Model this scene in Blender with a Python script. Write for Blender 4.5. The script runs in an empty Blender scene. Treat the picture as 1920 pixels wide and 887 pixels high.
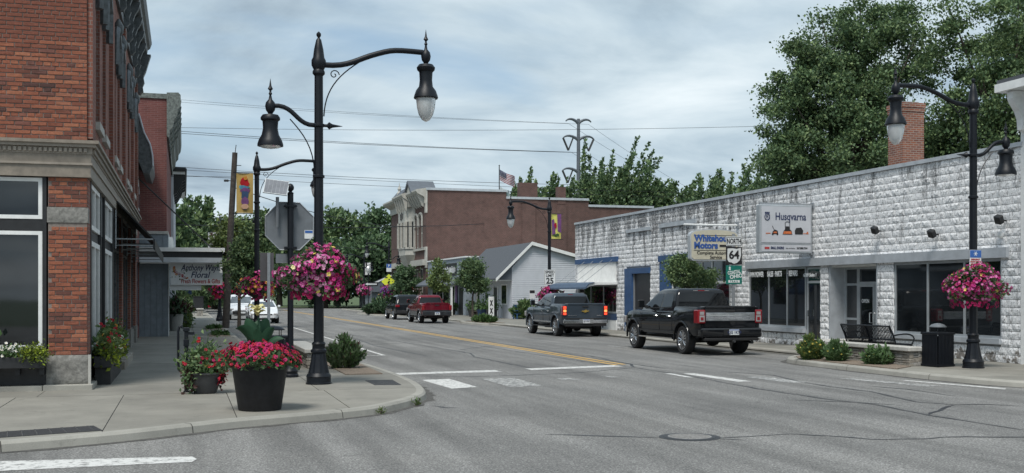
import bpy, bmesh, math, random
import numpy as np
from mathutils import Vector, Matrix
R = math.radians
scene = bpy.context.scene
col = scene.collection
# ------------------------------------------------------------------ camera
cam_d = bpy.data.cameras.new('camera'); cam = bpy.data.objects.new('camera', cam_d); col.objects.link(cam)
cam.location = (0, 0, 1.75); cam.rotation_euler = (R(90), 0, -math.atan(615/2100))
cam_d.sensor_width = 36; cam_d.lens = 36*2100/1920; cam_d.shift_y = 107.5/1920
cam_d.clip_start = 0.1; cam_d.clip_end = 3000
scene.camera = cam
# ------------------------------------------------------------------ sky and sun
SUN_EL, SUN_AZ = R(60), R(215)      # azimuth clockwise from +Y
w = bpy.data.worlds.new('World'); scene.world = w; w.use_nodes = True
nt = w.node_tree; nt.nodes.clear(); N = nt.nodes.new; L = nt.links.new
def math_node(op, a=None, b=None):
    n = N('ShaderNodeMath'); n.operation = op
    for i, v in enumerate((a, b)):
        if v is None: continue
        if isinstance(v, (int, float)): n.inputs[i].default_value = v
        else: L(v, n.inputs[i])
    return n.outputs[0]
out = N('ShaderNodeOutputWorld'); bg = N('ShaderNodeBackground'); L(bg.outputs[0], out.inputs[0])
sky = N('ShaderNodeTexSky'); sky.sky_type = 'NISHITA'; sky.sun_disc = False
sky.sun_elevation = SUN_EL; sky.sun_rotation = SUN_AZ; sky.air_density = 1.3; sky.dust_density = 2.0
sk = N('ShaderNodeVectorMath'); sk.operation = 'SCALE'; sk.inputs['Scale'].default_value = 0.06; L(sky.outputs[0], sk.inputs[0])
tc = N('ShaderNodeTexCoord'); sep = N('ShaderNodeSeparateXYZ'); L(tc.outputs['Generated'], sep.inputs[0])
zz = math_node('ADD', math_node('ABSOLUTE', sep.outputs[2]), 0.22)
cmb = N('ShaderNodeCombineXYZ'); L(math_node('DIVIDE', sep.outputs[0], zz), cmb.inputs[0]); L(math_node('DIVIDE', sep.outputs[1], zz), cmb.inputs[1])
def wnoise(scale, detail, rough, off):
    m = N('ShaderNodeMapping'); m.inputs['Location'].default_value = off; m.inputs['Scale'].default_value = (1, 1.5, 1); L(cmb.outputs[0], m.inputs[0])
    n = N('ShaderNodeTexNoise'); n.inputs['Scale'].default_value = scale; n.inputs['Detail'].default_value = detail; n.inputs['Roughness'].default_value = rough
    n.inputs['Distortion'].default_value = 0.4; L(m.outputs[0], n.inputs['Vector']); return n.outputs[0]
def ramp(fac, stops):
    r = N('ShaderNodeValToRGB'); e = r.color_ramp.elements
    while len(e) < len(stops): e.new(0.5)
    for i, (p, c) in enumerate(stops): e[i].position = p; e[i].color = (*c, 1)
    L(fac, r.inputs[0]); return r.outputs[0]
cloud = ramp(wnoise(1.35, 7, .56, (3.1, 1.7, 0)), [(.28, (.13, .17, .21)), (.43, (.218, .272, .312)), (.55, (.29, .342, .374)), (.72, (.39, .43, .45))])
gap = ramp(wnoise(0.8, 5, .5, (8.4, 2.2, 0)), [(.50, (0, 0, 0)), (.66, (1, 1, 1))])
blue = N('ShaderNodeMix'); blue.data_type = 'RGBA'; blue.inputs[0].default_value = .45
L(sk.outputs[0], blue.inputs[6]); blue.inputs[7].default_value = (.105, .195, .31, 1)
mx = N('ShaderNodeMix'); mx.data_type = 'RGBA'
L(math_node('MULTIPLY', gap, .8), mx.inputs[0]); L(cloud, mx.inputs[6]); L(blue.outputs[2], mx.inputs[7])
L(mx.outputs[2], bg.inputs[0]); bg.inputs[1].default_value = 1.0
sun_d = bpy.data.lights.new('sun', 'SUN'); sun_d.energy = 1.5; sun_d.angle = R(20); sun_d.color = (1, .96, .9)
sun = bpy.data.objects.new('sun', sun_d); col.objects.link(sun)
sdir = Vector((math.sin(SUN_AZ)*math.cos(SUN_EL), math.cos(SUN_AZ)*math.cos(SUN_EL), math.sin(SUN_EL)))
sun.rotation_euler = sdir.to_track_quat('Z', 'Y').to_euler(); sun.location = (0, 0, 40)
vs = scene.view_settings
vs.view_transform = 'Standard'; vs.look = 'None'; vs.exposure = 1.18; vs.gamma = 1.0; vs.use_curve_mapping = False
scene.cycles.use_denoising = True
scene.cycles.max_bounces = 6; scene.cycles.transparent_max_bounces = 8
# ------------------------------------------------------------------ helpers
rng = random.Random(7)
def tag(o, label=None, cat=None, group=None, kind=None):
    if label: o['label'] = label
    if cat: o['category'] = cat
    if group: o['group'] = group
    if kind: o['kind'] = kind
    return o
def empty(name, loc, rz=0, label=None, cat=None, group=None):
    o = bpy.data.objects.new(name, None); col.objects.link(o); o.location = loc; o.rotation_euler = (0, 0, rz); o.empty_display_size = .2
    return tag(o, label, cat, group)
def link(name, me, parent=None, loc=None, rot=None, scale=None):
    o = bpy.data.objects.new(name, me); col.objects.link(o); o.parent = parent
    if loc is not None: o.location = loc
    if rot is not None: o.rotation_euler = rot
    if scale is not None: o.scale = scale
    return o
def copy_tree(o, parent=None):
    c = o.copy(); col.objects.link(c); c.parent = parent
    for ch in o.children: copy_tree(ch, c)
    return c
class MB:
    """collects polygons; build() links them as one mesh object"""
    def __init__(s): s.v = []; s.f = []; s.m = []; s.mi = 0
    def add(s, vs, fs):
        b = len(s.v); s.v += [tuple(p) for p in vs]
        for f in fs: s.f.append([i+b for i in f]); s.m.append(s.mi)
        return s
    def box(s, x0, x1, y0, y1, z0, z1):
        return s.add([(x0,y0,z0),(x1,y0,z0),(x1,y1,z0),(x0,y1,z0),(x0,y0,z1),(x1,y0,z1),(x1,y1,z1),(x0,y1,z1)],
                     [(3,2,1,0),(4,5,6,7),(0,1,5,4),(1,2,6,5),(2,3,7,6),(3,0,4,7)])
    def cbox(s, c, d): return s.box(c[0]-d[0]/2, c[0]+d[0]/2, c[1]-d[1]/2, c[1]+d[1]/2, c[2]-d[2]/2, c[2]+d[2]/2)
    def quad(s, *p): return s.add(p, [tuple(range(len(p)))])
    def prism(s, poly, axis, a, b):
        """poly: 2-D points; axis: 'x','y','z' extrusion from a to b"""
        def P(p, t): return (t, p[0], p[1]) if axis == 'x' else ((p[0], t, p[1]) if axis == 'y' else (p[0], p[1], t))
        n = len(poly); vs = [P(p, a) for p in poly]+[P(p, b) for p in poly]
        ar = sum(poly[i][0]*poly[(i+1) % n][1]-poly[(i+1) % n][0]*poly[i][1] for i in range(n))
        flip = (ar > 0) ^ (axis == 'y') ^ (b < a)
        fs = [tuple(range(n)), tuple(range(2*n-1, n-1, -1))]+[(i, i+n, (i+1) % n+n, (i+1) % n) for i in range(n)]
        if flip: fs = [tuple(reversed(f)) for f in fs]
        return s.add(vs, fs)
    def tube(s, pts, r, n=8, cap=True):
        pts = [Vector(p) for p in pts]; m = len(pts)
        rs = r if isinstance(r, (list, tuple)) else [r]*m
        up = None; rings = []
        for i in range(m):
            d = (pts[min(i+1, m-1)]-pts[max(i-1, 0)]).normalized()
            if up is None: up = d.orthogonal().normalized()
            up = (up-d*up.dot(d));  up = up.normalized() if up.length > 1e-6 else d.orthogonal().normalized()
            sd = d.cross(up); rings.append([pts[i]+(up*math.cos(2*math.pi*k/n)+sd*math.sin(2*math.pi*k/n))*rs[i] for k in range(n)])
        vs = [p for rg in rings for p in rg]; fs = []
        for i in range(m-1):
            for k in range(n): fs.append((i*n+k, i*n+(k+1) % n, (i+1)*n+(k+1) % n, (i+1)*n+k))
        if cap: fs += [tuple(range(n-1, -1, -1)), tuple(range((m-1)*n, m*n))]
        return s.add(vs, fs)
    def lathe(s, prof, n=16, c=(0, 0, 0), axis='z', flute=0):
        """prof: (radius, height) list"""
        vs = []; fs = []; m = len(prof)
        for r, h in prof:
            for k in range(n):
                a = 2*math.pi*k/n; rr = r*(1-flute*(k % 2)); x, y = rr*math.cos(a), rr*math.sin(a)
                vs.append((c[0]+x, c[1]+y, c[2]+h) if axis == 'z' else ((c[0]+h, c[1]+x, c[2]+y) if axis == 'x' else (c[0]+y, c[1]+h, c[2]+x)))
        for i in range(m-1):
            for k in range(n): fs.append((i*n+k, i*n+(k+1) % n, (i+1)*n+(k+1) % n, (i+1)*n+k))
        fs += [tuple(range(n-1, -1, -1)), tuple(range((m-1)*n, m*n))]
        return s.add(vs, fs)
    def mesh(s, name, mats, smooth=None, off=(0, 0, 0), bevel=0):
        me = bpy.data.meshes.new(name)
        me.from_pydata([(x-off[0], y-off[1], z-off[2]) for x, y, z in s.v], [], s.f)
        mats = mats if isinstance(mats, (list, tuple)) else [mats]
        for m in mats: me.materials.append(m)
        if len(mats) > 1: me.polygons.foreach_set('material_index', s.m)
        if bevel:
            bm = bmesh.new(); bm.from_mesh(me)
            bmesh.ops.bevel(bm, geom=[e for e in bm.edges if len(e.link_faces) == 2 and e.calc_face_angle(0) > .5], offset=bevel, segments=1, affect='EDGES')
            bm.to_mesh(me); bm.free()
        if smooth is not None:
            me.polygons.foreach_set('use_smooth', [True]*len(me.polygons)); me.set_sharp_from_angle(angle=R(smooth))
        me.update(); return me
    def build(s, name, mats, parent=None, smooth=None, world=False, bevel=0):
        off = tuple(parent.location) if (world and parent is not None) else (0, 0, 0)
        return link(name, s.mesh(name, mats, smooth, off, bevel), parent)
def lerp(a, b, t): return a+(b-a)*t
def bez(p0, p1, p2, p3, n=10):
    p0, p1, p2, p3 = map(Vector, (p0, p1, p2, p3))
    return [p0*(1-t)**3+p1*3*t*(1-t)**2+p2*3*t*t*(1-t)+p3*t**3 for t in [i/n for i in range(n+1)]]
def clip_poly(poly, x0, x1, y0, y1):
    def cl(p, ins, inter):
        o = []
        for i in range(len(p)):
            a, b = p[i-1], p[i]
            if ins(b):
                if not ins(a): o.append(inter(a, b))
                o.append(b)
            elif ins(a): o.append(inter(a, b))
        return o
    def ix(v): return lambda a, b: (v, a[1]+(b[1]-a[1])*(v-a[0])/(b[0]-a[0]))
    def iy(v): return lambda a, b: (a[0]+(b[0]-a[0])*(v-a[1])/(b[1]-a[1]), v)
    for ins, it in ((lambda p: p[0] >= x0, ix(x0)), (lambda p: p[0] <= x1, ix(x1)), (lambda p: p[1] >= y0, iy(y0)), (lambda p: p[1] <= y1, iy(y1))):
        if len(poly) < 3: return []
        poly = cl(poly, ins, it)
    return poly
# ------------------------------------------------------------------ materials
def mk(name):
    m = bpy.data.materials.new(name); m.use_nodes = True
    t = m.node_tree; b = t.nodes['Principled BSDF']
    return m, t, b
def nd(t, typ, ins=None, **kw):
    n = t.nodes.new(typ)
    for k, v in kw.items(): setattr(n, k, v)
    for k, v in (ins or {}).items():
        if isinstance(v, bpy.types.NodeSocket): t.links.new(v, n.inputs[k])
        else: n.inputs[k].default_value = v
    return n
def mixc(t, fac, a, b, mode='MIX'):
    n = t.nodes.new('ShaderNodeMix'); n.data_type = 'RGBA'; n.blend_type = mode
    for i, v in ((0, fac), (6, a), (7, b)):
        if isinstance(v, bpy.types.NodeSocket): t.links.new(v, n.inputs[i])
        else: n.inputs[i].default_value = v if i == 0 else (*v[:3], 1)
    return n.outputs[2]
def rampn(t, fac, stops):
    r = t.nodes.new('ShaderNodeValToRGB'); e = r.color_ramp.elements
    while len(e) < len(stops): e.new(.5)
    for i, (p, c) in enumerate(stops): e[i].position = p; e[i].color = (*(c if isinstance(c, tuple) else (c, c, c)), 1)
    t.links.new(fac, r.inputs[0]); return r.outputs[0]
def noise(t, vec, scale, detail=4, rough=.55, dist=0): 
    return nd(t, 'ShaderNodeTexNoise', {'Vector': vec, 'Scale': scale, 'Detail': detail, 'Roughness': rough, 'Distortion': dist}).outputs[0]
def bumpn(t, b, h, strength, dist=.01):
    n = nd(t, 'ShaderNodeBump', {'Height': h, 'Strength': strength, 'Distance': dist}); t.links.new(n.outputs[0], b.inputs['Normal'])
def mat(name, c, rough=.7, var=.18, scale=6, bump=.0, bscale=60, metal=0, coat=0, spec=.5, c2=None, world=False, emis=0):
    m, t, b = mk(name)
    vec = nd(t, 'ShaderNodeNewGeometry').outputs['Position'] if world else nd(t, 'ShaderNodeTexCoord').outputs['Object']
    lo = tuple(x*(1-var) for x in c); hi = c2 or tuple(min(1, x*(1+var)) for x in c)
    nz = noise(t, vec, scale, 5, .6)
    cc = rampn(t, nz, [(.32, lo), (.68, hi)]); t.links.new(cc, b.inputs['Base Color'])
    b.inputs['Roughness'].default_value = rough; b.inputs['Metallic'].default_value = metal
    b.inputs['Coat Weight'].default_value = coat; b.inputs['Coat Roughness'].default_value = .04; b.inputs['Specular IOR Level'].default_value = spec
    if bump: bumpn(t, b, noise(t, vec, bscale, 4), bump)
    if emis: b.inputs['Emission Color'].default_value = (*c, 1); b.inputs['Emission Strength'].default_value = emis
    return m
G = {}
G['lamp_black'] = mat('black_powdercoat', (.006, .008, .012), .45, .25, 20, .05, spec=.3)
G['black'] = mat('black_paint', (.014, .015, .017), .5, .3, 5, .04)
G['black_wood'] = mat('black_painted_wood', (.016, .017, .019), .55, .3, 9, .15, 30)
G['iron'] = mat('dark_iron', (.03, .031, .033), .6, .3, 30, .1)
G['chrome'] = mat('chrome', (.72, .73, .75), .12, .05, 4, metal=1)
G['alloy'] = mat('wheel_alloy', (.55, .56, .58), .25, .1, 6, metal=1)
G['galv'] = mat('galvanised_steel', (.36, .38, .40), .5, .15, 25, metal=.6)
G['alu'] = mat('sign_back_aluminium', (.16, .175, .19), .5, .12, 5, metal=.3)
G['tyre'] = mat('tyre_rubber', (.016, .016, .017), .85, .3, 20, .2)
G['rubber'] = mat('black_plastic', (.014, .014, .015), .6, .2, 20)
G['white'] = mat('white_paint', (.72, .73, .72), .5, .08, 5, .03)
G['white_vinyl'] = mat('white_vinyl', (.74, .75, .76), .4, .05, 3)
G['sign_white'] = mat('sign_white', (.66, .68, .68), .5, .05, 4)
G['greyblue'] = mat('grey_blue_boards', (.17, .20, .225), .65, .15, 5, .1)
G['taupe'] = mat('taupe_painted_trim', (.215, .185, .15), .6, .2, 7, .15, 40)
G['taupe_light'] = mat('pale_taupe_trim', (.275, .24, .20), .6, .16, 7, .12, 40)
G['darktrim'] = mat('dark_pressed_metal', (.075, .085, .09), .5, .45, 9, .35, 22)
G['mossmetal'] = mat('weathered_metal_cornice', (.13, .15, .14), .6, .5, 12, .5, 18)
G['blue'] = mat('blue_paint', (.030, .080, .19), .5, .15, 6, .05)
G['canopy_blue'] = mat('weathered_blue', (.06, .095, .15), .6, .15, 6)
G['blue_dk'] = mat('dark_blue_paint', (.022, .055, .13), .5, .15, 6)
G['stone'] = mat('rough_sandstone', (.20, .195, .18), .9, .35, 14, .7, 30)
G['limestone'] = mat('limestone_cap', (.42, .41, .38), .85, .15, 10, .25, 60)
G['cream'] = mat('cream_trim', (.42, .41, .37), .6, .14, 3)
G['grey_siding'] = mat('pale_siding', (.50, .52, .56), .6, .06, 2)
G['shingle'] = mat('dark_shingles', (.075, .083, .095), .9, .3, 30, .3, 40)
G['slate_panel'] = mat('slate_panel', (.10, .115, .135), .8, .12, 3)
G['roofing'] = mat('flat_roof_membrane', (.16, .16, .16), .9, .2, 2)
G['coping'] = mat('metal_coping', (.46, .49, .52), .45, .12, 3, metal=.3)
G['frame_alu'] = mat('storefront_aluminium', (.40, .43, .45), .4, .1, 4, metal=.4)
G['red_lamp'] = mat('red_lens', (.22, .008, .014), .15, .1, 12, coat=.5)
G['clear_lens'] = mat('clear_lens', (.30, .29, .29), .12, .1, 12, coat=.5)
G['brake_lamp'] = mat('lit_brake_lamp', (.95, .07, .03), .2, .1, 10, emis=.55)
G['amber_lamp'] = mat('lit_amber_lamp', (1.0, .32, .10), .2, .1, 10, emis=.5)
G['gold'] = mat('gold_emblem', (.75, .52, .14), .25, .1, 9, metal=.8)
G['wood_pole'] = mat('weathered_pole_wood', (.055, .047, .042), .9, .4, 6, .4, 25)
G['bark'] = mat('bark', (.075, .062, .05), .95, .35, 12, .6, 25)
G['green_sign'] = mat('green_sign', (.008, .16, .125), .45, .06, 3)
G['yellow_sign'] = mat('fluorescent_yellow_sign', (.72, .78, .06), .5, .05, 3)
G['blue_sign'] = mat('blue_sign', (.03, .11, .36), .5, .06, 3)
G['ink'] = mat('black_lettering', (.012, .012, .014), .6, .1, 10)
G['navy_ink'] = mat('navy_lettering', (.02, .03, .085), .6, .1, 10)
G['blue_ink'] = mat('blue_lettering', (.03, .09, .30), .6, .1, 10)
G['red_ink'] = mat('red_lettering', (.35, .03, .03), .6, .1, 10)
G['orange_ink'] = mat('orange_print', (.50, .13, .04), .6, .2, 14)
G['white_ink'] = mat('white_lettering', (.72, .74, .74), .6, .05, 10)
G['grey_ink'] = mat('grey_lettering', (.30, .31, .32), .6, .05, 10)
G['concrete_post'] = mat('concrete_pad', (.30, .30, .285), .9, .12, 20, .2)
G['soil'] = mat('potting_soil', (.035, .026, .02), .95, .4, 30, .5)
G['mulch'] = mat('mulch_bed', (.19, .15, .115), .95, .45, 30, .7, 60)
G['planter'] = mat('charcoal_planter', (.013, .013, .015), .6, .35, 9, .15, 90, spec=.35)
G['clay'] = mat('grey_resin_pot', (.045, .046, .048), .6, .25, 8, .1)
def glass(name, c=(.010, .012, .014), rough=.03, spec=.5):
    m, t, b = mk(name); vec = nd(t, 'ShaderNodeTexCoord').outputs['Object']
    t.links.new(rampn(t, noise(t, vec, .9, 3), [(.35, tuple(x*.6 for x in c)), (.7, tuple(x*1.7 for x in c))]), b.inputs['Base Color'])
    b.inputs['Roughness'].default_value = rough; b.inputs['Specular IOR Level'].default_value = spec; b.inputs['IOR'].default_value = 1.5
    bumpn(t, b, noise(t, vec, 1.3, 1), .03, .02)
    return m
G['glass'] = glass('window_glass', (.010, .012, .014), .03, .9); G['car_glass'] = glass('tinted_car_glass', (.008, .009, .010), .02, .45)
G['pale_glass'] = glass('painted_reflection_glass', (.10, .115, .125), .05, .8)  # a pale reflection is painted into the base colour
def paint(name, c, metal=.0):
    m, t, b = mk(name); vec = nd(t, 'ShaderNodeTexCoord').outputs['Object']
    t.links.new(rampn(t, noise(t, vec, 1.2, 4), [(.3, tuple(x*.9 for x in c)), (.7, tuple(x*1.1 for x in c))]), b.inputs['Base Color'])
    b.inputs['Roughness'].default_value = .32; b.inputs['Metallic'].default_value = metal
    b.inputs['Coat Weight'].default_value = .8; b.inputs['Coat Roughness'].default_value = .03; b.inputs['Specular IOR Level'].default_value = .06
    t.links.new(rampn(t, noise(t, vec, 3, 5), [(.3, .5), (.75, .65)]), b.inputs['Roughness'])
    return m
G['paint_black'] = paint('black_car_paint', (.006, .007, .009)); G['paint_slate'] = paint('slate_blue_car_paint', (.05, .066, .085), .35)
G['paint_red'] = paint('red_car_paint', (.13, .008, .018), .2); G['paint_white'] = paint('white_car_paint', (.70, .72, .74))
G['paint_dkgrey'] = paint('dark_grey_lower_paint', (.03, .032, .036), .3); G['paint_suv'] = paint('black_suv_paint', (.010, .012, .015))
def leafmat(name, c, trans=.25):
    m, t, b = mk(name); vec = nd(t, 'ShaderNodeNewGeometry').outputs['Position']
    cc = rampn(t, noise(t, vec, 1.3, 4, .7), [(.3, tuple(x*.62 for x in c)), (.7, tuple(x*1.35 for x in c))]); t.links.new(cc, b.inputs['Base Color'])
    b.inputs['Roughness'].default_value = .55; b.inputs['Specular IOR Level'].default_value = .3
    tr = nd(t, 'ShaderNodeBsdfTranslucent', {'Color': cc}); ms = nd(t, 'ShaderNodeMixShader', {0: trans, 1: b.outputs[0], 2: tr.outputs[0]})
    t.links.new(ms.outputs[0], t.nodes['Material Output'].inputs[0]); return m
G['leaf_a'] = leafmat('maple_leaf', (.112, .18, .084)); G['leaf_b'] = leafmat('maple_leaf_light', (.175, .245, .105)); G['leaf_c'] = leafmat('maple_leaf_dark', (.07, .118, .06))
G['leaf_y'] = leafmat('yellow_green_leaf', (.13, .17, .05)); G['leaf_bright'] = leafmat('lime_leaf', (.26, .33, .035)); G['leaf_g'] = leafmat('garden_leaf', (.07, .13, .045))
G['leaf_canna'] = leafmat('canna_leaf', (.026, .08, .04), .15); G['leaf_sage'] = leafmat('grey_green_leaf', (.085, .125, .065)); G['leaf_ever'] = leafmat('evergreen_leaf', (.04, .075, .04))
G['leaf_bronze'] = leafmat('bronze_leaf', (.07, .035, .03)); G['grass'] = leafmat('grass_blade', (.075, .13, .04))
for k, c in dict(magenta=(.45, .025, .19), pink=(.55, .11, .33), pale=(.62, .30, .46), rose=(.38, .014, .10), crimson=(.40, .010, .035), yellow=(.70, .55, .12), cream=(.74, .68, .34), purple=(.16, .05, .26), white=(.74, .73, .70), orange=(.60, .24, .04), red=(.45, .012, .02), throat=(.60, .42, .46), throat_dk=(.10, .01, .04)).items():
    G['fl_'+k] = leafmat('petal_'+k, c, .2)
# asphalt
m, t, b = mk('worn_asphalt'); vec = nd(t, 'ShaderNodeNewGeometry').outputs['Position']
big = rampn(t, noise(t, vec, .22, 5, .6, .6), [(.30, (.185, .183, .176)), (.5, (.23, .227, .217)), (.72, (.265, .26, .246))])
st = nd(t, 'ShaderNodeMapping', {'Vector': vec, 'Scale': (1.6, .10, 1)}).outputs[0]
lane = rampn(t, noise(t, st, 1.0, 4, .6), [(.34, 1.10), (.66, .68)])
oil = rampn(t, noise(t, vec, 1.1, 7, .75, 1.0), [(.60, 1.0), (.75, .55)])
grit = rampn(t, nd(t, 'ShaderNodeTexVoronoi', {'Vector': vec, 'Scale': 34}).outputs['Distance'], [(.1, 1.28), (.5, .72)])
grit2 = rampn(t, noise(t, vec, 48, 2, .7), [(.33, .42), (.67, 1.6)])
cc = mixc(t, 1, mixc(t, 1, mixc(t, 1, mixc(t, 1, big, lane, 'MULTIPLY'), oil, 'MULTIPLY'), grit, 'MULTIPLY'), grit2, 'MULTIPLY')
t.links.new(cc, b.inputs['Base Color']); b.inputs['Roughness'].default_value = .9
bumpn(t, b, noise(t, vec, 90, 3, .7), .6, .008); G['asphalt'] = m
G['tar'] = mat('tar_seal', (.022, .022, .024), .55, .3, 12, world=True)
def concrete(name, c, joint=False):
    m, t, b = mk(name); vec = nd(t, 'ShaderNodeNewGeometry').outputs['Position']
    rnd = nd(t, 'ShaderNodeObjectInfo').outputs['Random']
    c0 = rampn(t, noise(t, vec, .9, 6, .65), [(.28, tuple(x*.76 for x in c)), (.72, tuple(x*1.16 for x in c))])
    c1 = mixc(t, 1, c0, rampn(t, noise(t, vec, 90, 3, .7), [(.3, .88), (.7, 1.1)]), 'MULTIPLY')
    c2 = mixc(t, 1, mixc(t, 1, c1, rampn(t, rnd, [(0, .86), (1, 1.08)]), 'MULTIPLY'), rampn(t, noise(t, vec, 2.6, 7, .8, .8), [(.56, 1.), (.72, .68)]), 'MULTIPLY')
    t.links.new(c2, b.inputs['Base Color']); b.inputs['Roughness'].default_value = .88
    bumpn(t, b, noise(t, vec, 120, 3), .25, .005); return m
G['walk'] = concrete('sidewalk_concrete', (.235, .226, .197)); G['kerb'] = concrete('kerb_concrete', (.33, .32, .285)); G['joint'] = mat('joint_dirt', (.05, .048, .044), .95, world=True)
m, t, b = mk('worn_road_paint'); vec = nd(t, 'ShaderNodeNewGeometry').outputs['Position']
wear = rampn(t, noise(t, vec, 9, 6, .75), [(.38, (.17, .17, .165)), (.50, (.58, .58, .56))])
t.links.new(wear, b.inputs['Base Color']); b.inputs['Roughness'].default_value = .8; G['roadwhite'] = m
m, t, b = mk('faded_road_paint'); vec = nd(t, 'ShaderNodeNewGeometry').outputs['Position']
wear = rampn(t, noise(t, vec, 12, 6, .8), [(.46, (.15, .15, .147)), (.60, (.52, .52, .50))])
t.links.new(wear, b.inputs['Base Color']); b.inputs['Roughness'].default_value = .8; G['roadfaded'] = m
m, t, b = mk('yellow_road_paint'); vec = nd(t, 'ShaderNodeNewGeometry').outputs['Position']
wear = rampn(t, noise(t, vec, 7, 6, .75), [(.33, (.19, .16, .10)), (.48, (.55, .33, .07))])
t.links.new(wear, b.inputs['Base Color']); b.inputs['Roughness'].default_value = .8; G['roadyellow'] = m
# brick as separate pieces
def brickpiece(name, stops):
    m, t, b = mk(name); vec = nd(t, 'ShaderNodeNewGeometry').outputs['Position']; rnd = nd(t, 'ShaderNodeObjectInfo').outputs['Random']
    c0 = rampn(t, rnd, stops)
    c1 = mixc(t, 1, c0, rampn(t, noise(t, vec, 28, 5, .7), [(.28, .62), (.7, 1.25)]), 'MULTIPLY')
    c2 = mixc(t, rampn(t, noise(t, vec, 5, 6, .75), [(.60, 0.), (.78, .55)]), c1, (.05, .035, .032))
    t.links.new(c2, b.inputs['Base Color']); b.inputs['Roughness'].default_value = .9
    bumpn(t, b, noise(t, vec, 70, 4, .7), .5, .006); return m
G['brickpiece'] = brickpiece('red_brick_piece', [(0, (.11, .045, .034)), (.2, (.20, .066, .04)), (.5, (.27, .09, .05)), (.8, (.34, .13, .072)), (.93, (.19, .075, .055)), (1, (.08, .038, .032))])
G['mortar'] = mat('mortar', (.20, .17, .15), .95, .25, 12, .3, 60, world=True)
def brickwall(name, c1, c2, mortar, bw=.26, bh=.077, msize=.008, dark=.45):
    m, t, b = mk(name); pos = nd(t, 'ShaderNodeNewGeometry').outputs['Position']
    s = nd(t, 'ShaderNodeSeparateXYZ', {0: pos}).outputs
    u = nd(t, 'ShaderNodeMath', {0: s[0], 1: s[1]}, operation='ADD').outputs[0]
    v = nd(t, 'ShaderNodeCombineXYZ', {0: u, 1: s[2]}).outputs[0]
    br = nd(t, 'ShaderNodeTexBrick', {'Vector': v, 'Color1': (*c1, 1), 'Color2': (*c2, 1), 'Mortar': (*mortar, 1), 'Scale': 1, 'Mortar Size': msize, 'Mortar Smooth': .2, 'Bias': 0, 'Brick Width': bw, 'Row Height': bh})
    c = mixc(t, 1, br.outputs[0], rampn(t, noise(t, pos, 1.1, 6, .7), [(.3, .72), (.7, 1.2)]), 'MULTIPLY')
    c = mixc(t, rampn(t, noise(t, v, 14, 5, .8), [(.58, 0.), (.75, dark)]), c, tuple(x*.35 for x in c1))
    t.links.new(c, b.inputs['Base Color']); b.inputs['Roughness'].default_value = .9
    bumpn(t, b, br.outputs['Fac'], -.5, .008); return m
G['brick_red'] = brickwall('red_brickwork', (.235, .085, .056), (.165, .06, .044), (.20, .16, .14))
G['brick_far'] = brickwall('dark_red_brickwork', (.075, .038, .034), (.105, .050, .043), (.15, .105, .09), .24, .085, .012, .6)
G['brick_bldg3'] = brickwall('pink_red_brickwork', (.18, .064, .056), (.14, .048, .044), (.20, .12, .11))
G['brick_chim'] = brickwall('orange_brickwork', (.30, .10, .055), (.17, .06, .045), (.30, .24, .20), .22, .075, .014)
# painted rock-face concrete block
m, t, b = mk('white_painted_block'); pos = nd(t, 'ShaderNodeNewGeometry').outputs['Position']; s = nd(t, 'ShaderNodeSeparateXYZ', {0: pos}).outputs
base = rampn(t, noise(t, pos, 3, 5), [(.3, (.76, .765, .77)), (.7, (.86, .865, .87))])
fl = rampn(t, noise(t, nd(t, 'ShaderNodeMapping', {'Vector': pos, 'Rotation': (.7, 0, 0), 'Scale': (1, 2.2, .9)}).outputs[0], 13, 6, .8, .8), [(.53, 0.), (.585, .85)])                      # flaked paint, and crevice shade put into the colour
hz = rampn(t, nd(t, 'ShaderNodeMapRange', {0: s[2], 1: 3.6, 2: 5.4}).outputs[0], [(0, .05), (1, .17)])
hy = rampn(t, nd(t, 'ShaderNodeMapRange', {0: s[1], 1: 31., 2: 40.}).outputs[0], [(0, .0), (1, 1.)])
stv = nd(t, 'ShaderNodeMapping', {'Vector': pos, 'Scale': (1, 1.1, .22)}).outputs[0]
stn = noise(t, stv, 2.2, 6, .7)
md = nd(t, 'ShaderNodeMath', {0: stn, 1: nd(t, 'ShaderNodeMath', {0: hz, 1: nd(t, 'ShaderNodeMath', {0: hy, 1: .35}, operation='ADD').outputs[0]}, operation='MULTIPLY').outputs[0]}, operation='ADD').outputs[0]
mould = rampn(t, md, [(.58, 0.), (.70, .9)])
mould2 = nd(t, 'ShaderNodeMath', {0: mould, 1: rampn(t, noise(t, pos, 14, 6, .85), [(.38, .0), (.52, 1.)])}, operation='MULTIPLY').outputs[0]
lowz = rampn(t, nd(t, 'ShaderNodeMapRange', {0: s[2], 1: .0, 2: .6}).outputs[0], [(0, .16), (1, 0.)])
peel = rampn(t, nd(t, 'ShaderNodeMath', {0: noise(t, pos, 3.2, 6, .7), 1: lowz}, operation='ADD').outputs[0], [(.63, 0.), (.68, .9)])
c = mixc(t, fl, base, (.15, .155, .16)); c = mixc(t, mould2, c, (.035, .037, .04)); c = mixc(t, peel, c, (.16, .14, .12))
t.links.new(c, b.inputs['Base Color']); b.inputs['Roughness'].default_value = .8; bumpn(t, b, noise(t, pos, 34, 5, .75), .6, .012); G['block'] = m
G['block_joint'] = mat('painted_joint', (.34, .345, .35), .9, .3, 10, .3, world=True)
m, t, b = mk('ledge_stone'); pos = nd(t, 'ShaderNodeNewGeometry').outputs['Position']; rnd = nd(t, 'ShaderNodeObjectInfo').outputs['Random']
c = mixc(t, 1, rampn(t, rnd, [(0, (.24, .215, .18)), (.5, (.34, .32, .28)), (1, (.28, .27, .255))]), rampn(t, noise(t, pos, 20, 5, .7), [(.3, .6), (.7, 1.25)]), 'MULTIPLY')
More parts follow.
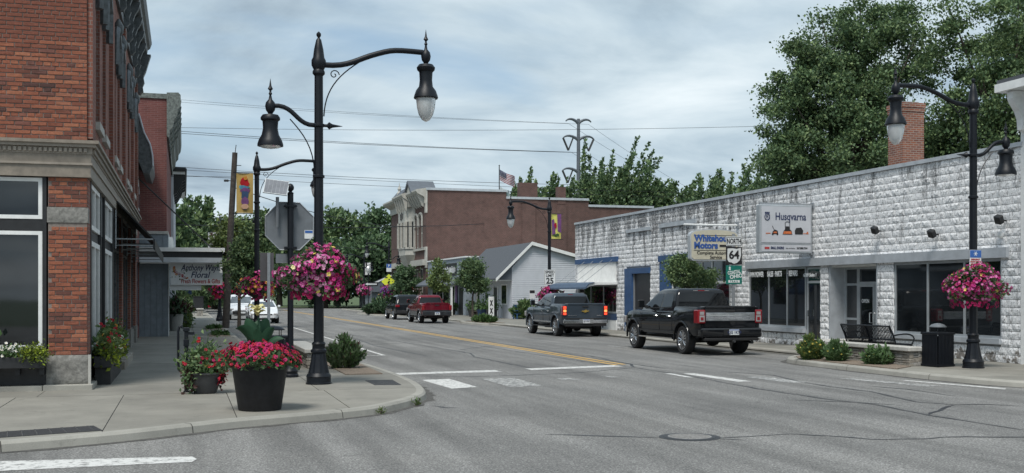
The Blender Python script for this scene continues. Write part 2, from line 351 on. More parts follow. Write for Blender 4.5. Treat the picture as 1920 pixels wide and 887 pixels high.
t.links.new(c, b.inputs['Base Color']); b.inputs['Roughness'].default_value = .9; bumpn(t, b, noise(t, pos, 40, 5, .7), .8, .01); G['ledge'] = m
m, t, b = mk('lawn_ground'); pos = nd(t, 'ShaderNodeNewGeometry').outputs['Position']
t.links.new(rampn(t, noise(t, pos, .6, 6, .7), [(.3, (.045, .075, .028)), (.7, (.085, .12, .045))]), b.inputs['Base Color']); b.inputs['Roughness'].default_value = .95
bumpn(t, b, noise(t, pos, 20, 4), .8, .05); G['lawn'] = m
# frosted lamp globe
m, t, b = mk('frosted_globe'); vec = nd(t, 'ShaderNodeTexCoord').outputs['Object']
t.links.new(rampn(t, noise(t, vec, 3, 2), [(.3, (.58, .60, .61)), (.7, (.68, .70, .70))]), b.inputs['Base Color'])
b.inputs['Roughness'].default_value = .25; b.inputs['Transmission Weight'].default_value = .35; b.inputs['Coat Weight'].default_value = .6; G['globe'] = m
# ------------------------------------------------------------------ shared makers
def text(s, size, material, parent, loc, rot=(R(90), 0, 0), bold=0., shear=0., align='CENTER', ext=.002, sx=1., name='lettering', spacing=1.):
    cu = bpy.data.curves.new('txt', 'FONT'); cu.body = s; cu.size = size; cu.offset = bold; cu.shear = shear; cu.extrude = ext; cu.align_x = align; cu.align_y = 'CENTER'; cu.space_character = spacing; cu.resolution_u = 3
    o = bpy.data.objects.new('txt', cu); col.objects.link(o)
    dg = bpy.context.evaluated_depsgraph_get(); me = bpy.data.meshes.new_from_object(o.evaluated_get(dg))
    bpy.data.objects.remove(o); me.materials.clear(); me.materials.append(material)
    return link(name, me, parent, loc, rot, (sx, 1, 1))
def leaves_mesh(name, pts, size, mats, seed=0, elong=1.6, dirs=None, spread=1.0, weights=None, fold=.25):
    """one small folded leaf per point; dirs: preferred growing direction per point"""
    r = np.random.default_rng(seed); n = len(pts); pts = np.asarray(pts, float)
    d = r.normal(size=(n, 3))*spread
    if dirs is not None: d = d+np.asarray(dirs)
    d /= np.linalg.norm(d, axis=1, keepdims=True)+1e-9
    a = r.normal(size=(n, 3)); sd = np.cross(d, a); sd /= np.linalg.norm(sd, axis=1, keepdims=True)+1e-9
    nn = np.cross(d, sd)
    sz = size*r.uniform(.6, 1.3, (n, 1)); L_ = d*sz*elong; W_ = sd*sz*.5; U = nn*sz*fold
    v = np.stack([pts, pts+L_*.5+W_+U, pts+L_, pts+L_*.5-W_+U], 1).reshape(-1, 3)
    me = bpy.data.meshes.new(name); me.vertices.add(4*n); me.vertices.foreach_set('co', v.astype(np.float32).ravel())
    i = np.arange(n)*4; tri = np.stack([i, i+1, i+2, i, i+2, i+3], 1).ravel()
    me.loops.add(6*n); me.loops.foreach_set('vertex_index', tri.astype(np.int32))
    me.polygons.add(2*n); me.polygons.foreach_set('loop_start', np.arange(2*n, dtype=np.int32)*3)
    for m_ in mats: me.materials.append(m_)
    if len(mats) > 1:
        mi = r.choice(len(mats), n, p=weights); me.polygons.foreach_set('material_index', np.repeat(mi, 2).astype(np.int32))
    me.update(calc_edges=True); me.validate(); return me
def flowers_mb(items, mats, seed=0):
    """items: (pos, normal, radius, material index, throat index)"""
    mb = MB(); rr = random.Random(seed)
    for p, n, rad, mi, ti in items:
        p = Vector(p); n = Vector(n).normalized(); u = n.orthogonal().normalized(); v = n.cross(u); ph = rr.random()*6.28
        o, i_ = [], []
        for k in range(10):
            a = ph+k*math.pi/5; rd = rad*(1 if k % 2 == 0 else .80)
            e = u*math.cos(a)+v*math.sin(a)
            o.append(p+e*rd+n*rad*(.10 if k % 2 else -.06)); i_.append(p+e*rad*.30-n*rad*.12)
        b = len(mb.v); mb.mi = mi
        mb.add(o+i_+[p-n*rad*.45], [(k, (k+1) % 10, 10+(k+1) % 10, 10+k) for k in range(10)])
        mb.mi = ti
        for k in range(10): mb.f.append([b+10+k, b+10+(k+1) % 10, b+20]); mb.m.append(ti)
    return mb
# ================================================================== SETTING
RZ = -.12                                   # road level; pavements are at 0
def struct(o): o['kind'] = 'structure'; return o
struct(MB().quad((-1500, -300, -.16), (1500, -300, -.16), (1500, 2200, -.16), (-1500, 2200, -.16)).build('ground', G['lawn']))
rd = MB(); rd.quad((-90, -25, RZ), (110, -25, RZ), (110, 22, RZ), (-90, 22, RZ)); rd.quad((1, 22, RZ), (24, 22, RZ), (24, 135, RZ), (1, 135, RZ))
rd.quad((-140, 135, RZ), (120, 135, RZ), (120, 146, RZ), (-140, 146, RZ))
road = struct(rd.build('road', G['asphalt']))
KL = [(-60, 12.6), (-8, 13.2), (-4, 13.8), (-2.08, 14.4), (-.78, 15.0), (.68, 16.05), (1.9, 16.65), (2.81, 17.25), (3.66, 19.07-.6), (4.1, 19.5), (4.33, 20.7), (4.46, 22.2), (4.5, 24.9), (4.4, 28.2), (4.1, 29.8), (3.2, 31.2), (2.3, 32.2), (2.1, 33.5), (2.1, 60), (2.1, 131), (.5, 133.5), (-3, 134.5), (-60, 134.6)]
KR = [(80, 15.4), (24, 15.7), (18.6, 16.6), (16.8, 17.6), (15.95, 18.8), (15.65, 20.5), (15.55, 22.6), (15.6, 26), (15.85, 27.3), (16.7, 28.4), (17.6, 29.0), (17.9, 30.2), (17.9, 44), (17.9, 62.3), (17.4, 63.2), (16.9, 64.2), (16.9, 69.5), (17.5, 70.8), (17.6, 72), (17.6, 91), (16.8, 92.5), (15.4, 94.2), (15.3, 103), (16.2, 105), (17.4, 106.5), (17.6, 131), (19, 133.6), (60, 134.6)]
def smooth_line(P, n=5):
    o = []
    for i in range(len(P)-1):
        p0, p1, p2, p3 = P[max(i-1, 0)], P[i], P[i+1], P[min(i+2, len(P)-1)]
        d = math.dist(p1, p2)
        if d > 6: o.append(p1); continue
        for k in range(n):
            t_ = k/n; q = []
            for c in (0, 1):
                m1 = (p2[c]-p0[c])/2*min(1, d/max(.1, math.dist(p0, p1))); m2 = (p3[c]-p1[c])/2*min(1, d/max(.1, math.dist(p2, p3)))
                q.append((2*t_**3-3*t_*t_+1)*p1[c]+(t_**3-2*t_*t_+t_)*m1+(-2*t_**3+3*t_*t_)*p2[c]+(t_**3-t_*t_)*m2)
            o.append(tuple(q))
    return o+[P[-1]]
def offset_line(P, d):
    o = []
    for i, p in enumerate(P):
        a, b_ = P[max(i-1, 0)], P[min(i+1, len(P)-1)]; t_ = Vector((b_[0]-a[0], b_[1]-a[1])).normalized(); o.append((p[0]-t_.y*d, p[1]+t_.x*d))
    return o
KLs, KRs = smooth_line(KL), smooth_line(KR)
def kerb(P, side, name, zt=.004):
    inn = offset_line(P, side*.17); mid = offset_line(P, side*.035); foot = offset_line(P, -side*.02); mb = MB()
    for i in range(len(P)-1):
        j = i+1; rows = [(foot, RZ-.01), (P, zt-.035), (mid, zt), (inn, zt), (inn, RZ-.02)]
        for (A, za), (B_, zb) in zip(rows, rows[1:]):
            q = [(*A[i], za), (*A[j], za), (*B_[j], zb), (*B_[i], zb)]
            mb.quad(*(q if side > 0 else q[::-1]))
    ko = struct(mb.build(name, G['kerb'], smooth=40)); acc = 0; jm = MB()
    for i in range(1, len(P)-1):
        acc += math.dist(P[i], P[i-1])
        if acc > 2.4 and P[i][1] < 60:
            acc = 0; dx, dy = P[i+1][0]-P[i][0], P[i+1][1]-P[i][1]; l_ = math.hypot(dx, dy); dx, dy = dx/l_*.006, dy/l_*.006; ox, oy = (foot[i][0]-P[i][0])*.15, (foot[i][1]-P[i][1])*.15
            for (A, za), (B_, zb) in zip(rows[:3], rows[1:4]):
                jm.quad((A[i][0]-dx+ox, A[i][1]-dy+oy, za+.003), (A[i][0]+dx+ox, A[i][1]+dy+oy, za+.003), (B_[i][0]+dx+ox, B_[i][1]+dy+oy, zb+.003), (B_[i][0]-dx+ox, B_[i][1]-dy+oy, zb+.003))
    tag(jm.build('kerb_joints', G['joint'], ko), kind='stuff'); return inn
inL = kerb(KLs, 1, 'kerb_left'); inR = kerb(KRs, -1, 'kerb_right')
def gutter(P, side, name):
    a = offset_line(P, -side*.03); b_ = [(lerp(q[0], w_[0], t_), lerp(q[1], w_[1], t_)) for q, w_, t_ in zip(a, offset_line(P, -side*.30), [.25+.5*abs(math.sin(k*.9)+.6*math.sin(k*2.3))/1.6 for k in range(len(P))])]; mb = MB()
    for i in range(len(P)-1): 
        q = [(*a[i], RZ+.004), (*a[i+1], RZ+.004), (*b_[i+1], RZ+.004), (*b_[i], RZ+.004)]
        mb.quad(*(q if side < 0 else q[::-1]))
    return mb
G['gutter'] = mat('gutter_grit', (.075, .072, .066), .95, .45, 14, .3, 60, world=True)
struct(gutter(KLs[:70], 1, 'g').build('gutter_dirt_left', G['gutter'])); struct(gutter([p for p in KRs if p[1] < 63 and p[0] < 20], -1, 'g').build('gutter_dirt_right', G['gutter']))
walkL = inL+[(-60, 60)]
walkL_poly = [p for p in inL if p[1] < 131.5]+[(-2.4, 131.5), (-2.4, 22.3), (-60, 22.3)]
walkR_poly = [p for p in inR if p[1] < 131.5]+[(25, 131.5), (25, 56), (22, 56), (22, 22), (80, 22)]
def pavement(name, poly, cells, far):
    """slabs with open joints over a dark bed; far cells stay joined"""
    bed = MB(); bed.quad(*[(x, y, -.012) for x, y in poly]); bedo = struct(bed.build(name, G['joint']))
    fm = MB(); g_ = .007
    for (x0, x1, y0, y1) in cells:
        p = clip_poly(poly, x0+g_, x1-g_, y0+g_, y1-g_)
        if len(p) < 3: continue
        dz = rng.uniform(-.002, .002)
        if far(x0, y0): fm.prism(p, 'z', -.03, dz)
        else:
            mb = MB().prism(p, 'z', -.03, dz); o = mb.build('slab', G['walk'], bedo, bevel=0)
    if fm.f: tag(fm.build('far_slabs', G['walk'], bedo), kind='stuff')
    return bedo
cl = []
for i in range(-34, 4):
    for (a, b_) in ((12., 20.5),): cl.append((-1.0+1.72*i, -1.0+1.72*(i+1), a, b_))
for i in range(-34, 0): cl.append((-2.4+1.72*i, -2.4+1.72*(i+1), 20.5, 23))
ys = [20.5, 22.9, 25.1, 27.3, 29.5]+[31.4+1.85*i for i in range(55)]
for a, b_ in zip(ys, ys[1:]):
    for x0, x1 in ((-2.4, .42), (.42, 2.35), (2.35, 5)): cl.append((x0, x1, a, b_))
pavement('sidewalk_left', walkL_poly, cl, lambda x, y: y > 62 or x < -9)
cl = []; ys = [14]+[16.2+1.9*i for i in range(62)]
for a, b_ in zip(ys, ys[1:]):
    for x0, x1 in ((15, 17.2), (17.2, 18.9), (18.9, 20.6), (20.6, 22.4), (22.4, 25)): cl.append((x0, x1, a, b_))
for i in range(8): cl.append((25+6*i, 31+6*i, 14, 22))
pavement('sidewalk_right', walkR_poly, cl, lambda x, y: y > 44 or x > 22)
# ---- painted markings
MZ = RZ+.004
def marking(name, polys, m_, z=MZ):
    mb = MB()
    for p in polys: mb.quad(*[(x, y, z) for x, y in p])
    o = struct(mb.build(name, m_)); return o
marking('stop_line_marking', [[(4.72, 25.5), (7.33, 25.86), (7.30, 26.46), (4.69, 26.1)], [(8.18, 26.2), (10.85, 26.85), (10.8, 27.4), (8.15, 26.75)]], G['roadwhite'])
marking('crosswalk_bar_marking', [[(5.06, 21.5), (5.65, 21.75), (5.59, 24.0), (4.94, 23.86)]], G['roadwhite'])
marking('crosswalk_bar_marking', [[(6.26, 21.57), (6.99, 21.63), (7.05, 23.9), (6.29, 23.8)]], G['roadfaded'])
marking('crosswalk_bar_marking', [[(11.3, 21.5), (11.62, 21.5), (11.5, 24.05), (11.2, 24.05)], [(10.8, 22.9), (10.95, 22.9), (10.98, 24.2), (10.8, 24.2)]], G['roadwhite'])
marking('crosswalk_bar_marking', [[(12.2, 20.9), (12.65, 20.9), (12.55, 22.7), (12.1, 22.7)], [(7.9, 23.0), (8.3, 23.0), (8.2, 23.5), (7.85, 23.5)], [(9.15, 23.35), (9.35, 23.35), (9.25, 23.95), (9.1, 23.95)]], G['roadfaded'])
marking('crosswalk_bar_marking', [[(14.35, 19.3), (14.75, 19.36), (14.15, 21.66), (13.85, 21.66)]], G['roadfaded'])
marking('crosswalk_line_marking', [[(15.4, 18.3), (15.6, 18.5), (15.0, 20.85), (14.85, 20.8)]], G['roadwhite'])
marking('edge_line_marking', [[(-9, 13.0), (-1.86, 12.85), (.085, 12.94), (.14, 13.15), (.09, 13.37), (-1.98, 13.6), (-9, 13.75)]], G['roadwhite'])
marking('centre_line_marking', [[(10.84, 27.4), (10.96, 27.4), (10.96, 134), (10.84, 134)], [(11.12, 27.6), (11.24, 27.6), (11.24, 134), (11.12, 134)]], G['roadyellow'])
marking('parking_line_marking', [[(5.76, 33.7), (5.88, 33.7), (5.88, 66), (5.76, 66)], [(3.6, 33.6), (5.76, 33.6), (5.76, 33.72), (3.6, 33.72)]], G['roadwhite'])
marking('parking_tick_marking', [[(14.6, 35.7), (14.72, 35.7), (14.8, 37.9), (14.68, 37.9)], [(14.7, 52), (14.82, 52), (14.82, 55), (14.7, 55)]], G['roadfaded'])
marking('far_line_marking', [[(5.7, 104), (5.9, 104), (5.9, 112), (5.7, 112)], [(8, 118), (13, 119), (13, 119.6), (8, 118.6)]], G['roadwhite'])
# ---- tar-sealed cracks
CR = [[(4.59, 14.17), (5.21, 13.81), (5.95, 13.42)],
[(6.62, 13.17), (7.07, 13.21), (7.75, 13.3), (8.17, 12.94), (8.48, 12.45), (9.21, 12.35), (9.44, 12.45), (10.51, 12.14), (14, 11.3)], [(6.6, 13.12), (6.89, 12.87)],
[(10.95, 26.34), (11.01, 23.06), (10.84, 19.83), (10.94, 17.66), (11.16, 16.38), (11.01, 14.77), (11.05, 12.76)],
[(12.39, 24.48), (12.99, 23.0), (12.54, 20.86), (12.47, 19.75), (12.6, 18.67), (12.15, 16.58), (12.45, 16.0), (13.03, 15.93), (13.38, 15.45)],
[(11.01, 14.77), (11.88, 15.53), (12.45, 16.0)], [(13.34, 19.77), (13.59, 18.89), (13.52, 17.23)], [(10.23, 17.55), (11.09, 16.89), (11.54, 16.18)],
[(3.93, 18.31), (4.12, 17.98), (4.33, 17.83)], [(4.64, 25.3), (6.36, 24.5), (7.75, 24.72), (9.06, 25.07), (10.95, 26.34)],
[(7.08, 52.63), (7.78, 47.7), (8.33, 39.29), (8.64, 34.27), (8.27, 32.18), (8.37, 26.67)], [(8.79, 36.35), (9.95, 37.98), (10.71, 38.6)],
[(12.07, 41.95), (12.25, 40.41)], [(11.76, 32.07), (11.42, 28.06), (11.56, 25.74)], [(12.44, 27.02), (12.6, 26.08)], [(14.14, 30.16), (14.31, 29.27)],
[(9.96, 79.7), (10.17, 62.32), (10.04, 45.25), (10.38, 33.1), (10.75, 27.0)], [(11.45, 75), (11.55, 60), (11.4, 45), (11.5, 33), (11.36, 27.6), (10.95, 26.34)], [(6.2, 60), (6.9, 48), (6.6, 40), (7.0, 33)], [(13.4, 62), (13.1, 50), (13.5, 40)], [(6.4, 41), (8.0, 42), (9.9, 41.6)], [(6.8, 54), (9.4, 55.2)], [(11.5, 36), (13.6, 36.6)], [(11.4, 48), (13.2, 47.6)]]
mb = MB()
for c in CR:
    P = []
    for a, b_ in zip(c, c[1:]):
        n = max(2, int(math.dist(a, b_)/.35))
        for k in range(n):
            t_ = k/n; P.append((lerp(a[0], b_[0], t_)+rng.gauss(0, .018), lerp(a[1], b_[1], t_)+rng.gauss(0, .018)))
    P.append(c[-1]); wd = .036 if c[0][1] < 20 else .036
    lw = [wd*rng.uniform(.4, 1.2) for _ in P]; lw[0] = lw[-1] = .004
    tn = offset_line(P, 1.0)
    for i in range(len(P)-1):
        def sd(k, s_): return (P[k][0]+(tn[k][0]-P[k][0])*lw[k]*s_, P[k][1]+(tn[k][1]-P[k][1])*lw[k]*s_, RZ+.003+.0002*(i % 3))
        mb.quad(sd(i, -1), sd(i+1, -1), sd(i+1, 1), sd(i, 1))
struct(mb.build('road_crack_seal', G['tar']))
# ---- manhole
mh = empty('manhole_cover', (6.33, 13.37, RZ), 0, 'round iron manhole cover ringed by tar in the foreground road', 'manhole')
MB().lathe([(.40, .001), (.40, .005), (.34, .007)], 28).build('tar_ring', G['tar'], mh)
MB().lathe([(.345, .002), (.345, .010), (.30, .011)], 28).build('rim', G['iron'], mh)
G['manhole'] = mat('worn_iron_lid', (.24, .235, .225), .7, .25, 30, .4, 60)
MB().lathe([(.285, .004), (.285, .013), (.1, .014)], 28).build('lid', G['manhole'], mh)
mb = MB()
for k in range(-4, 5):
    hw = math.sqrt(max(0, .26**2-(k*.056)**2))
    if hw > .05: mb.box(-hw, hw, k*.056-.008, k*.056+.008, .013, .018)
mb.build('ridges', G['manhole'], mh)
# ---- detectable warning plates
def dome_plate(label, poly):
    cx = sum(p[0] for p in poly)/4; cy = sum(p[1] for p in poly)/4
    r_ = empty('tactile_plate', (cx, cy, 0), 0, label, 'paving plate', 'dark tactile plates at the kerb')
    MB().prism([(x-cx, y-cy) for x, y in poly], 'z', -.02, .006).build('plate', G['iron'], r_)
    mb = MB()
    for i in range(14):
        for j in range(10):
            u, v = (i+.5)/14, (j+.5)/10
            x = lerp(lerp(poly[0][0], poly[1][0], u), lerp(poly[3][0], poly[2][0], u), v)-cx; y = lerp(lerp(poly[0][1], poly[1][1], u), lerp(poly[3][1], poly[2][1], u), v)-cy
            mb.lathe([(.02, .005), (.012, .012)], 6, (x, y, 0))
    tag(mb.build('domes', G['iron'], r_), kind='stuff')
dome_plate('dark studded tactile plate at the kerb, nearest the camera at lower left', [(-3.3, 14.42), (-1.0, 15.22), (-1.15, 15.80), (-3.3, 15.05)])
dome_plate('small dark studded tactile plate beside the stone wall bed and lamp', [(3.5, 21.3), (4.0, 21.2), (4.06, 22.5), (3.5, 22.5)])
# ---- planting beds on the kerb extensions
def bed(name, poly, label=None):
    struct(MB().prism(poly, 'z', -.02, .02).build(name, G['mulch']))
bed('planting_bed_left', [(3.35, 24.2), (4.15, 24.2), (4.2, 28), (3.9, 29.4), (3.35, 30.2)])
bed('planting_bed_right', [(15.85, 22.4), (16.75, 23.1), (16.75, 28.0), (16.3, 27.6), (15.9, 26.8), (15.8, 25)])
bed('planting_bed_middle', [(17.2, 64.4), (18.4, 64.4), (18.4, 69.3), (17.2, 69.3)])
bed('planting_bed_far', [(15.6, 94.6), (18, 94.6), (18, 102.6), (15.6, 102.6)])
for k, (a, b_) in enumerate(((30, 33.8), (47.5, 51), (56, 60))): bed('tree_bed', [(1.0, a), (1.85, a), (1.85, b_), (1.0, b_)])
bed('tree_bed', [(18.05, 36.8), (18.9, 36.8), (18.9, 41.5), (18.05, 41.5)])
# lawns far along the street
struct(MB().quad((20, 136, -.05), (90, 136, -.05), (90, 134.2, -.05), (20, 134.2, -.05)).build('verge', G['lawn']))
pk = MB(); pk.quad((18.2, 119.5, .012), (80, 119.5, .012), (80, 131, .012), (18.2, 131, .012)); pk.quad((-90, 147, -.04), (120, 147, -.04), (120, 175, -.04), (-90, 175, -.04)); struct(pk.build('park_lawn', G['lawn']))
struct(MB().quad((18, 124, .02), (60, 124, .02), (60, 126, .02), (18, 126, .02)).build('park_path', G['walk']))
struct(MB().quad((-90, 149, -.03), (120, 149, -.03), (120, 151, -.03), (-90, 151, -.03)).build('far_sidewalk', G['walk']))
# ================================================================== BUILDING KIT
def pierced(mb, axis, pos, u0, u1, z0, z1, holes, depth, sgn):
    """front sheet of a wall with openings and their reveals. axis 'x': wall in plane x=pos, u is y; sgn: outward side of the normal"""
    us = sorted({u0, u1, *[h[0] for h in holes], *[h[1] for h in holes]}); zs = sorted({z0, z1, *[h[2] for h in holes], *[h[3] for h in holes]})
    us = [u for u in us if u0 <= u <= u1]; zs = [z for z in zs if z0 <= z <= z1]
    def P(u, z, d=0): return (pos-sgn*d, u, z) if axis == 'x' else (u, pos-sgn*d, z)
    fl = (axis == 'x') ^ (sgn > 0)
    def q(*p): mb.quad(*(p[::-1] if fl else p))
    for a, b_ in zip(us, us[1:]):
        for c, d in zip(zs, zs[1:]):
            m_ = ((a+b_)/2, (c+d)/2)
            if any(h[0] < m_[0] < h[1] and h[2] < m_[1] < h[3] for h in holes): continue
            q(P(a, c), P(b_, c), P(b_, d), P(a, d))
    for h in holes:
        a, b_, c, d = h[:4]
        for (p, r_) in (((a, c), (a, d)), ((a, d), (b_, d)), ((b_, d), (b_, c)), ((b_, c), (a, c))):
            q(P(*p), P(*r_), P(*r_, depth), P(*p, depth))
def glazing(root, axis, pos, sgn, u0, u1, z0, z1, mull=(), trans=(), fw=.06, fm=None, gm=None, setback=.12, name='window', fd=.07):
    """a framed window set back in an opening: window > pane"""
    fm = fm or G['frame_alu']; gm = gm or G['glass']; ox, oy, oz = root.location
    mb = MB(); p0, p1 = sorted((pos-sgn*setback, pos-sgn*(setback+fd)))
    def bx(a, b_, c, d, e=0):
        if axis == 'x': mb.box(p0-ox-e, p1-ox+e, a-oy, b_-oy, c-oz, d-oz)
        else: mb.box(a-ox, b_-ox, p0-oy-e, p1-oy+e, c-oz, d-oz)
    bx(u0, u0+fw, z0, z1); bx(u1-fw, u1, z0, z1); bx(u0+fw, u1-fw, z0, z0+fw); bx(u0+fw, u1-fw, z1-fw, z1)
    U = [u0+fw]+sorted(mull)+[u1-fw]; Zs = [z0+fw]+sorted(trans)+[z1-fw]
    for m_ in mull: bx(m_-fw/2, m_+fw/2, z0+fw, z1-fw, -.002)
    for t_ in trans: bx(u0+fw, u1-fw, t_-fw/2, t_+fw/2, -.004)
    fo = mb.build(name, fm, root)
    g0 = (p0+p1)/2
    for a, b_ in zip(U, U[1:]):
        for c, d in zip(Zs, Zs[1:]):
            pb = MB()
            if axis == 'x': pb.box(g0-.006-ox, g0+.006-ox, a-oy-.01, b_-oy+.01, c-oz-.01, d-oz+.01)
            else: pb.box(a-ox-.01, b_-ox+.01, g0-.006-oy, g0+.006-oy, c-oz-.01, d-oz+.01)
            pb.build('pane', gm, fo)
    return fo
def part(root, name, m_, *boxes, bevel=0, smooth=None):
    mb = MB()
    for b_ in boxes: mb.box(*b_)
    return mb.build(name, m_, root, world=True, bevel=bevel, smooth=smooth)
def brick_mesh(L_, H_, D_, m_, seed):
    r = random.Random(seed); mb = MB(); j = lambda: r.uniform(-.0025, .0025)
    a, c = L_/2, H_/2; e = .006
    vs = [(-a+j(), 0, -c+j()), (a+j(), 0, -c+j()), (a+j(), 0, c+j()), (-a+j(), 0, c+j()),
          (-a+e+j(), -D_+j(), -c+e+j()), (a-e+j(), -D_+j(), -c+e+j()), (a-e+j(), -D_+j(), c-e+j()), (-a+e+j(), -D_+j(), c-e+j())]
    mb.add(vs, [(4, 5, 6, 7), (0, 1, 5, 4), (1, 2, 6, 5), (2, 3, 7, 6), (3, 0, 4, 7)])
    return mb.mesh('brick', m_)
BRK = [brick_mesh(1, 1, .016, G['brickpiece'], k) for k in range(1)]
def unit_bricks(L_, H_, n=5, m_=None, D_=.014): return [brick_mesh(L_, H_, D_, m_ or G['brickpiece'], 10+k) for k in range(n)]
# ================================================================== CORNER BRICK BUILDING (left)
cb = empty('corner_brick_building', (-1.7, 21.9, 0), 0, 'tall red brick corner shop building with dark cornice and taupe storefront band', 'building')
W0, S0, E0 = -1.7, 21.9, 43.4           # street face x, south face y, far end y
def cb_part(name, m_, *b_, **k): return part(cb, name, m_, *b_, **k)
# upper floors
upw = []
for yc in (24.5, 26.4, 30.2, 32.1, 35.9, 37.8, 41.0): upw.append((yc-.52, yc+.52, 5.2, 8.0))
mb = MB(); pierced(mb, 'x', W0, S0+.002, E0, 4.45, 9.6, upw, .28, 1)
mb.quad((W0, E0, 0), (-15, E0, 0), (-15, E0, 10.9), (W0, E0, 10.9)); mb.quad((-15, E0, 0), (-15, S0, 0), (-15, S0, 10.9), (-15, E0, 10.9))
mb.quad((-15, S0+.02, 4.4), (W0-.003, S0+.02, 4.4), (W0-.003, S0+.02, 10.9), (-15, S0+.02, 10.9))
mb.build('upper_wall', G['brick_red'], cb, world=True)
cb_part('roof', G['roofing'], (-14.9, W0-.1, S0+.1, E0-.1, 10.6, 10.75))
for a, b_, c, d in upw:
    glazing(cb, 'x', W0, 1, a, b_, c, d, (), ((c+d)/2,), .06, G['darktrim'], G['glass'], .20)
    cb_part('window_sill', G['limestone'], (W0-.2, W0+.09, a-.12, b_+.12, c-.16, c+.0))
    # hood mould with dropped ears
    hm = MB(); pts = [(W0+.06, a-.16, d-.55)]+[(W0+.07, lerp(a-.14, b_+.14, t_), d+.12+.34*math.sin(math.pi*t_)) for t_ in [k/8 for k in range(9)]]+[(W0+.06, b_+.16, d-.55)]
    hm.tube(pts, .10, 6); hm.lathe([(.02, -.2), (.12, -.05), (.13, .12), (.03, .3)], 8, (W0+.1, (a+b_)/2, d+.45)); hm.build('window_hood', G['darktrim'], cb, smooth=40, world=True)
    fill = MB(); fill.prism([(a, d-.001)]+[(lerp(a, b_, t_), d+.36*math.sin(math.pi*t_)) for t_ in [k/8 for k in range(9)]]+[(b_, d-.001)], 'x', W0+.004, W0+.02); fill.build('window_head', G['darktrim'], cb, world=True)
for y0 in (21.93, 28.1, 34.0, 39.4, 42.7): cb_part('pilaster', G['brick_red'], (W0, W0+.09, y0, y0+.62, 4.6, 9.4))
# main cornice: profile swept along the street side
prof = [(0, 9.35), (.07, 9.35), (.07, 9.62), (.10, 9.62), (.10, 9.72), (.06, 9.75), (.06, 10.35), (.14, 10.40), (.16, 10.5), (.40, 10.58), (.42, 10.72), (.50, 10.78), (.56, 10.95), (.56, 11.02), (0, 11.12)]
MB().prism([(W0+x, z) for x, z in prof], 'y', S0-.02, E0).build('main_cornice', G['darktrim'], cb, world=True)
MB().prism([(S0+.02-x, z) for x, z in prof], 'x', -15, W0-.01).build('side_cornice', G['darktrim'], cb, world=True)
bp = [(0, 9.3), (.09, 9.32), (.17, 9.42), (.15, 9.6), (.20, 9.75), (.17, 9.95), (.24, 10.15), (.33, 10.3), (.38, 10.5), (0, 10.52)]
for k in range(12):
    y = S0+.15+k*(E0-S0-.5)/11
    MB().prism([(W0+.06+x, z) for x, z in bp], 'y', y, y+.2).build('cornice_bracket', G['darktrim'], cb, world=True)
MB().prism([(W0+.06+x*1.25, z-.25 if z < 10.3 else z) for x, z in bp], 'y', E0-.38, E0+.02).build('end_bracket', G['darktrim'], cb, world=True)
# brick courses on the south face, each brick its own piece
bm_full = unit_bricks(.262, .068); bm_head = unit_bricks(.125, .068, 3)
mort = MB(); mort.box(-3.9, W0-.004, S0+.012, S0+.03, 4.5, 7.6); mort.box(-2.37, W0-.004, S0+.012, S0+.03, .6, 3.95); mort.build('mortar_bed', G['mortar'], cb, world=True)
rest = MB(); cnt = 0
def lay(x0, x1, z0, z1, ch=.0782, cw=.274):
    global cnt
    n = int((z1-z0)/ch)
    for r_ in range(n):
        z = z0+(r_+.5)*ch
        x = x1; first = True
        hd = (r_ % 6 == 5); step = cw/2 if hd else cw
        while x > x0+.05:
            wd = step*(.5 if (first and r_ % 2) else 1.0)
            if x-wd < x0: wd = x-x0
            first = False
            if wd > .06:
                me = rng.choice(bm_head if wd < .2 else bm_full); bl = .125 if wd < .2 else .262
                sx = (wd-.011)/bl
                loc = (x-wd/2+1.7, S0+.013-21.9, z)
                if cnt < 300 and not (z > 7.35 or x < -3.35): link('brick', me, cb, loc, (rng.gauss(0, .006), 0, rng.gauss(0, .004)), (sx, rng.uniform(.7, 1.4), rng.uniform(.96, 1.03))); cnt += 1
                else: rest.add([(v.co.x*sx+loc[0], v.co.y+loc[1], v.co.z+loc[2]) for v in me.vertices], [tuple(p.vertices) for p in me.polygons])
            x -= wd
lay(-2.37, W0, .63, 3.05); lay(-2.37, W0, 3.33, 3.88); lay(-3.9, W0, 4.56, 7.5)
tag(rest.build('brickwork', G['brickpiece'], cb), kind='stuff')
def rough_box(mb, x0, x1, y0, y1, z0, z1, amp, n=6, seed=1):
    """a block whose front (-y) face is rock-faced"""
    r = random.Random(seed); V = []; F_ = []
    for j in range(n+1):
        for i in range(n+1):
            ed = min(i, n-i, j, n-j); V.append((lerp(x0, x1, i/n), y0-(0 if ed == 0 else amp*r.uniform(.35, 1)), lerp(z0, z1, j/n)))
    for j in range(n):
        for i in range(n): a = j*(n+1)+i; F_.append((a, a+1, a+n+2, a+n+1))
    mb.add(V, F_); mb.box(x0, x1, y0+.001, y1, z0, z1); return mb
rough_box(MB(), -2.40, W0+.012, S0-.005, S0+.3, .10, .63, .035, 9).build('base_stone', G['stone'], cb, world=True, smooth=50)
rough_box(MB(), -2.39, W0+.012, S0-.005, S0+.3, 3.05, 3.33, .012, 6).build('belt_stone', G['stone'], cb, world=True, smooth=50)
part(cb, 'pilaster_side', G['brick_red'], (W0-.3, W0+.004, S0+.03, S0+.62, .63, 3.9))
part(cb, 'foundation_ledge', G['kerb'], (-12, -2.45, S0-.16, S0+.2, -.03, .09), (-2.44, W0+.10, S0-.17, S0+.2, -.03, .10), (W0-.2, W0+.10, S0+.2, E0-14, -.03, .085), bevel=.012)
part(cb, 'corner_post', G['limestone'], (W0+.013, W0+.06, S0-.02, S0+.06, .1, .63))
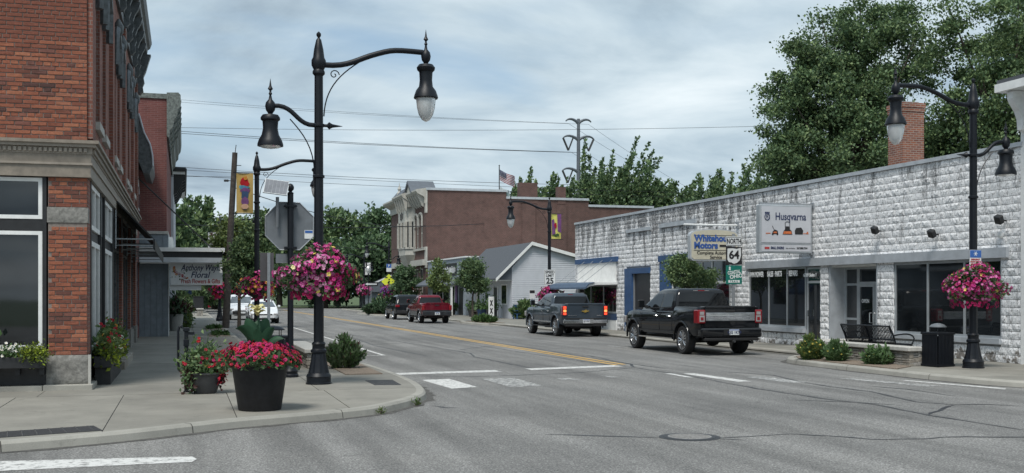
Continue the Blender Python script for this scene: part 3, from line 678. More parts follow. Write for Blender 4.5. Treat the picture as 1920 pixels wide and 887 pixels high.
# storefront: south side
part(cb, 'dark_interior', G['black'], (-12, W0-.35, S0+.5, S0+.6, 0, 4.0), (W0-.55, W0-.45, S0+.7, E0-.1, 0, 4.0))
part(cb, 'shop_panel', G['black_wood'], (-12, -2.41, S0+.06, S0+.12, .10, .62), (-12, -2.41, S0+.05, S0+.14, 2.90, 3.10), (-2.47, -2.40, S0+.02, S0+.16, .1, 3.9), (-12, -2.48, S0+.02, S0+.12, .60, .74))
for i in range(4):
    x1 = -2.47-i*2.4
    glazing(cb, 'y', S0, -1, x1-2.3, x1-.0, .75, 2.89, (), (), .07, G['white'], G['glass'], .04, fd=.06); glazing(cb, 'y', S0, -1, x1-2.3, x1-.0, 3.11, 3.86, (), (), .07, G['white'], G['glass'], .04, fd=.06)
# storefront cornice with dentils, turning the corner
def band(name, m_, d, z0, z1, chamfer=0):
    part(cb, name, m_, (-15, W0+d, S0-d, S0+.02, z0, z1), (W0-.05, W0+d, S0+.02, E0-.02, z0, z1))
band('fascia_board', G['taupe'], .06, 3.88, 4.10); band('fascia_moulding', G['taupe_light'], .09, 4.10, 4.14); band('frieze_board', G['taupe'], .07, 4.14, 4.30); band('dentil_board', G['taupe_light'], .085, 4.30, 4.42); band('crown_moulding', G['taupe_light'], .16, 4.42, 4.48); band('crown_top', G['taupe'], .21, 4.48, 4.54)
mb = MB()
for k in range(36): mb.box(-2.0-k*.085+.25, -2.0-k*.085+.30, S0-.125, S0-.085, 4.33, 4.40)
for k in range(250): mb.box(W0+.085, W0+.125, S0+.05+k*.085, S0+.10+k*.085, 4.33, 4.40)
tag(mb.build('dentils', G['taupe_light'], cb, world=True), kind='stuff')
# storefront: street side
part(cb, 'street_panel', G['black_wood'], (W0-.12, W0-.06, S0+.62, 29.6, .09, .62), (W0-.12, W0-.04, S0+.62, 29.6, 2.78, 2.98), (W0-.1, W0+.02, S0+.62, S0+.75, .09, 3.9), (W0-.1, W0+.02, 25.1, 25.25, .09, 3.9), (W0-.1, W0+.02, 26.3, 26.45, .09, 3.9), (W0-.1, W0+.02, 29.3, 29.6, .09, 3.9))
for a, b_ in ((22.7, 25.1), (26.45, 29.3)):
    glazing(cb, 'x', W0, 1, a, b_, .64, 2.77, ((a+b_)/2,), (), .10, G['white'], G['glass'], .0, fd=.09); glazing(cb, 'x', W0, 1, a, b_, 2.99, 3.86, ((a+b_)/2,), (), .09, G['white'], G['glass'], .0, fd=.09)
sd = part(cb, 'shop_door', G['black_wood'], (W0-.25, W0-.18, 25.27, 26.28, .09, 2.75)); 
part(cb, 'transom', G['darktrim'], (W0-.12, W0-.03, 25.27, 26.28, 3.0, 3.86))
for q in ((W0-.3, W0+.02, 33.4, 34.1, .1, 3.9), (W0-.3, W0+.02, 38.4, 39.1, .6, 3.9), (W0-.3, W0+.03, 42.3, 43.38, .6, 4.45)): part(cb, 'brick_pier', G['brick_red'], q)
for q in ((W0-.3, W0+.05, 38.38, 39.12, .0, .6), (W0-.3, W0+.06, 42.28, 43.39, .0, .6)): part(cb, 'pier_base', G['stone'], q)
for a, b_ in ((29.65, 33.4), (34.1, 38.4), (39.1, 42.3)):
    glazing(cb, 'x', W0, 1, a, b_, .5, 3.86, (lerp(a, b_, .33), lerp(a, b_, .66)), (2.9,), .07, G['darktrim'], G['glass'], .06)
    part(cb, 'bulkhead', G['stone'], (W0-.2, W0-.02, a, b_, 0, .5))
# black awning on an open frame over the second shop front
aw = MB(); y0, y1 = 30.0, 42.2
aw.prism([(W0+.02, 4.12), (W0+.95, 3.12), (W0+.99, 3.13), (W0+.02, 4.18)], 'y', y0, y1); aw.prism([(W0+.95, 3.13), (W0+.99, 3.13), (W0+.99, 2.86), (W0+.95, 2.90)], 'y', y0, y1)
aw.build('awning', G['black'], cb, world=True)
fr = MB()
for y in (y0, 33, 36, 39, y1):
    fr.tube([(W0+.02, y, 3.14), (W0+.95, y, 3.14)], .02, 6); fr.tube([(W0+.02, y, 2.98), (W0+.93, y, 2.98)], .014, 6); fr.tube([(W0+.04, y, 2.9), (W0+.04, y, 4.1)], .02, 6)
for z in (3.14, 2.98): fr.tube([(W0+.93, y0, z), (W0+.93, y1, z)], .016, 6)
fr.build('awning_frame', G['frame_alu'], cb, world=True)
# window boxes are things of their own
def plants_box(o, x0, x1, y0, y1, z, mats, n, h, seed, size=.05):
    r = np.random.default_rng(seed); p = np.stack([r.uniform(x0, x1, n), r.uniform(y0, y1, n), z+np.abs(r.normal(0, h*.5, n))], 1)
    return tag(link('foliage', leaves_mesh('foliage', p, size, mats, seed, 1.8, np.tile([0, -.1, .6], (n, 1)), .8), o), kind='stuff')
def blossoms(o, items, mats, seed=0, name='blossoms'):
    return tag(flowers_mb(items, mats, seed).build(name, mats, o), kind='stuff')
FL = ['magenta', 'pink', 'pale', 'rose', 'crimson', 'yellow', 'cream', 'purple', 'white', 'orange', 'red', 'throat', 'throat_dk']
FM = [G['fl_'+k] for k in FL]; FI = {k: i for i, k in enumerate(FL)}
wb = empty('window_box', (-3.3, S0-.2, .42), 0, 'black window box of white and pink flowers under the corner shop window', 'window box', 'window boxes on the corner shop')
MB().box(-1.2, .90, -.12, .12, 0, .20).build('box', G['black_wood'], wb, bevel=.008)
for bx0 in (-2.9, -2.5): part(wb, 'bracket', G['black_wood'], (bx0, bx0+.08, S0-.2, S0+.02, .3, .42))
plants_box(wb, -1.2, .5, -.13, .08, .20, [G['leaf_g'], G['leaf_a']], 900, .16, 3, .045)
r_ = np.random.default_rng(5); n = 1500
p = np.stack([.70+r_.normal(0, .115, n), -.05+r_.normal(0, .07, n), .24+r_.normal(0, .075, n)], 1)
tag(link('lime_trailer', leaves_mesh('lime_trailer', p, .03, [G['leaf_bright'], G['leaf_y']], 5, 2, np.tile([.2, -.2, .3], (n, 1)), .8), wb), kind='stuff')
p = np.stack([-.25+r_.normal(0, .09, 500), -.14+r_.normal(0, .03, 500), .02+r_.normal(0, .13, 500)], 1)
tag(link('dry_trailer', leaves_mesh('dry_trailer', p, .035, [G['leaf_bronze'], G['bark']], 6, 2.5), wb), kind='stuff')
st = MB(); its = []
for k, (x, z, c) in enumerate([(-.05, .62, 'crimson'), (-.55, .55, 'rose')]):
    st.tube([(x, 0, .15), (x+.02, -.02, z)], .008, 5)
    for a in range(9): its.append(((x+.02+rng.gauss(0, .02), -.03+rng.gauss(0, .02), z+rng.gauss(0, .016)), (rng.gauss(0, .6), -1, rng.gauss(.4, .4)), .03, FI[c], FI['throat_dk']))
    p = np.array([(x+rng.gauss(0, .05), rng.gauss(-.02, .04), rng.uniform(.2, z-.05)) for _ in range(60)]); link('stem_leaves', leaves_mesh('stem_leaves', p, .07, [G['leaf_g']], k, 1.7, None), wb)
st.build('stems', G['leaf_g'], wb)
for k in range(60):
    x = rng.uniform(-1.15, .42); cc = 'white' if x > .12 or rng.random() < .3 else rng.choice(['magenta', 'pink', 'rose'])
    its.append(((x, rng.uniform(-.15, .02), .26+abs(rng.gauss(0, .09))), (rng.gauss(0, .4), -1, rng.gauss(.5, .3)), .026, FI[cc], FI['yellow' if cc == 'white' else 'throat_dk']))
for k in range(14): its.append(((rng.uniform(.15, .45), rng.uniform(-.16, -.02), .14+rng.random()*.32), (rng.gauss(0, .4), -1, rng.gauss(.5, .3)), .03, FI['white'], FI['yellow']))
blossoms(wb, its, FM)
wb2 = empty('window_box', (W0+.2, 23.9, .33), 0, 'window box of red, yellow and purple flowers beside the sidewalk wall', 'window box', 'window boxes on the corner shop')
MB().box(-.16, .16, -1.1, 2.9, 0, .22).build('box', G['black_wood'], wb2, bevel=.008)
MB().box(-.14, .14, -1.0, 2.8, -.33, 0).build('stand', G['black_wood'], wb2)
r_ = np.random.default_rng(8); n = 2600
p = np.stack([.02+r_.normal(0, .10, n), r_.uniform(-1.1, 3.0, n), .22+np.abs(r_.normal(0, .20, n))], 1); tag(link('foliage', leaves_mesh('foliage', p, .06, [G['leaf_g'], G['leaf_y'], G['leaf_b']], 9, 1.9, np.tile([.15, -.1, .6], (n, 1)), .8), wb2), kind='stuff')
n = 1800; p = np.stack([.10+r_.normal(0, .10, n), r_.uniform(-1.15, 1.6, n), .26+r_.normal(0, .09, n)], 1); tag(link('lime_trailer', leaves_mesh('lime_trailer', p, .055, [G['leaf_bright'], G['leaf_y']], 10, 1.8), wb2), kind='stuff')
its = []
for k in range(170):
    y = rng.uniform(-1.1, 2.9); z = .24+abs(rng.gauss(0, .22)); x = .06+rng.gauss(0, .10)
    cc = 'purple' if y > 2.0 else rng.choice(['red', 'crimson', 'cream', 'cream', 'yellow', 'orange', 'red', 'white'])
    if z > .6: cc = rng.choice(['red', 'orange', 'crimson'])
    its.append(((x, y, min(z, .85)), (.5+rng.gauss(0, .3), -.9, rng.gauss(.5, .3)), rng.uniform(.03, .05), FI[cc], FI['yellow'] if cc in ('cream', 'white') else FI['throat_dk']))
blossoms(wb2, its, FM)
lg = empty('stone_ledge', (W0+.2, 29.5, 0), 0, 'pale stone ledge along the foot of the corner shop wall', 'ledge')
for k in range(7): MB().box(-.18, .20, -2.3+k*.62, -1.69+k*.62, -.02, .20+.02*(k % 2)).build('ledge_stone', G['ledge'], lg, bevel=.015)
# ================================================================== NEXT BUILDINGS ON THE LEFT
b2 = empty('brick_shop_building', (-1.75, 43.5, 0), 0, 'narrow brick shop with arched white window below a curved dark metal hood', 'building')
mb = MB(); pierced(mb, 'x', -1.75, 43.42, 48.0, 0, 8.3, [(44.3, 46.9, 4.6, 6.4), (43.9, 47.6, .45, 3.0)], .2, 1)
mb.quad((-14, 43.42, 8.3), (-14, 48, 8.3), (-1.75, 48, 8.3), (-1.75, 43.42, 8.3)); mb.build('wall', G['brick_bldg3'], b2, world=True)
glazing(b2, 'x', -1.75, 1, 43.9, 47.6, .45, 3.0, (45.1, 46.4), (2.3,), .07, G['greyblue'], G['glass'], .05)
aw = MB(); aw.prism([(44.1, 4.3), (47.1, 4.3)]+[(45.6+1.5*math.cos(a), 5.0+1.35*math.sin(a)) for a in [math.pi*k/10 for k in range(11)]], 'x', -1.745, -1.70); wo = aw.build('arched_window', G['white'], b2, world=True)
for k in range(3): 
    pb = MB(); pb.box(-1.70, -1.685, 44.25+k*.95, 45.05+k*.95, 4.42, 5.0); pb.build('pane', G['pale_glass'], wo, world=False).location = (1.75, -43.5, 0)
    pb = MB(); pb.box(-1.70, -1.685, 44.4+k*.9, 45.1+k*.9, 5.08, 5.9-.25*abs(k-1)); pb.build('pane', G['pale_glass'], wo).location = (1.75, -43.5, 0)
hp = [(0, 8.45), (.12, 8.42), (.30, 7.75), (.52, 7.30), (.60, 6.9), (.62, 6.5), (.52, 6.2), (.30, 6.25), (.12, 6.7), (0, 6.75)]
MB().prism([(-1.75+x, z) for x, z in hp], 'y', 43.75, 47.7).build('metal_hood', G['darktrim'], b2, world=True)
MB().tube([(-1.75+x+.02, 43.74, z) for x, z in hp[:6]], .035, 6).build('hood_edge', G['coping'], b2, world=True)
b3 = empty('projecting_brick_building', (-.68, 48.1, 0), 0, 'two-storey pink-red brick building with mossy bracketed cornice behind the floral canopy', 'building')
part(b3, 'side_wall', G['brick_bldg3'], (-12, -.68, 48.1, 64, 4.32, 9.75)); part(b3, 'roof_edge', G['mossmetal'], (-12, -.66, 48.05, 64, 9.75, 9.95))
part(b3, 'stone_course', G['limestone'], (-12, -.62, 48.04, 64, 4.20, 4.32))
mb = MB()
for k in range(9): mb.box(-2.55+k*.235, -2.55+k*.235+.222, 48.12, 48.16, 0, 4.19)
wp = part(b3, 'lower_wall', G['greyblue'], (-12, -.66, 48.17, 64, 0, 4.19))
for k in range(9): MB().box(-2.72+k*.235, -2.72+k*.235+.223, 48.125, 48.168, 0, 4.18).build('board', G['greyblue'], wp, world=False).location = (.68, -48.1, 0)
cp = [(0, 8.25), (.08, 8.2), (.10, 8.5), (.22, 8.65), (.26, 8.95), (.38, 9.1), (.40, 9.35), (.5, 9.5), (.54, 9.75), (.55, 9.92), (.46, 10.02), (0, 10.0)]
MB().prism([(-.68+x, z) for x, z in cp], 'y', 48.0, 64).build('cornice', G['mossmetal'], b3, world=True)
for k in range(5): MB().prism([(-.68+.02+x*1.03, z-.05) for x, z in cp[:9]]+[(-.68, 9.6)], 'y', 47.95+k*1.6, 48.3+k*1.6).build('cornice_bracket', G['mossmetal'], b3, world=True)
mb = MB(); mb.box(-.66, -.60, 48.2, 48.36, 0, 4.19); mb.box(-.66, -.60, 49.3, 49.42, 0, 3.2); mb.box(-.66, -.6, 48.36, 49.3, 3.0, 3.2); mb.build('door_frame', G['white'], b3, world=True)
d3 = part(b3, 'door', G['white'], (-.66, -.63, 48.36, 49.3, .05, 3.0)); part(d3, 'door_panel', G['sign_white']) if False else None
part(b3, 'mail_slot', G['black'], (-.63, -.60, 48.7, 48.95, 1.15, 1.5)); part(b3, 'kick_plate', G['black'], (-.63, -.61, 48.5, 48.7, .1, .45))
part(b3, 'fascia', G['white'], (-.66, -.45, 48.3, 63, 3.25, 4.1))
b4 = empty('white_gabled_house', (-.9, 64.5, 0), 0, 'pale house with dark bracketed eave beyond the pink-red brick building', 'building')
part(b4, 'wall', G['grey_siding'], (-10, -.55, 64.1, 80, 0, 8.3)); part(b4, 'eave', G['black'], (-10.5, .15, 63.9, 80.3, 8.45, 8.62)); part(b4, 'gable_board', G['white'], (-10.4, .05, 64.0, 80.2, 8.30, 8.45))
for k in range(5): MB().prism([(-.55, 7.2), (-.40, 7.25), (-.15, 7.7), (-.1, 7.9), (.08, 8.0), (.1, 8.3), (-.55, 8.3)], 'y', 64.12+k*1.7, 64.4+k*1.7).build('bracket', G['black'], b4, world=True)
part(b4, 'roof', G['shingle'], (-10.4, .1, 64, 80.2, 8.62, 8.7))
sg = MB(); sg.prism([(-.55, 2.75), (.42, 1.92), (.42, 1.72), (.36, 1.70), (-.55, 2.45)], 'y', 66, 68.6); sg.build('door_awning', G['blue_dk'], b4, world=True)
part(b4, 'window', G['glass'], (-.56, -.53, 70, 72, 1, 2.8))
# canopy with the hanging florist's sign
ca = empty('sidewalk_canopy', (-1.7, 48, 3), 0, 'flat white-edged canopy over the sidewalk hung from two rods', 'canopy')
part(ca, 'roof_slab', G['black'], (-1.72, 1.52, 47.2, 52.5, 3.22, 3.46)); part(ca, 'top_edge', G['white'], (-1.72, 1.60, 47.12, 52.6, 3.46, 3.62)); part(ca, 'lower_edge', G['coping'], (-1.72, 1.50, 47.18, 52.48, 3.02, 3.22))
part(ca, 'soffit', G['white'], (-1.70, 1.45, 47.25, 52.4, 2.98, 3.02)); part(ca, 'gutter_drop', G['white'], (1.40, 1.5, 47.2, 47.3, 2.6, 3.0)) 
for y in (47.5, 47.9): MB().tube([(-1.68, y-2.2, 6.2), (1.1, y, 3.62)], .018, 6).build('rod', G['iron'], ca, world=True)
fs = empty('floral_sign', (.5, 47.6, 2.55), 0, 'white hanging florist sign with script lettering under the canopy', 'sign')
MB().box(-1.03, 1.02, -.03, .03, -.44, .44).build('board', G['sign_white'], fs, bevel=.006)
part(fs, 'lower_board', G['sign_white'], (-.55, .68, 47.66, 47.7, 1.9, 2.14))
for x in (-.62, .72): MB().box(x-.025, x+.025, -.01, .01, .44, .62).build('hanger', G['white'], fs)
text('Anthony Wayne', .36, G['navy_ink'], fs, (.20, -.034, .26), bold=.006, shear=.3, sx=.68); text('Floral', .36, G['navy_ink'], fs, (.12, -.034, -.03), bold=.006, shear=.3, sx=.9); text('Fresh Flowers & Gifts', .25, G['red_ink'], fs, (.15, -.034, -.29), bold=.004, sx=.70)
its = [((-.88+rng.gauss(.0, .06)+.5*(k/14)*(k/14), -.04, .25-.03*k+rng.gauss(0, .04)), (0, -1, 0), rng.uniform(.035, .065), FI[rng.choice(['red', 'orange', 'crimson', 'throat'])], FI['throat_dk']) for k in range(15)]
blossoms(fs, its, FM, name='painted_flowers')
p = np.array([(-.85+rng.gauss(0, .1)+.3*(k % 2), -.038, rng.uniform(-.25, .3)) for k in range(40)]); me = leaves_mesh('painted_leaves', p, .05, [G['ink'], G['leaf_g']], 3); tag(link('painted_leaves', me, fs, scale=(1, .1, 1)), kind='stuff')
for ch in fs.children:
    if ch.name.startswith('painted_leaves'): ch.location = (0, -.035, 0)
# planter pots, stair rail past the canopy
pt = empty('tall_pot', (-.36, 55.2, 0), 0, 'tall grey pot of dark grasses beside the stair rail', 'plant pot')
MB().lathe([(.26, 0), (.34, .75), (.36, .8), (.30, .8)], 16).build('pot', G['concrete_post'], pt, smooth=40)
n = 900; r_ = np.random.default_rng(2); p = np.stack([r_.normal(0, .19, n), r_.normal(0, .2, n), .8+np.abs(r_.normal(0, .28, n))], 1); tag(link('foliage', leaves_mesh('f', p, .12, [G['leaf_ever'], G['leaf_a'], G['leaf_bronze']], 3, 2.2, np.tile([0, 0, .8], (n, 1))), pt), kind='stuff')
rl = empty('stair_rail', (-.65, 57.5, 0), 0, 'black sloping stair rail beyond the tall grey pot', 'railing')
mb = MB(); mb.tube([(-.3, 0, 2.1), (.75, .1, 1.1)], .03, 6); mb.tube([(-.3, 0, 1.2), (.75, .1, .3)], .025, 6); mb.build('handrail', G['black'], rl)
for k in range(6): MB().tube([(-.3+k*.21, .02*k, 1.15-.17*k), (-.3+k*.21, .02*k, 2.1-.19*k)], .014, 5).build('baluster', G['black'], rl)
yb = empty('garden_shrub', (.02, 60.5, 0), 0, 'yellow-green leafy shrub spilling over the sidewalk by the stair rail', 'shrub')
n = 2200; p = np.stack([r_.normal(0, .17, n), r_.normal(0, .6, n), np.abs(r_.normal(.5, .4, n))], 1); tag(link('foliage', leaves_mesh('f', p, .09, [G['leaf_y'], G['leaf_g']], 4, 1.8), yb), kind='stuff')
# far end: stone building with a painted sign
fb = empty('stone_wall_building', (6, 152, 0), 0, 'low stone building with a purple painted sign at the far street end', 'building')
part(fb, 'wall', G['ledge'], (-14, 4.4, 152, 160, 0, 2.6)); part(fb, 'roof', G['shingle'], (-14.5, 4.6, 151.5, 161, 2.6, 2.8))
sp = part(fb, 'sign_panel', mat('purple_sign', (.10, .02, .11), .5, .5, 2), (2.0, 3.6, 151.9, 151.97, .5, 1.6)); part(fb, 'blue_panel', G['blue'], (.9, 1.9, 151.9, 151.97, .6, 1.6)); MB().lathe([(.5, 0), (.5, .05)], 16, (3.2, 151.84, .45), 'y').build('red_swash', G['fl_crimson'], fb, world=True).scale = (1, 1, 1)
text('Village', .6, G['white_ink'], fb, (2.8-6, 151.82-152, 1.05), bold=.01, shear=.3)
# ================================================================== WHITE BLOCK BUILDING (right)
wbk = empty('white_block_building', (20, 23.1, 0), 0, 'long low white painted concrete block shop building with blue trim and metal coping', 'building')
FX = 20.0; Y0, Y1, TOP = 23.1, 56.3, 5.42
HO = [(50.35, 55.8, .78, 2.2), (46.32, 49.09, 0, 2.9), (38.7, 45.1, .55, 3.38), (33.29, 37.2, .58, 2.66), (32.35, 33.29, 0, 2.66), (29.22, 31.86, 0, 2.66), (23.9, 28.42, .56, 2.66)]
mb = MB(); pierced(mb, 'x', FX+.035, Y0, Y1, 0, TOP, HO, .3, -1)
mb.quad((FX+.035, Y1, 0), (40, Y1, 0), (40, Y1, TOP), (FX+.035, Y1, TOP)); mb.quad((40, Y0, 0), (FX+.035, Y0, 0), (FX+.035, Y0, TOP), (40, Y0, TOP))
mb.build('joint_bed', G['block_joint'], wbk, world=True)
part(wbk, 'roof', G['roofing'], (20.3, 40, Y0+.05, Y1-.05, 4.9, 5.05)); part(wbk, 'parapet_back', G['roofing'], (20.25, 20.33, Y0, Y1, 4.9, TOP))
for k in range(11):
    a = Y0+k*(Y1-Y0)/11; part(wbk, 'coping', G['coping'], (FX-.07, 20.36, a+.004, a+(Y1-Y0)/11-.004, TOP, 5.53))
part(wbk, 'interior_back', G['black'], (20.6, 20.7, Y0+.2, Y1-.2, 0, 4.5))
def rock_block(wd, seed, ht=.2, nx=5, nz=3):
    r = random.Random(seed); V = []; F_ = []; a = wd/2-.006; c = ht/2-.006
    for j in range(nz+1):
        for i in range(nx+1):
            ed = (i in (0, nx)) or (j in (0, nz)); d = .010 if ed else r.uniform(.018, .042)
            ji = 0 if ed else r.uniform(-.25, .25)
            V.append((-d, lerp(-a, a, (i+ji)/nx), lerp(-c, c, (j+(0 if ed else r.uniform(-.25, .25)))/nz)))
    for j in range(nz):
        for i in range(nx):
            q = j*(nx+1)+i; F_ += [(q, q+nx+1, q+1), (q+1, q+nx+1, q+nx+2)] if r.random() < .5 else [(q, q+nx+1, q+nx+2), (q, q+nx+2, q+1)]
    rim = [i for i in range(nx)]+[nx+(nx+1)*j for j in range(nz)]+[nz*(nx+1)+i for i in range(nx, 0, -1)]+[(nx+1)*j for j in range(nz, 0, -1)]
    b_ = len(V); V += [(.04, V[i][1], V[i][2]) for i in rim]; n = len(rim)
    for k in range(n): F_.append((rim[k], rim[(k+1) % n], b_+(k+1) % n, b_+k))
    return V, F_
BV = {w_: [rock_block(w_, 100*i+k) for k in range(7)] for i, w_ in enumerate((.4, .2))}
BM_ = {}
for w_, l in BV.items():
    BM_[w_] = []
    for V, F_ in l:
        q = MB(); q.add(V, F_); BM_[w_].append(q.mesh('block', G['block']))
cand = []
nz_ = int(TOP/.2); ch = TOP/nz_
for r_i in range(nz_):
    z = (r_i+.5)*ch; y = Y0-(.2 if r_i % 2 else 0)
    while y < Y1:
        a, b_ = max(y, Y0), min(y+.4, Y1); y += .4
        segs = [(a, b_)]
        for h in HO:
            if h[2]-ch*.45 < z < h[3]+ch*.35:
                ns = []
                for (s0, s1) in segs:
                    if h[1] <= s0 or h[0] >= s1: ns.append((s0, s1)); continue
                    if h[0]-s0 > .05: ns.append((s0, h[0]))
                    if s1-h[1] > .05: ns.append((h[1], s1))
                segs = ns
        for s0, s1 in segs:
            if s1-s0 > .05: cand.append((s0, s1, z))
cand.sort(key=lambda c: c[0]); tot = MB(); nb = 0
for s0, s1, z in cand:
    wd = s1-s0; k = .4 if wd > .27 else .2; i = rng.randrange(7); sy = wd/k; fz = ch/.2; fl = rng.choice((-1, 1))
    loc = (FX-20, (s0+s1)/2-23.1, z); dx = rng.uniform(.35, 1.0)
    if nb < 300 and z > .1 and 23.0 < s0:
        link('block', BM_[k][i], wbk, loc, None, (dx, sy, fz)); nb += 1
    else:
        V, F_ = BV[k][i]; tot.add([(v[0]*dx+loc[0], v[1]*sy+loc[1], v[2]*fz+loc[2]) for v in V], F_)
tag(tot.build('blockwork', G['block'], wbk), kind='stuff')
# lintels, flush panels
part(wbk, 'lintel', G['coping'], (FX-.10, FX+.02, 46.1, 48.95, 4.60, 4.75)); part(wbk, 'lintel', G['coping'], (FX-.10, FX+.02, 41.5, 45.15, 4.62, 4.80))
# metal fascia over the shop fronts
for a, b_ in ((23.6, 26.05), (26.055, 29.2), (29.205, 33.2), (33.205, 37.3)): part(wbk, 'metal_fascia', G['coping'], (FX-.11, FX+.03, a, b_, 2.67, 2.93))
# shop front by the mower sign
glazing(wbk, 'x', FX, -1, 33.29, 37.2, .60, 2.66, (34.53, 35.79), (), .06, setback=.02)
part(wbk, 'window_sill', G['coping'], (FX-.10, FX+.1, 33.3, 37.2, .44, .60))
sdw = glazing(wbk, 'x', FX, -1, 32.37, 33.27, .04, 2.64, (), (2.14,), .075, setback=.04, name='shop_door'); text('6789 Suite 1', .16, G['white_ink'], wbk, (-.105, 32.82-23.1, 2.37), (R(90), 0, R(-90)), bold=.004)
part(sdw, 'handle', G['chrome'], (-.05, -.0, 9.95, 10.0, 1.0, 1.2))
for s_, yy in (('LAWN MOWER', 36.5), ('SALES · PARTS', 35.16), ('· REPAIRS', 33.95)): text(s_, .26, G['white_ink'], wbk, (-.10, yy-23.1, 2.44), (R(90), 0, R(-90)), bold=.007, sx=.62)
# recessed double-door entrance
part(wbk, 'recess_wall', G['coping'], (FX+.0, FX+1.1, 31.78, 31.86, 0, 2.66)); part(wbk, 'recess_wall', G['coping'], (FX+.0, FX+1.1, 29.22, 29.28, 0, 2.66)); part(wbk, 'recess_ceiling', G['white'], (FX+.05, FX+1.1, 29.3, 31.8, 2.6, 2.66))
glazing(wbk, 'x', FX+.55, -1, 31.05, 31.78, .02, 2.6, (), (.95, 2.05), .07, setback=0, name='side_light')
glazing(wbk, 'x', FX+.55, -1, 29.3, 31.05, 2.06, 2.6, (), (), .07, setback=0, name='transom_light')
for a, b_, h_ in ((29.3, 30.17, 30.08), (30.18, 31.05, 30.27)):
    dd = glazing(wbk, 'x', FX+.55, -1, a, b_, .02, 2.06, (), (), .09, setback=0, name='shop_door'); hb = MB(); hb.tube([(.50, h_-23.1, .85), (.44, h_-23.1, .85), (.44, h_-23.1, 1.15), (.50, h_-23.1, 1.15)], .014, 6); hb.build('handle', G['chrome'], dd)
text('OPEN', .16, G['white_ink'], wbk, (.575-.05, 30.62-23.1, 1.52), (R(90), 0, R(-90)), bold=.003)
# big display window at the near end
glazing(wbk, 'x', FX, -1, 23.9, 28.42, .60, 2.66, (25.36, 26.9), (), .07, setback=.03); part(wbk, 'window_sill', G['coping'], (FX-.09, FX+.1, 23.88, 28.44, .46, .60))
# blue shop front behind the small tree
part(wbk, 'blue_lintel', G['blue'], (FX-.12, FX+.05, 38.6, 45.2, 3.14, 3.40)); part(wbk, 'blue_jamb', G['blue'], (FX-.09, FX+.1, 44.1, 45.1, 0, 3.14))
glazing(wbk, 'x', FX, -1, 38.75, 44.08, .58, 3.12, (40.3, 41.2, 42.8), (2.2,), .09, G['white'], setback=.04)
# blue door
part(wbk, 'blue_door_head', G['blue'], (FX-.10, FX+.06, 46.25, 49.15, 2.68, 2.93)); part(wbk, 'blue_door_jamb', G['blue'], (FX-.10, FX+.08, 48.25, 49.13, 0, 2.68)); part(wbk, 'steel_door', mat('dark_brown_door', (.022, .022, .024), .4, .3, 3), (FX+.05, FX+.1, 46.34, 48.24, 0, 2.67))
part(wbk, 'door_edge', G['galv'], (FX-.02, FX+.05, 48.18, 48.24, 0, 2.67))
# canopy window at the far end
part(wbk, 'blue_band', G['blue'], (FX-.13, FX+.02, 50.1, 56.0, 3.30, 3.55)); 
cg = part(wbk, 'corrugated_panel', G['white'], (FX-.06, FX-.02, 50.3, 55.8, 2.25, 3.30))
mb = MB()
for k in range(42): mb.box(FX-.085, FX-.06, 50.34+k*.13, 50.40+k*.13, 2.27, 3.28)
tag(mb.build('ribs', G['white'], cg, world=False), kind='stuff').location = (-20, -23.1, 0)
glazing(wbk, 'x', FX, -1, 50.4, 55.8, .80, 2.2, (52.2, 54.0), (), .07, setback=.02)
part(wbk, 'blue_base_band', G['blue_dk'], (FX-.06, FX+.02, 50.3, 55.8, .48, .78)); part(wbk, 'white_base', G['white'], (FX-.05, FX+.02, 50.3, 55.8, 0, .48))
cn = empty('shop_canopy', (20, 50.2, 2.2), 0, 'white rounded canopy with blue edge held by rods over the far window', 'canopy')
pr_ = [(FX-.02, 2.3), (FX-1.2, 2.3), (FX-1.5, 2.22), (FX-1.65, 2.05), (FX-1.55, 2.04), (FX-1.4, 2.12), (FX-1.1, 2.18), (FX-.02, 2.2)]
MB().prism(pr_, 'y', 50.2, 56.0).build('shell', G['white'], cn, world=True, smooth=30); MB().prism([(x-.02, z+.012) for x, z in pr_[1:4]]+[(FX-1.68, 1.98), (FX-1.64, 2.0), (FX-1.48, 2.2), (FX-1.2, 2.29)], 'y', 50.15, 56.02).build('blue_edge', G['canopy_blue'], cn, world=True)
for y in (50.6, 51.9, 53.2, 54.5): MB().tube([(FX-.14, y, 3.4), (FX-1.3, y+.9, 2.28)], .014, 5).build('rod', G['galv'], cn, world=True)
# flood lights
for k, (y, z, nm) in enumerate(((29.0, 3.62, 'above the double doors'), (26.35, 3.38, 'above the middle of the display window'), (23.7, 3.6, 'at the near end of the white wall'))):
    f_ = empty('flood_light', (FX-.08, y, z), 0, 'small black flood light '+nm, 'light', 'flood lights on the white block wall')
    MB().tube([(.06, 0, .0), (-.08, 0, .02)], .02, 6).build('arm', G['black'], f_)
    h_ = MB(); h_.cbox((0, 0, 0), (.16, .20, .22)); o = h_.build('head', G['black'], f_, bevel=.02); o.location = (-.16, 0, .03); o.rotation_euler = (.25, -.5, 0)
cc_ = empty('security_camera', (FX-.06, 23.85, 3.25), 0, 'white dome security camera under the near flood light', 'camera'); MB().lathe([(.07, .06), (.08, .0), (.06, -.06), (.02, -.09)], 12).build('dome', G['white'], cc_, smooth=60); MB().box(-.02, .1, -.03, .03, .03, .07).build('mount', G['white'], cc_)
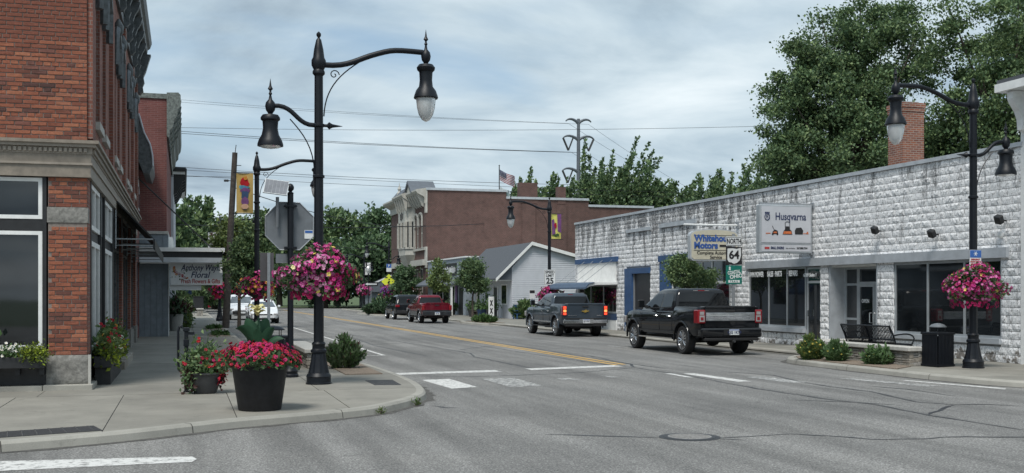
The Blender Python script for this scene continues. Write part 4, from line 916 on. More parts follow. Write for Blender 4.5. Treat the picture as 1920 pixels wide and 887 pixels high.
# ---- projecting signs
ws = empty('motors_sign', (18.95, 38.0, 3.7), 0, 'cream round-topped motor garage sign with blue lettering on the white wall', 'sign')
pl = [(-1.0, -.64), (-.9, -.72), (.9, -.72), (1.0, -.64), (1.02, .20)]+[(1.02*math.cos(a), .20+.26*math.sin(a)**.7) for a in [math.pi*k/16 for k in range(1, 16)]]+[(-1.02, .20)]
pl = [(x*(1 if abs(x) < .9 else .98), z) for x, z in pl]
G['cream_sign'] = mat('aged_cream_sign', (.50, .47, .37), .6, .1, 2)
MB().prism(pl, 'y', -.11, .11).build('rim', G['coping'], ws); MB().prism([(x*.95, z*.93) for x, z in pl], 'y', -.125, .125).build('face', G['cream_sign'], ws)
part(ws, 'stripe', G['ink'], (18.1, 19.85, 37.865, 37.872, 3.915, 3.93), (18.1, 19.85, 37.865, 37.872, 3.36, 3.375))
text('Whitehouse', .33, G['blue_ink'], ws, (-.02, -.135, .11), bold=.016, sx=.98); text('Motors', .33, G['blue_ink'], ws, (-.36, -.135, -.16), bold=.016, sx=.98); part(ws, 'dash', G['ink'], (19.15, 19.8, 37.865, 37.872, 3.5, 3.58)); text('Complete Automotive', .17, G['ink'], ws, (.05, -.135, -.43), bold=.002); text('Service', .17, G['ink'], ws, (.05, -.135, -.59), bold=.002)
MB().tube([(-1.2, 0, .62), (1.05, 0, .62)], .035, 8).build('bracket_bar', G['white'], ws); MB().box(.98, 1.05, -.1, .1, .5, .75).build('wall_plate', G['galv'], ws)
for x in (-.6, .6): MB().box(x-.02, x+.02, -.02, .02, .44, .62).build('hanger', G['white'], ws)
hs = empty('mower_sign', (18.92, 32.8, 3.87), 0, 'square silver-white box sign with mower pictures on the white wall', 'sign')
MB().box(-.96, .96, -.13, .13, -.79, .79).build('cabinet', G['frame_alu'], hs, bevel=.02); G['silver_face'] = mat('silver_sign_face', (.46, .47, .50), .5, .06, 1.5)
MB().box(-.90, .90, -.142, .142, -.44, .73).build('face', G['silver_face'], hs); MB().box(-.90, .90, -.142, .142, -.73, -.52).build('lower_face', G['silver_face'], hs); MB().box(-.94, .94, -.137, .137, -.505, -.455).build('divider', G['galv'], hs)
text('Husqvarna', .34, G['navy_ink'], hs, (.16, -.147, .40), bold=.006, sx=.78)
mb = MB(); mb.tube([(-.70+.09*math.cos(a), -.147, .39+.105*math.sin(a)) for a in [2*math.pi*k/12 for k in range(13)]], .017, 4); mb.box(-.735, -.715, -.15, -.146, .34, .45); mb.box(-.685, -.665, -.15, -.146, .34, .45); mb.box(-.72, -.68, -.15, -.146, .385, .405)
for k in (-1, 0, 1): mb.prism([(-.70+k*.06-.022, .49), (-.70+k*.06+.022, .49), (-.70+k*.06+.028, .55), (-.70+k*.06-.028, .55)], 'y', -.15, -.146)
mb.build('crown_emblem', G['navy_ink'], hs)
mb = MB()   # mowers
def mower(mb, x, s_):
    mb.prism([(x-.10*s_, -.17), (x+.12*s_, -.17), (x+.10*s_, -.06), (x, -.02), (x-.08*s_, -.08)], 'y', -.15, -.146); mb.tube([(x-.02, -.149, -.04), (x-.10*s_, -.149, .10)], .008, 4)
    for dx in (-.08, .09): mb.lathe([(.035*s_, 0), (.035*s_, .004)], 10, (x+dx*s_, -.15, -.17), 'y')
mower(mb, -.42, 1.0)
mb.prism([(-.14, -.18), (.22, -.18), (.19, -.06), (.12, .0), (.10, .09), (-.02, .09), (-.04, 0), (-.10, -.06)], 'y', -.15, -.146); mb.tube([(-.04, -.149, .0), (-.045, -.149, .2), (.0, -.149, .24), (.08, -.149, .24), (.125, -.149, .2), (.12, -.149, .0)], .010, 4)
mb.prism([(.32, -.17), (.60, -.17), (.62, -.04), (.54, .06), (.36, .04), (.31, -.05)], 'y', -.15, -.146)
mb.build('mower_pictures', G['ink'], hs)
mb = MB(); mb.prism([(-.12, -.16), (.20, -.16), (.17, -.07), (-.09, -.07)], 'y', -.153, -.150); mb.prism([(-.49, -.14), (-.35, -.14), (-.36, -.09), (-.46, -.09)], 'y', -.153, -.15); mb.box(-.75, -.58, -.15, -.146, -.16, -.13); mb.prism([(.74, -.16), (.82, -.16), (.80, -.07), (.75, -.09)], 'y', -.15, -.146); mb.box(.62, .76, -.15, -.146, -.15, -.13); mb.build('orange_pictures', G['orange_ink'], hs)
mb = MB().box(-.79, -.62, -.15, -.146, -.66, -.59); mb.build('red_mark', G['red_ink'], hs); text('SMALL ENGINE', .115, G['navy_ink'], hs, (-.33, -.147, -.625), bold=.005, sx=.62); text('Sales and Service', .06, G['ink'], hs, (.15, -.147, -.63), sx=.8); text('567.888.7334', .09, G['ink'], hs, (.58, -.147, -.625), bold=.003, sx=.8)
mb = MB(); mb.box(-.9, 1.06, -.05, .05, .79, .86); mb.build('top_bracket', G['galv'], hs); MB().box(.96, 1.06, -.05, .05, -.84, -.78).build('lower_bracket', G['galv'], hs)
for z in (.8, -.82): MB().box(1.03, 1.08, -.1, .1, z-.1, z+.1).build('wall_plate', G['galv'], hs)
# chimney on the roof, neighbour to the right
cm = empty('roof_chimney', (24, 33.4, 4.9), 0, 'weathered orange brick chimney rising behind the white block parapet', 'chimney')
MB().box(-.42, .42, -.42, .42, 0, 3.1).build('stack', G['brick_chim'], cm); MB().box(-.44, .44, -.44, .44, 3.1, 3.24).build('corbel', G['brick_chim'], cm); MB().box(-.46, .46, -.46, .46, 3.24, 3.40).build('cap', G['brick_chim'], cm); MB().box(-.3, .3, -.3, .3, 3.40, 3.46).build('mortar_crown', G['concrete_post'], cm)
nb_ = empty('white_sided_house', (20.1, 22.9, 0), 0, 'white sided two-storey building with bracketed eave at right edge', 'building')
part(nb_, 'wall', G['white'], (20.1, 34, 12, 22.98, 0, 6.75))
for k in range(34): MB().prism([(20.105, .02+k*.195), (20.075, .02+k*.195), (20.10, .205+k*.195)], 'y', 12.05, 22.9).build('clapboard', G['white'], nb_, world=True)
part(nb_, 'corner_board', G['white'], (19.955, 20.11, 22.86, 23.16, 0, 6.75)); part(nb_, 'eave', G['white'], (19.36, 34, 11.8, 23.38, 6.75, 6.95)); part(nb_, 'roof', G['shingle'], (19.4, 34, 11.8, 23.35, 6.95, 7.05))
MB().prism([(19.95, 5.75), (19.8, 5.8), (19.78, 6.05), (19.7, 6.25), (19.55, 6.45), (19.5, 6.55), (19.5, 6.74), (19.95, 6.74)], 'y', 22.9, 23.1).build('eave_bracket', G['white'], nb_, world=True)
# ================================================================== HOUSES FURTHER ALONG ON THE RIGHT
gh = empty('grey_sided_house', (22, 75, 0), 0, 'small pale grey sided house with steep dark roof and side gable', 'house')
GY0, GY1 = 75.0, 86.8
MB().prism([(21.95, 0), (31, 0), (31, 3.2), (23.35, 5.15), (21.95, 3.55)], 'y', GY0, GY1).build('wall', G['grey_siding'], gh, world=True)
for k in range(34):
    z = .02+k*.15; xr = 31 if z < 3.2 else 31-(z-3.2)/1.95*7.65; xl = 21.95 if z < 3.5 else 21.95+(z-3.5)/1.65*1.4
    if xr-xl > .3: 
        q = MB(); q.add([(xl, GY0-.002, z), (xr, GY0-.002, z), (xr, GY0-.03, z), (xl, GY0-.03, z), (xl, GY0-.002, z+.15), (xr, GY0-.002, z+.15)], [(3, 2, 5, 4), (0, 1, 2, 3)]); q.build('siding_board', G['grey_siding'], gh, world=True)
rf = MB(); rf.prism([(20.75, 2.72), (20.75, 2.82), (23.32, 5.36), (23.42, 5.25), (23.35, 5.14)], 'y', GY0-.25, GY1+.2); rf.prism([(23.37, 5.16), (23.42, 5.36), (31.3, 3.3), (31.3, 3.15)], 'y', GY0-.25, GY1+.2); rf.build('roof', G['shingle'], gh, world=True)
rk = MB(); rk.prism([(20.72, 2.60), (20.72, 2.82), (23.36, 5.40), (31.3, 3.34), (31.3, 3.12), (23.36, 5.16)], 'y', GY0-.30, GY0-.255); rk.build('rake_board', G['white'], gh, world=True)
MB().prism([(20.8, 2.72), (21.94, 2.72), (21.94, 3.72)], 'y', GY0-.05, GY0).build('porch_gable', G['slate_panel'], gh, world=True)
part(gh, 'porch_soffit', G['white'], (20.8, 21.95, GY0, GY1, 2.66, 2.72))
for a, b_, c, d in ((76.1, 77.6, .95, 2.45), (83.6, 85.0, .95, 2.45)): glazing(gh, 'x', 21.95, -1, a, b_, c, d, (), (), .1, G['white'], G['glass'], -.05, fd=.05)
dr = part(gh, 'door', G['black'], (21.90, 21.94, 78.6, 79.6, .1, 2.2)); part(gh, 'door_frame', G['white'], (21.89, 21.94, 78.45, 78.6, .1, 2.3), (21.89, 21.94, 79.6, 79.75, .1, 2.3))
MB().lathe([(.28, 0), (.28, .06)], 14, (21.86, 81.6, 1.55), 'x').build('wreath', G['leaf_ever'], gh, world=True)
part(gh, 'roof_vent', G['white'], (24.0, 24.4, 77, 77.4, 5.1, 5.45)); part(gh, 'gas_meter', G['galv'], (24.3, 24.6, GY0-.3, GY0-.05, 1.2, 1.7))
wsn = empty('welcome_board', (20.9, 76.6, 0), 0, 'tall narrow white board leaning by the grey house door', 'sign'); MB().box(-.2, .2, -.03, .03, 0, 1.55).build('board', G['white'], wsn); mb = MB()
for k in range(2): mb.prism([(-.12, .35+k*.55), (-.04, .35+k*.55), (.12, .75+k*.55), (.04, .75+k*.55)], 'y', -.036, -.031); mb.prism([(.12, .35+k*.55), (.04, .35+k*.55), (-.12, .75+k*.55), (-.04, .75+k*.55)], 'y', -.042, -.037)
mb.build('lettering', G['ink'], wsn)
gs = empty('grey_storefront', (22, 88.3, 0), 0, 'grey flat-roofed shop with dark awning and name board beyond the house', 'building')
mb = MB(); mb.box(21.95, 34, 88.3, 103, 0, 4.7); mb.build('wall', mat('grey_stucco', (.26, .30, .34), .8, .1, 2), gs, world=True); part(gs, 'coping', G['white'], (21.85, 34, 88.2, 103.1, 4.7, 4.82))
part(gs, 'name_board', G['black'], (21.88, 21.94, 91.4, 97.2, 3.3, 4.35)); mb = MB()
for k in range(15):
    y = 91.7+k*.35; mb.box(21.862, 21.878, y, y+rng.uniform(.10, .24), 3.5+rng.choice((0, 0, .12)), 3.5+rng.uniform(.35, .62))
tag(mb.build('lettering', G['white_ink'], gs, world=True), kind='stuff')
MB().prism([(21.94, 3.2), (20.75, 2.55), (20.75, 2.42), (20.8, 2.42), (21.94, 3.0)], 'y', 88.6, 103).build('awning', G['slate_panel'], gs, world=True)
glazing(gs, 'x', 21.95, -1, 92, 101, .5, 2.5, (94, 96.5, 99), (), .1, G['white'], G['glass'], -.05, fd=.05); part(gs, 'door', G['black'], (21.9, 21.94, 89.2, 90.4, 0, 2.2)); part(gs, 'door_post', G['white'], (20.8, 20.95, 88.7, 88.85, 0, 2.45))
part(gs, 'window_poster', mat('purple_poster', (.16, .08, .22), .5, .4, 2), (21.86, 21.885, 91.0, 91.6, .6, 2.4))
it = empty('italianate_brick_building', (21.9, 103.6, 0), 0, 'large dark red brick block with cream corner bay and bracketed cornice', 'building')
IX, IY = 21.9, 103.6
holes = [(105.2, 106.4, 6.2, 9.0), (107.2, 108.4, 6.2, 9.0), (105.0, 106.6, 1, 4.2), (107.2, 109, 1, 4.2)]
mb = MB(); pierced(mb, 'x', IX, IY, 122, 0, 11.2, holes, .2, -1)
mb.prism([(IX+.003, 0), (45, 0), (45, 10.3), (38.2, 10.3), (38.2, 10.9), (29.8, 10.9), (29.8, 11.55), (IX+.003, 11.55)], 'y', IY, IY+.3); mb.box(44.7, 45, IY+.3, 122, 0, 10.3)
mb.build('wall', G['brick_far'], it, world=True); part(it, 'roof', G['roofing'], (IX+.3, 44.7, IY+.3, 122, 9.8, 9.9))
for a, b_, z in ((21.9, 29.8, 11.55), (29.75, 38.2, 10.9), (38.15, 45.1, 10.3)): part(it, 'coping', G['coping'], (a, b_, IY-.12, IY+.4, z, z+.22))
part(it, 'chimney', G['brick_far'], (31.1, 32.9, IY-.05, IY+.8, 10.5, 12.5)); part(it, 'chimney_breast', G['brick_far'], (31.35, 32.7, IY-.10, IY, 6.5, 10.45)); part(it, 'chimney', G['brick_far'], (35.0, 35.8, IY-.05, IY+.7, 10.5, 12.2)); part(it, 'chimney_breast', G['brick_far'], (34.9, 35.9, IY-.08, IY, 4.5, 10.45))
for h in holes: glazing(it, 'x', IX, -1, *h, ((h[0]+h[1])/2,), ((h[2]+h[3])/2,), .1, G['cream'], G['glass'], .1)
part(it, 'corner_pier', G['cream'], (IX-.06, IX+.12, IY-.05, IY+.45, 9.4, 11.7), (IX-.06, IX+.12, IY-.05, IY+.45, 4.2, 6.2))
for h in holes[:2]:
    m_ = (h[0]+h[1])/2; hm = MB(); hm.tube([(IX-.08, h[0]-.15, 8.2)]+[(IX-.08, m_+.78*math.cos(a), 9.0+.5*math.sin(a)) for a in [math.pi-math.pi*k/8 for k in range(9)]]+[(IX-.08, h[1]+.15, 8.2)], .12, 6); hm.build('window_hood', G['cream'], it, world=True, smooth=40)
# corner bay (oriel) and cornice
by0, by1 = 109.3, 113.5
bay = [(IX, by0-.6), (IX-.85, by0+.25), (IX-.85, by1-.25), (IX, by1+.6)]
def bayring(z0, z1, s_, m_, name):
    c = ((IX), (by0+by1)/2); MB().prism([(IX+(x-IX)*s_ + (0.0), c[1]+(y-c[1])*s_) for x, y in bay], 'z', z0, z1).build(name, m_, it, world=True)
MB().add([(*p, 5.6) for p in bay]+[(IX, by0+.8, 4.3), (IX-.3, by0+1.2, 4.3), (IX-.3, by1-1.2, 4.3), (IX, by1-.8, 4.3)], [(0, 1, 5, 4), (1, 2, 6, 5), (2, 3, 7, 6), (4, 5, 6, 7)]).build('bay_corbel', G['cream'], it, world=True)
bayring(5.6, 6.2, 1.0, G['cream'], 'bay_apron'); bayring(6.2, 6.35, 1.06, G['cream'], 'bay_sill'); bayring(6.35, 8.9, .96, G['glass'], 'bay_glass'); bayring(8.9, 10.3, 1.0, G['cream'], 'bay_frieze'); bayring(10.3, 10.5, 1.05, G['cream'], 'bay_moulding')
for (x, y) in [lerp2 for a, b_ in zip(bay, bay[1:]) for lerp2 in [(lerp(a[0], b_[0], t_), lerp(a[1], b_[1], t_)) for t_ in (.04, .5, .96)]]:
    MB().box(x-.14, x+.14, y-.14, y+.14, 6.35, 8.9).build('bay_mullion', G['cream'], it, world=True)
part(it, 'bay_panel', G['ink'], (IX-.90, IX-.86, 110.6, 110.8, 9.2, 9.8), (IX-.90, IX-.86, 111.2, 111.5, 9.1, 9.9), (IX-.90, IX-.86, 111.9, 112.1, 9.2, 9.8))
part(it, 'storefront_cornice', G['cream'], (IX-.35, IX+.05, IY, 122, 4.45, 5.0)); part(it, 'belt_rail', G['cream'], (IX-.2, IX+.05, IY, 109, 5.9, 6.15))
cpz = [(0, 10.3), (.12, 10.3), (.15, 10.9), (.3, 11.0), (.8, 11.25), (.95, 11.45), (.95, 11.6), (0, 11.75)]
MB().prism([(IX-x, z) for x, z in cpz], 'y', IY+.1, 122).build('cornice', G['cream'], it, world=True)
MB().prism([(IX-.6-x*.8, z) for x, z in cpz]+[(IX, 11.8), (IX, 10.3)], 'y', by0-.5, by1+.8).build('bay_cornice', G['cream'], it, world=True)
for k in range(7): MB().prism([(IX-.12, 10.0), (IX-.3, 10.1), (IX-.5, 10.6), (IX-.75, 11.0), (IX-.8, 11.24), (IX-.1, 11.2)], 'y', IY+.5+k*1.0, IY+.75+k*1.0).build('bracket', G['cream'], it, world=True)
for k in range(5): MB().prism([(IX-.85, 9.9), (IX-1.0, 10.1), (IX-1.1, 10.6), (IX-1.2, 11.0), (IX-1.25, 11.24), (IX-.7, 11.2)], 'y', by0-.4+k*1.1, by0-.15+k*1.1).build('bracket', G['cream'], it, world=True)
pd = MB(); pd.prism([(106.1, 11.6), (109.6, 11.6), (107.85, 12.6)], 'x', IX-.85, IX-.55); pd.build('pediment', G['cream'], it, world=True)
MB().prism([(105.8, 11.5), (106.1, 11.45), (107.85, 12.5), (109.6, 11.45), (109.9, 11.5), (107.85, 12.8)], 'x', IX-1.0, IX+1.6).build('pediment_roof', G['slate_panel'], it, world=True)
MB().lathe([(.28, 0), (.25, .3), (.12, .45), (.2, .7), (.05, 1.0), (.02, 1.3)], 8, (IX-.9, 112.4, 11.7)).build('finial', G['cream'], it, world=True); MB().prism([(IX-1.3, 11.6), (IX-.8, 12.2), (IX, 12.3), (IX, 11.6)], 'y', by0-.4, by1+.6).build('bay_roof', G['slate_panel'], it, world=True)
part(it, 'shop_window_band', G['glass'], (IX-.06, IX-.02, 109.5, 121, .8, 4.2)); part(it, 'porch_post', G['brick_far'], (IX-1.0, IX-.7, 112, 112.3, 0, 4.4))
# flags on the roof of the brick block
fp = empty('flagpole', (30.3, 108, 9.9), 0, 'thin flagpole on the roof of the large brick block', 'flagpole'); MB().tube([(0, 0, 0), (0, 0, 4.6)], .05, 8).build('pole', G['iron'], fp); MB().lathe([(.02, 0), (.09, .08), (.02, .18)], 8, (0, 0, 4.6)).build('ball', G['iron'], fp)
def flag(name, label, z, wd, ht, droop, cells, mats):
    o = empty(name, (30.36, 108, z), 0, label, 'flag'); mb = MB(); nx, nz = 26, 13
    def P(i, j): 
        u, v = i/nx, j/nz; return (u*wd*.92, .22*math.sin(u*7+v)*u, -v*ht-droop*u*(1.2-u*.3)+.05*math.sin(u*9)*u)
    for i in range(nx):
        for j in range(nz):
            mb.mi = cells(i/nx, j); mb.quad(P(i, j), P(i, j+1), P(i+1, j+1), P(i+1, j))
    mb.mi = 1; mb.build('cloth', mats, o); return o
G['flag_red'] = mat('flag_red', (.24, .035, .05), .8, .1, 2); G['flag_blue'] = mat('flag_blue', (.03, .04, .11), .8, .1, 2); G['flag_white'] = mat('flag_white', (.55, .55, .57), .8, .05, 2); G['flag_green'] = mat('flag_teal', (.10, .22, .20), .8, .1, 2); G['flag_pale'] = mat('flag_pale', (.52, .58, .58), .8, .06, 2)
flag('national_flag', 'stars and stripes flag flying above the brick block roof', 14.2, 1.75, 1.05, .75, lambda u, j: (2 if (u < .4 and j < 7) else (0 if j % 2 == 0 else 1)), [G['flag_red'], G['flag_white'], G['flag_blue']])
st = MB()
for i in range(6):
    for j in range(5): st.cbox((.06+i*.11, -.03, -.1-j*.11-.75*(.06+i*.11)*.65), (.03, .2, .03))
fo = [o for o in bpy.data.objects if o.name.startswith('national_flag')][0]; tag(st.build('stars', G['flag_white'], fo), kind='stuff')
flag('town_flag', 'pale green and white flag drooping below the stars and stripes', 12.5, 1.15, .8, .5, lambda u, j: (0 if (.3 < u < .7 and 3 < j < 10) else 1), [G['flag_green'], G['flag_pale']])
# far dark-roofed shelter in the park
sh = empty('park_shelter', (26, 142, 0), 0, 'small dark gabled park building among the far trees', 'building')
MB().prism([(-4.5, 2.2), (0, 4.2), (4.5, 2.2), (4.5, 2.0), (-4.5, 2.0)], 'y', 0, 6).build('roof', G['slate_panel'], sh); MB().box(-3.8, 3.8, .5, 5.5, 0, 2.05).build('wall', G['greyblue'], sh); MB().prism([(-4.6, 2.2), (0, 4.25), (4.6, 2.2), (4.6, 2.36), (0, 4.42), (-4.6, 2.36)], 'y', -.1, 0).build('barge_board', G['white'], sh)
for k, (x, y, s_) in enumerate(((48, 190, 1.2), (-30, 170, 1.1))):
    hh = empty('far_house', (x, y, 0), .2, ('pale house mostly hidden by trees past the park shelter', 'grey house behind the trees past the left buildings')[k], 'house'); MB().box(-5, 5, 0, 8, 0, 4).build('wall', G['grey_siding'], hh); MB().prism([(-5.5, 4), (0, 7), (5.5, 4)], 'y', -.4, 8.4).build('roof', G['shingle'], hh)
# ================================================================== STREET LAMPS
def luminaire(root, x, z, s, big, small_glass):
    """hanging bell lamp with spike finial; z is the height of the arm end"""
    b_ = MB(); b_.lathe([(.02, .34), (.02, .30), (.035, .27), (.02, .24), (.035, .16), (.085, .10), (.10, .03), (.085, -.05), (.05, -.10), (.03, -.14)], 12, (x, 0, z)); b_.lathe([(.002, .56), (.022, .42), (.05, .36), (.02, .33)], 8, (x, 0, z-.0))
    b_.build('finial', G['lamp_black'], root, smooth=40)
    k = MB(); k.lathe([(.05, -.12), (.14, -.14), (.185, -.20), (.175, -.25), (.135, -.29), (.125, -.45), (.14, -.58), (.20, -.66), (.235, -.76), (.245, -.80), (.235, -.82), (.20, -.80)] if big else [(.05, -.12), (.15, -.14), (.185, -.19), (.185, -.23), (.15, -.26), (.14, -.40), (.165, -.52), (.22, -.62), (.245, -.70), (.245, -.74), (.2, -.73)], 20, (x, 0, z))
    hd = k.build('lamp_housing', G['lamp_black'], root, smooth=35)
    if big: MB().lathe([(.195, -.80), (.195, -.86), (.180, -1.0), (.145, -1.14), (.08, -1.24), (.01, -1.28)], 20, (x, 0, z)).build('globe', G['globe'], root, smooth=60)
    else: MB().lathe([(.195, -.735), (.17, -.765), (.06, -.785), (.01, -.79)], 18, (x, 0, z)).build('globe', G['globe'], root, smooth=60)
def street_lamp(loc, side, label, ped=True, banner=None):
    """side: +1 the long arm reaches to +x"""
    r = empty('street_lamp', loc, 0, label, 'street lamp', 'black twin-arm street lamps'); s = side
    b_ = MB(); b_.lathe([(.25, 0), (.25, .03), (.235, .04), (.235, .14), (.245, .15), (.225, .19), (.20, .22)], 20); b_.build('base_plinth', G['lamp_black'], r, smooth=40)
    MB().lathe([(.21, .20), (.185, .30), (.155, .45), (.13, .60)], 24, flute=.07).build('fluted_base', G['lamp_black'], r); MB().lathe([(.13, .60), (.155, .62), (.155, .66), (.125, .69), (.125, .76), (.14, .78), (.11, .82)], 20).build('base_collar', G['lamp_black'], r, smooth=40)
    MB().lathe([(.098, .80), (.09, 3.4), (.082, 6.1)], 16, flute=.05).build('post', G['lamp_black'], r, smooth=20)
    for z in (4.03, 5.02): MB().lathe([(.085, z-.04), (.115, z-.02), (.115, z+.02), (.085, z+.04)], 12).build('post_ring', G['lamp_black'], r, smooth=40)
    c = MB(); c.lathe([(.085, 5.98), (.12, 6.02), (.12, 6.06), (.10, 6.1), (.14, 6.18), (.14, 6.28), (.11, 6.34), (.09, 6.5), (.05, 6.68), (.02, 6.72), (.045, 6.76), (.045, 6.80), (.01, 6.84)], 12); c.build('post_cap', G['lamp_black'], r, smooth=40)
    a = MB(); a.tube(bez((s*.1, 0, 6.20), (s*.6, 0, 6.18), (s*.75, 0, 6.36), (s*1.15, 0, 6.48), 8)+bez((s*1.15, 0, 6.48), (s*1.45, 0, 6.58), (s*1.5, 0, 6.58), (s*2.06, 0, 6.56), 6)[1:], .055, 8); a.build('long_arm', G['lamp_black'], r, smooth=50)
    sc = MB(); sc.tube(bez((s*.10, 0, 5.2), (s*.12, 0, 5.7), (s*.35, 0, 6.0), (s*.80, 0, 6.30), 12), .013, 5); sc.tube([(s*(.30+.10*(1-k/16)*math.cos(k*.55)), 0, 6.02+.10*(1-k/16)*math.sin(k*.55)) for k in range(15)], .011, 5); sc.build('scroll_brace', G['lamp_black'], r)
    luminaire(r, s*2.12, 6.46, s, True, False)
    if ped:
        a = MB(); a.tube(bez((-s*.08, 0, 5.02), (-s*.45, 0, 5.0), (-s*.45, 0, 5.42), (-s*.88, 0, 5.36), 10), .045, 8); a.tube([(s*.08, 0, 5.02), (s*.16, 0, 5.02), (s*.2, 0, 5.02), (s*.24, 0, 5.02), (s*.27, 0, 5.02), (s*.46, 0, 5.02)], [.03, .03, .075, .05, .035, .004], 8); a.build('short_arm', G['lamp_black'], r, smooth=50)
        MB().tube(bez((-s*.08, 0, 4.1), (-s*.10, 0, 4.6), (-s*.3, 0, 4.85), (-s*.55, 0, 5.12), 8), .012, 5).build('short_brace', G['lamp_black'], r); luminaire(r, -s*.92, 5.32, s, False, True)
    return r
lmpA = street_lamp((2.51, 21.92, 0), 1, 'nearest black street lamp, on the corner with the large petunia basket')
lmpB = street_lamp((17.87, 22.3, 0), -1, 'black street lamp beside the trash can in front of the white block shop')
lmpC = street_lamp((2.5, 41.0, 0), 1, 'black street lamp with the yellow face banner behind the stop sign', ped=False)
lmpD = street_lamp((18.45, 56.0, 0), -1, 'black street lamp with the speed limit sign at the end of the white block shop', ped=False)
lmpE = street_lamp((2.2, 74.3, 0), 1, 'black street lamp with the white necktie banner past the utility pole', ped=False)
lmpF = street_lamp((18.8, 106, 0), -1, 'far black street lamp carrying the yellow crossing sign')
lmpG = street_lamp((21.3, 137.5, 0), -1, 'farthest black street lamp with a pale banner at the park')
def banner(loc, wd, ht, label, side, draw, basem):
    o = empty('banner', loc, 0, label, 'banner', 'banners on the lamp posts')
    mb = MB(); n = 8
    for i in range(n):
        for j in range(n):
            def P(i, j): return (wd*(i/n-.5), .03*math.sin(i/n*4+j*.4), -ht*j/n)
            mb.quad(P(i, j), P(i, j+1), P(i+1, j+1), P(i+1, j))
    mb.build('cloth', basem, o, smooth=60)
    for z in (.02, -ht-.02): MB().tube([(-side*(wd/2+.12), 0, z), (side*wd/2, 0, z)], .014, 6).build('bar', G['lamp_black'], o)
    for k, (poly, m_) in enumerate(draw): MB().prism([(x*wd, -z*ht) for x, z in poly], 'y', -.040-.003*k, -.037-.003*k).build('print', m_, o)
    return o
def blob(cx, cz, rx, rz, n=12, j=.15, seed=0):
    r = random.Random(seed); return [(cx+rx*(1+r.uniform(-j, j))*math.cos(2*math.pi*k/n), cz+rz*(1+r.uniform(-j, j))*math.sin(2*math.pi*k/n)) for k in range(n)]
G['ban_y'] = mat('mustard_cloth', (.42, .29, .09), .8, .15, 2); G['ban_w'] = mat('white_cloth', (.60, .60, .60), .8, .05, 2); G['ban_p'] = mat('purple_print', (.14, .05, .16), .8, .3, 6); G['ban_t'] = mat('teal_print', (.06, .22, .32), .8, .3, 8); G['ban_yl'] = mat('pale_yellow_cloth', (.52, .50, .12), .8, .1, 3); G['ban_skin'] = mat('peach_print', (.50, .30, .20), .8, .1, 8)
banner((2.5-.42, 41.0, 6.05), .58, 1.42, 'mustard banner with painted red and blue bouquet on the second left lamp', 1,
       [(blob(0, .22, .28, .13, 14, .3, 1), G['fl_red']), (blob(-.05, .36, .30, .06, 12, .3, 2), G['ban_t']), (blob(.05, .44, .28, .07, 12, .3, 3), G['ban_p']), (blob(0, .56, .24, .12, 12, .3, 4), G['blue_dk']), (blob(0, .70, .22, .10, 12, .2, 5), G['ban_p']), (blob(0, .84, .22, .07, 12, .1, 6), G['ban_skin']), ([(-.1, .9), (.1, .9), (.14, .93), (-.14, .93)], G['ink']), (blob(.02, .13, .14, .05, 10, .4, 7), G['fl_orange'])], G['ban_y'])
banner((2.2-.42, 74.3, 5.7), .6, 1.3, 'white banner with dark necktie print on the third left lamp', 1, [([(-.3, .02), (-.05, .02), (.2, .65), (.05, .78), (-.05, .62)], G['leaf_bronze']), (blob(-.2, .92, .25, .07, 12, 0, 1), G['blue'])], G['ban_w'])
banner((18.45+.38, 56.0, 5.95), .53, 1.3, 'yellow and purple banner on the lamp by the white block shop', -1, [([(-.5, .25), (-.25, .2), (-.15, .5), (-.1, .8), (-.45, .85)], G['ban_p']), ([(.08, 0), (.5, 0), (.5, .75), (.12, .7)], G['ban_p']), (blob(0, .86, .35, .06, 10, .4, 3), G['leaf_g']), (blob(-.1, .45, .12, .12, 8, .3, 5), G['fl_crimson'])], G['ban_yl'])
banner((21.3+.42, 137.5, 5.6), .7, 1.5, 'pale banner with a dark diagonal print on the farthest lamp', -1, [([(-.4, 0), (-.15, 0), (.3, .95), (.1, .95)], G['ink'])], G['ban_w'])
# ================================================================== SIGNS
def octagon(r): return [(r*math.cos(R(22.5+45*k)), r*math.sin(R(22.5+45*k))) for k in range(8)]
ss = empty('stop_sign', (2.15, 23.92, 0), 0, 'back of an octagonal stop sign on a black post with solar panel', 'sign')
MB().lathe([(.17, 0), (.17, .05), (.15, .07), (.15, .11), (.16, .13), (.115, .20), (.085, .34), (.075, .38), (.09, .40), (.06, .44)], 16, flute=.03).build('post_base', G['lamp_black'], ss, smooth=35)
MB().lathe([(.062, .42), (.062, 3.86)], 12).build('post', G['lamp_black'], ss, smooth=40); MB().lathe([(.03, 3.84), (.075, 3.87), (.03, 3.90), (.07, 3.95), (.075, 4.0), (.05, 4.05), (.01, 4.07)], 12).build('ball_finial', G['lamp_black'], ss, smooth=60)
MB().prism(octagon(.545), 'y', .10, .106).build('octagon_plate', G['alu'], ss).location = (-.01, 0, 3.18)
rim = MB(); oc = octagon(.54); rim.tube([(x, .095, z) for x, z in oc+oc[:1]], .014, 5, False); rim.build('plate_rim', G['galv'], ss).location = (-.01, 0, 3.18)
MB().prism(octagon(.543), 'y', .1065, .110).build('red_face', G['fl_red'], ss).location = (-.01, 0, 3.18)
for z in (3.6, 2.72): MB().box(-.13, .13, -.07, .095, z-.02, z+.02).build('clamp', G['lamp_black'], ss)
MB().box(-.30, .25, .095, .10, 2.40, 2.60).build('lower_plate', G['alu'], ss, bevel=.01)
st = MB().box(.30, .48, .09, .099, 2.92, 3.10); st.build('sticker', G['sign_white'], ss); MB().box(.31, .47, .085, .0895, 3.04, 3.09).build('sticker_stripe', G['blue_sign'], ss)
MB().tube([(-.27, .02, 3.15), (-.27, .0, 3.78)], .035, 8).build('panel_mast', G['alu'], ss)
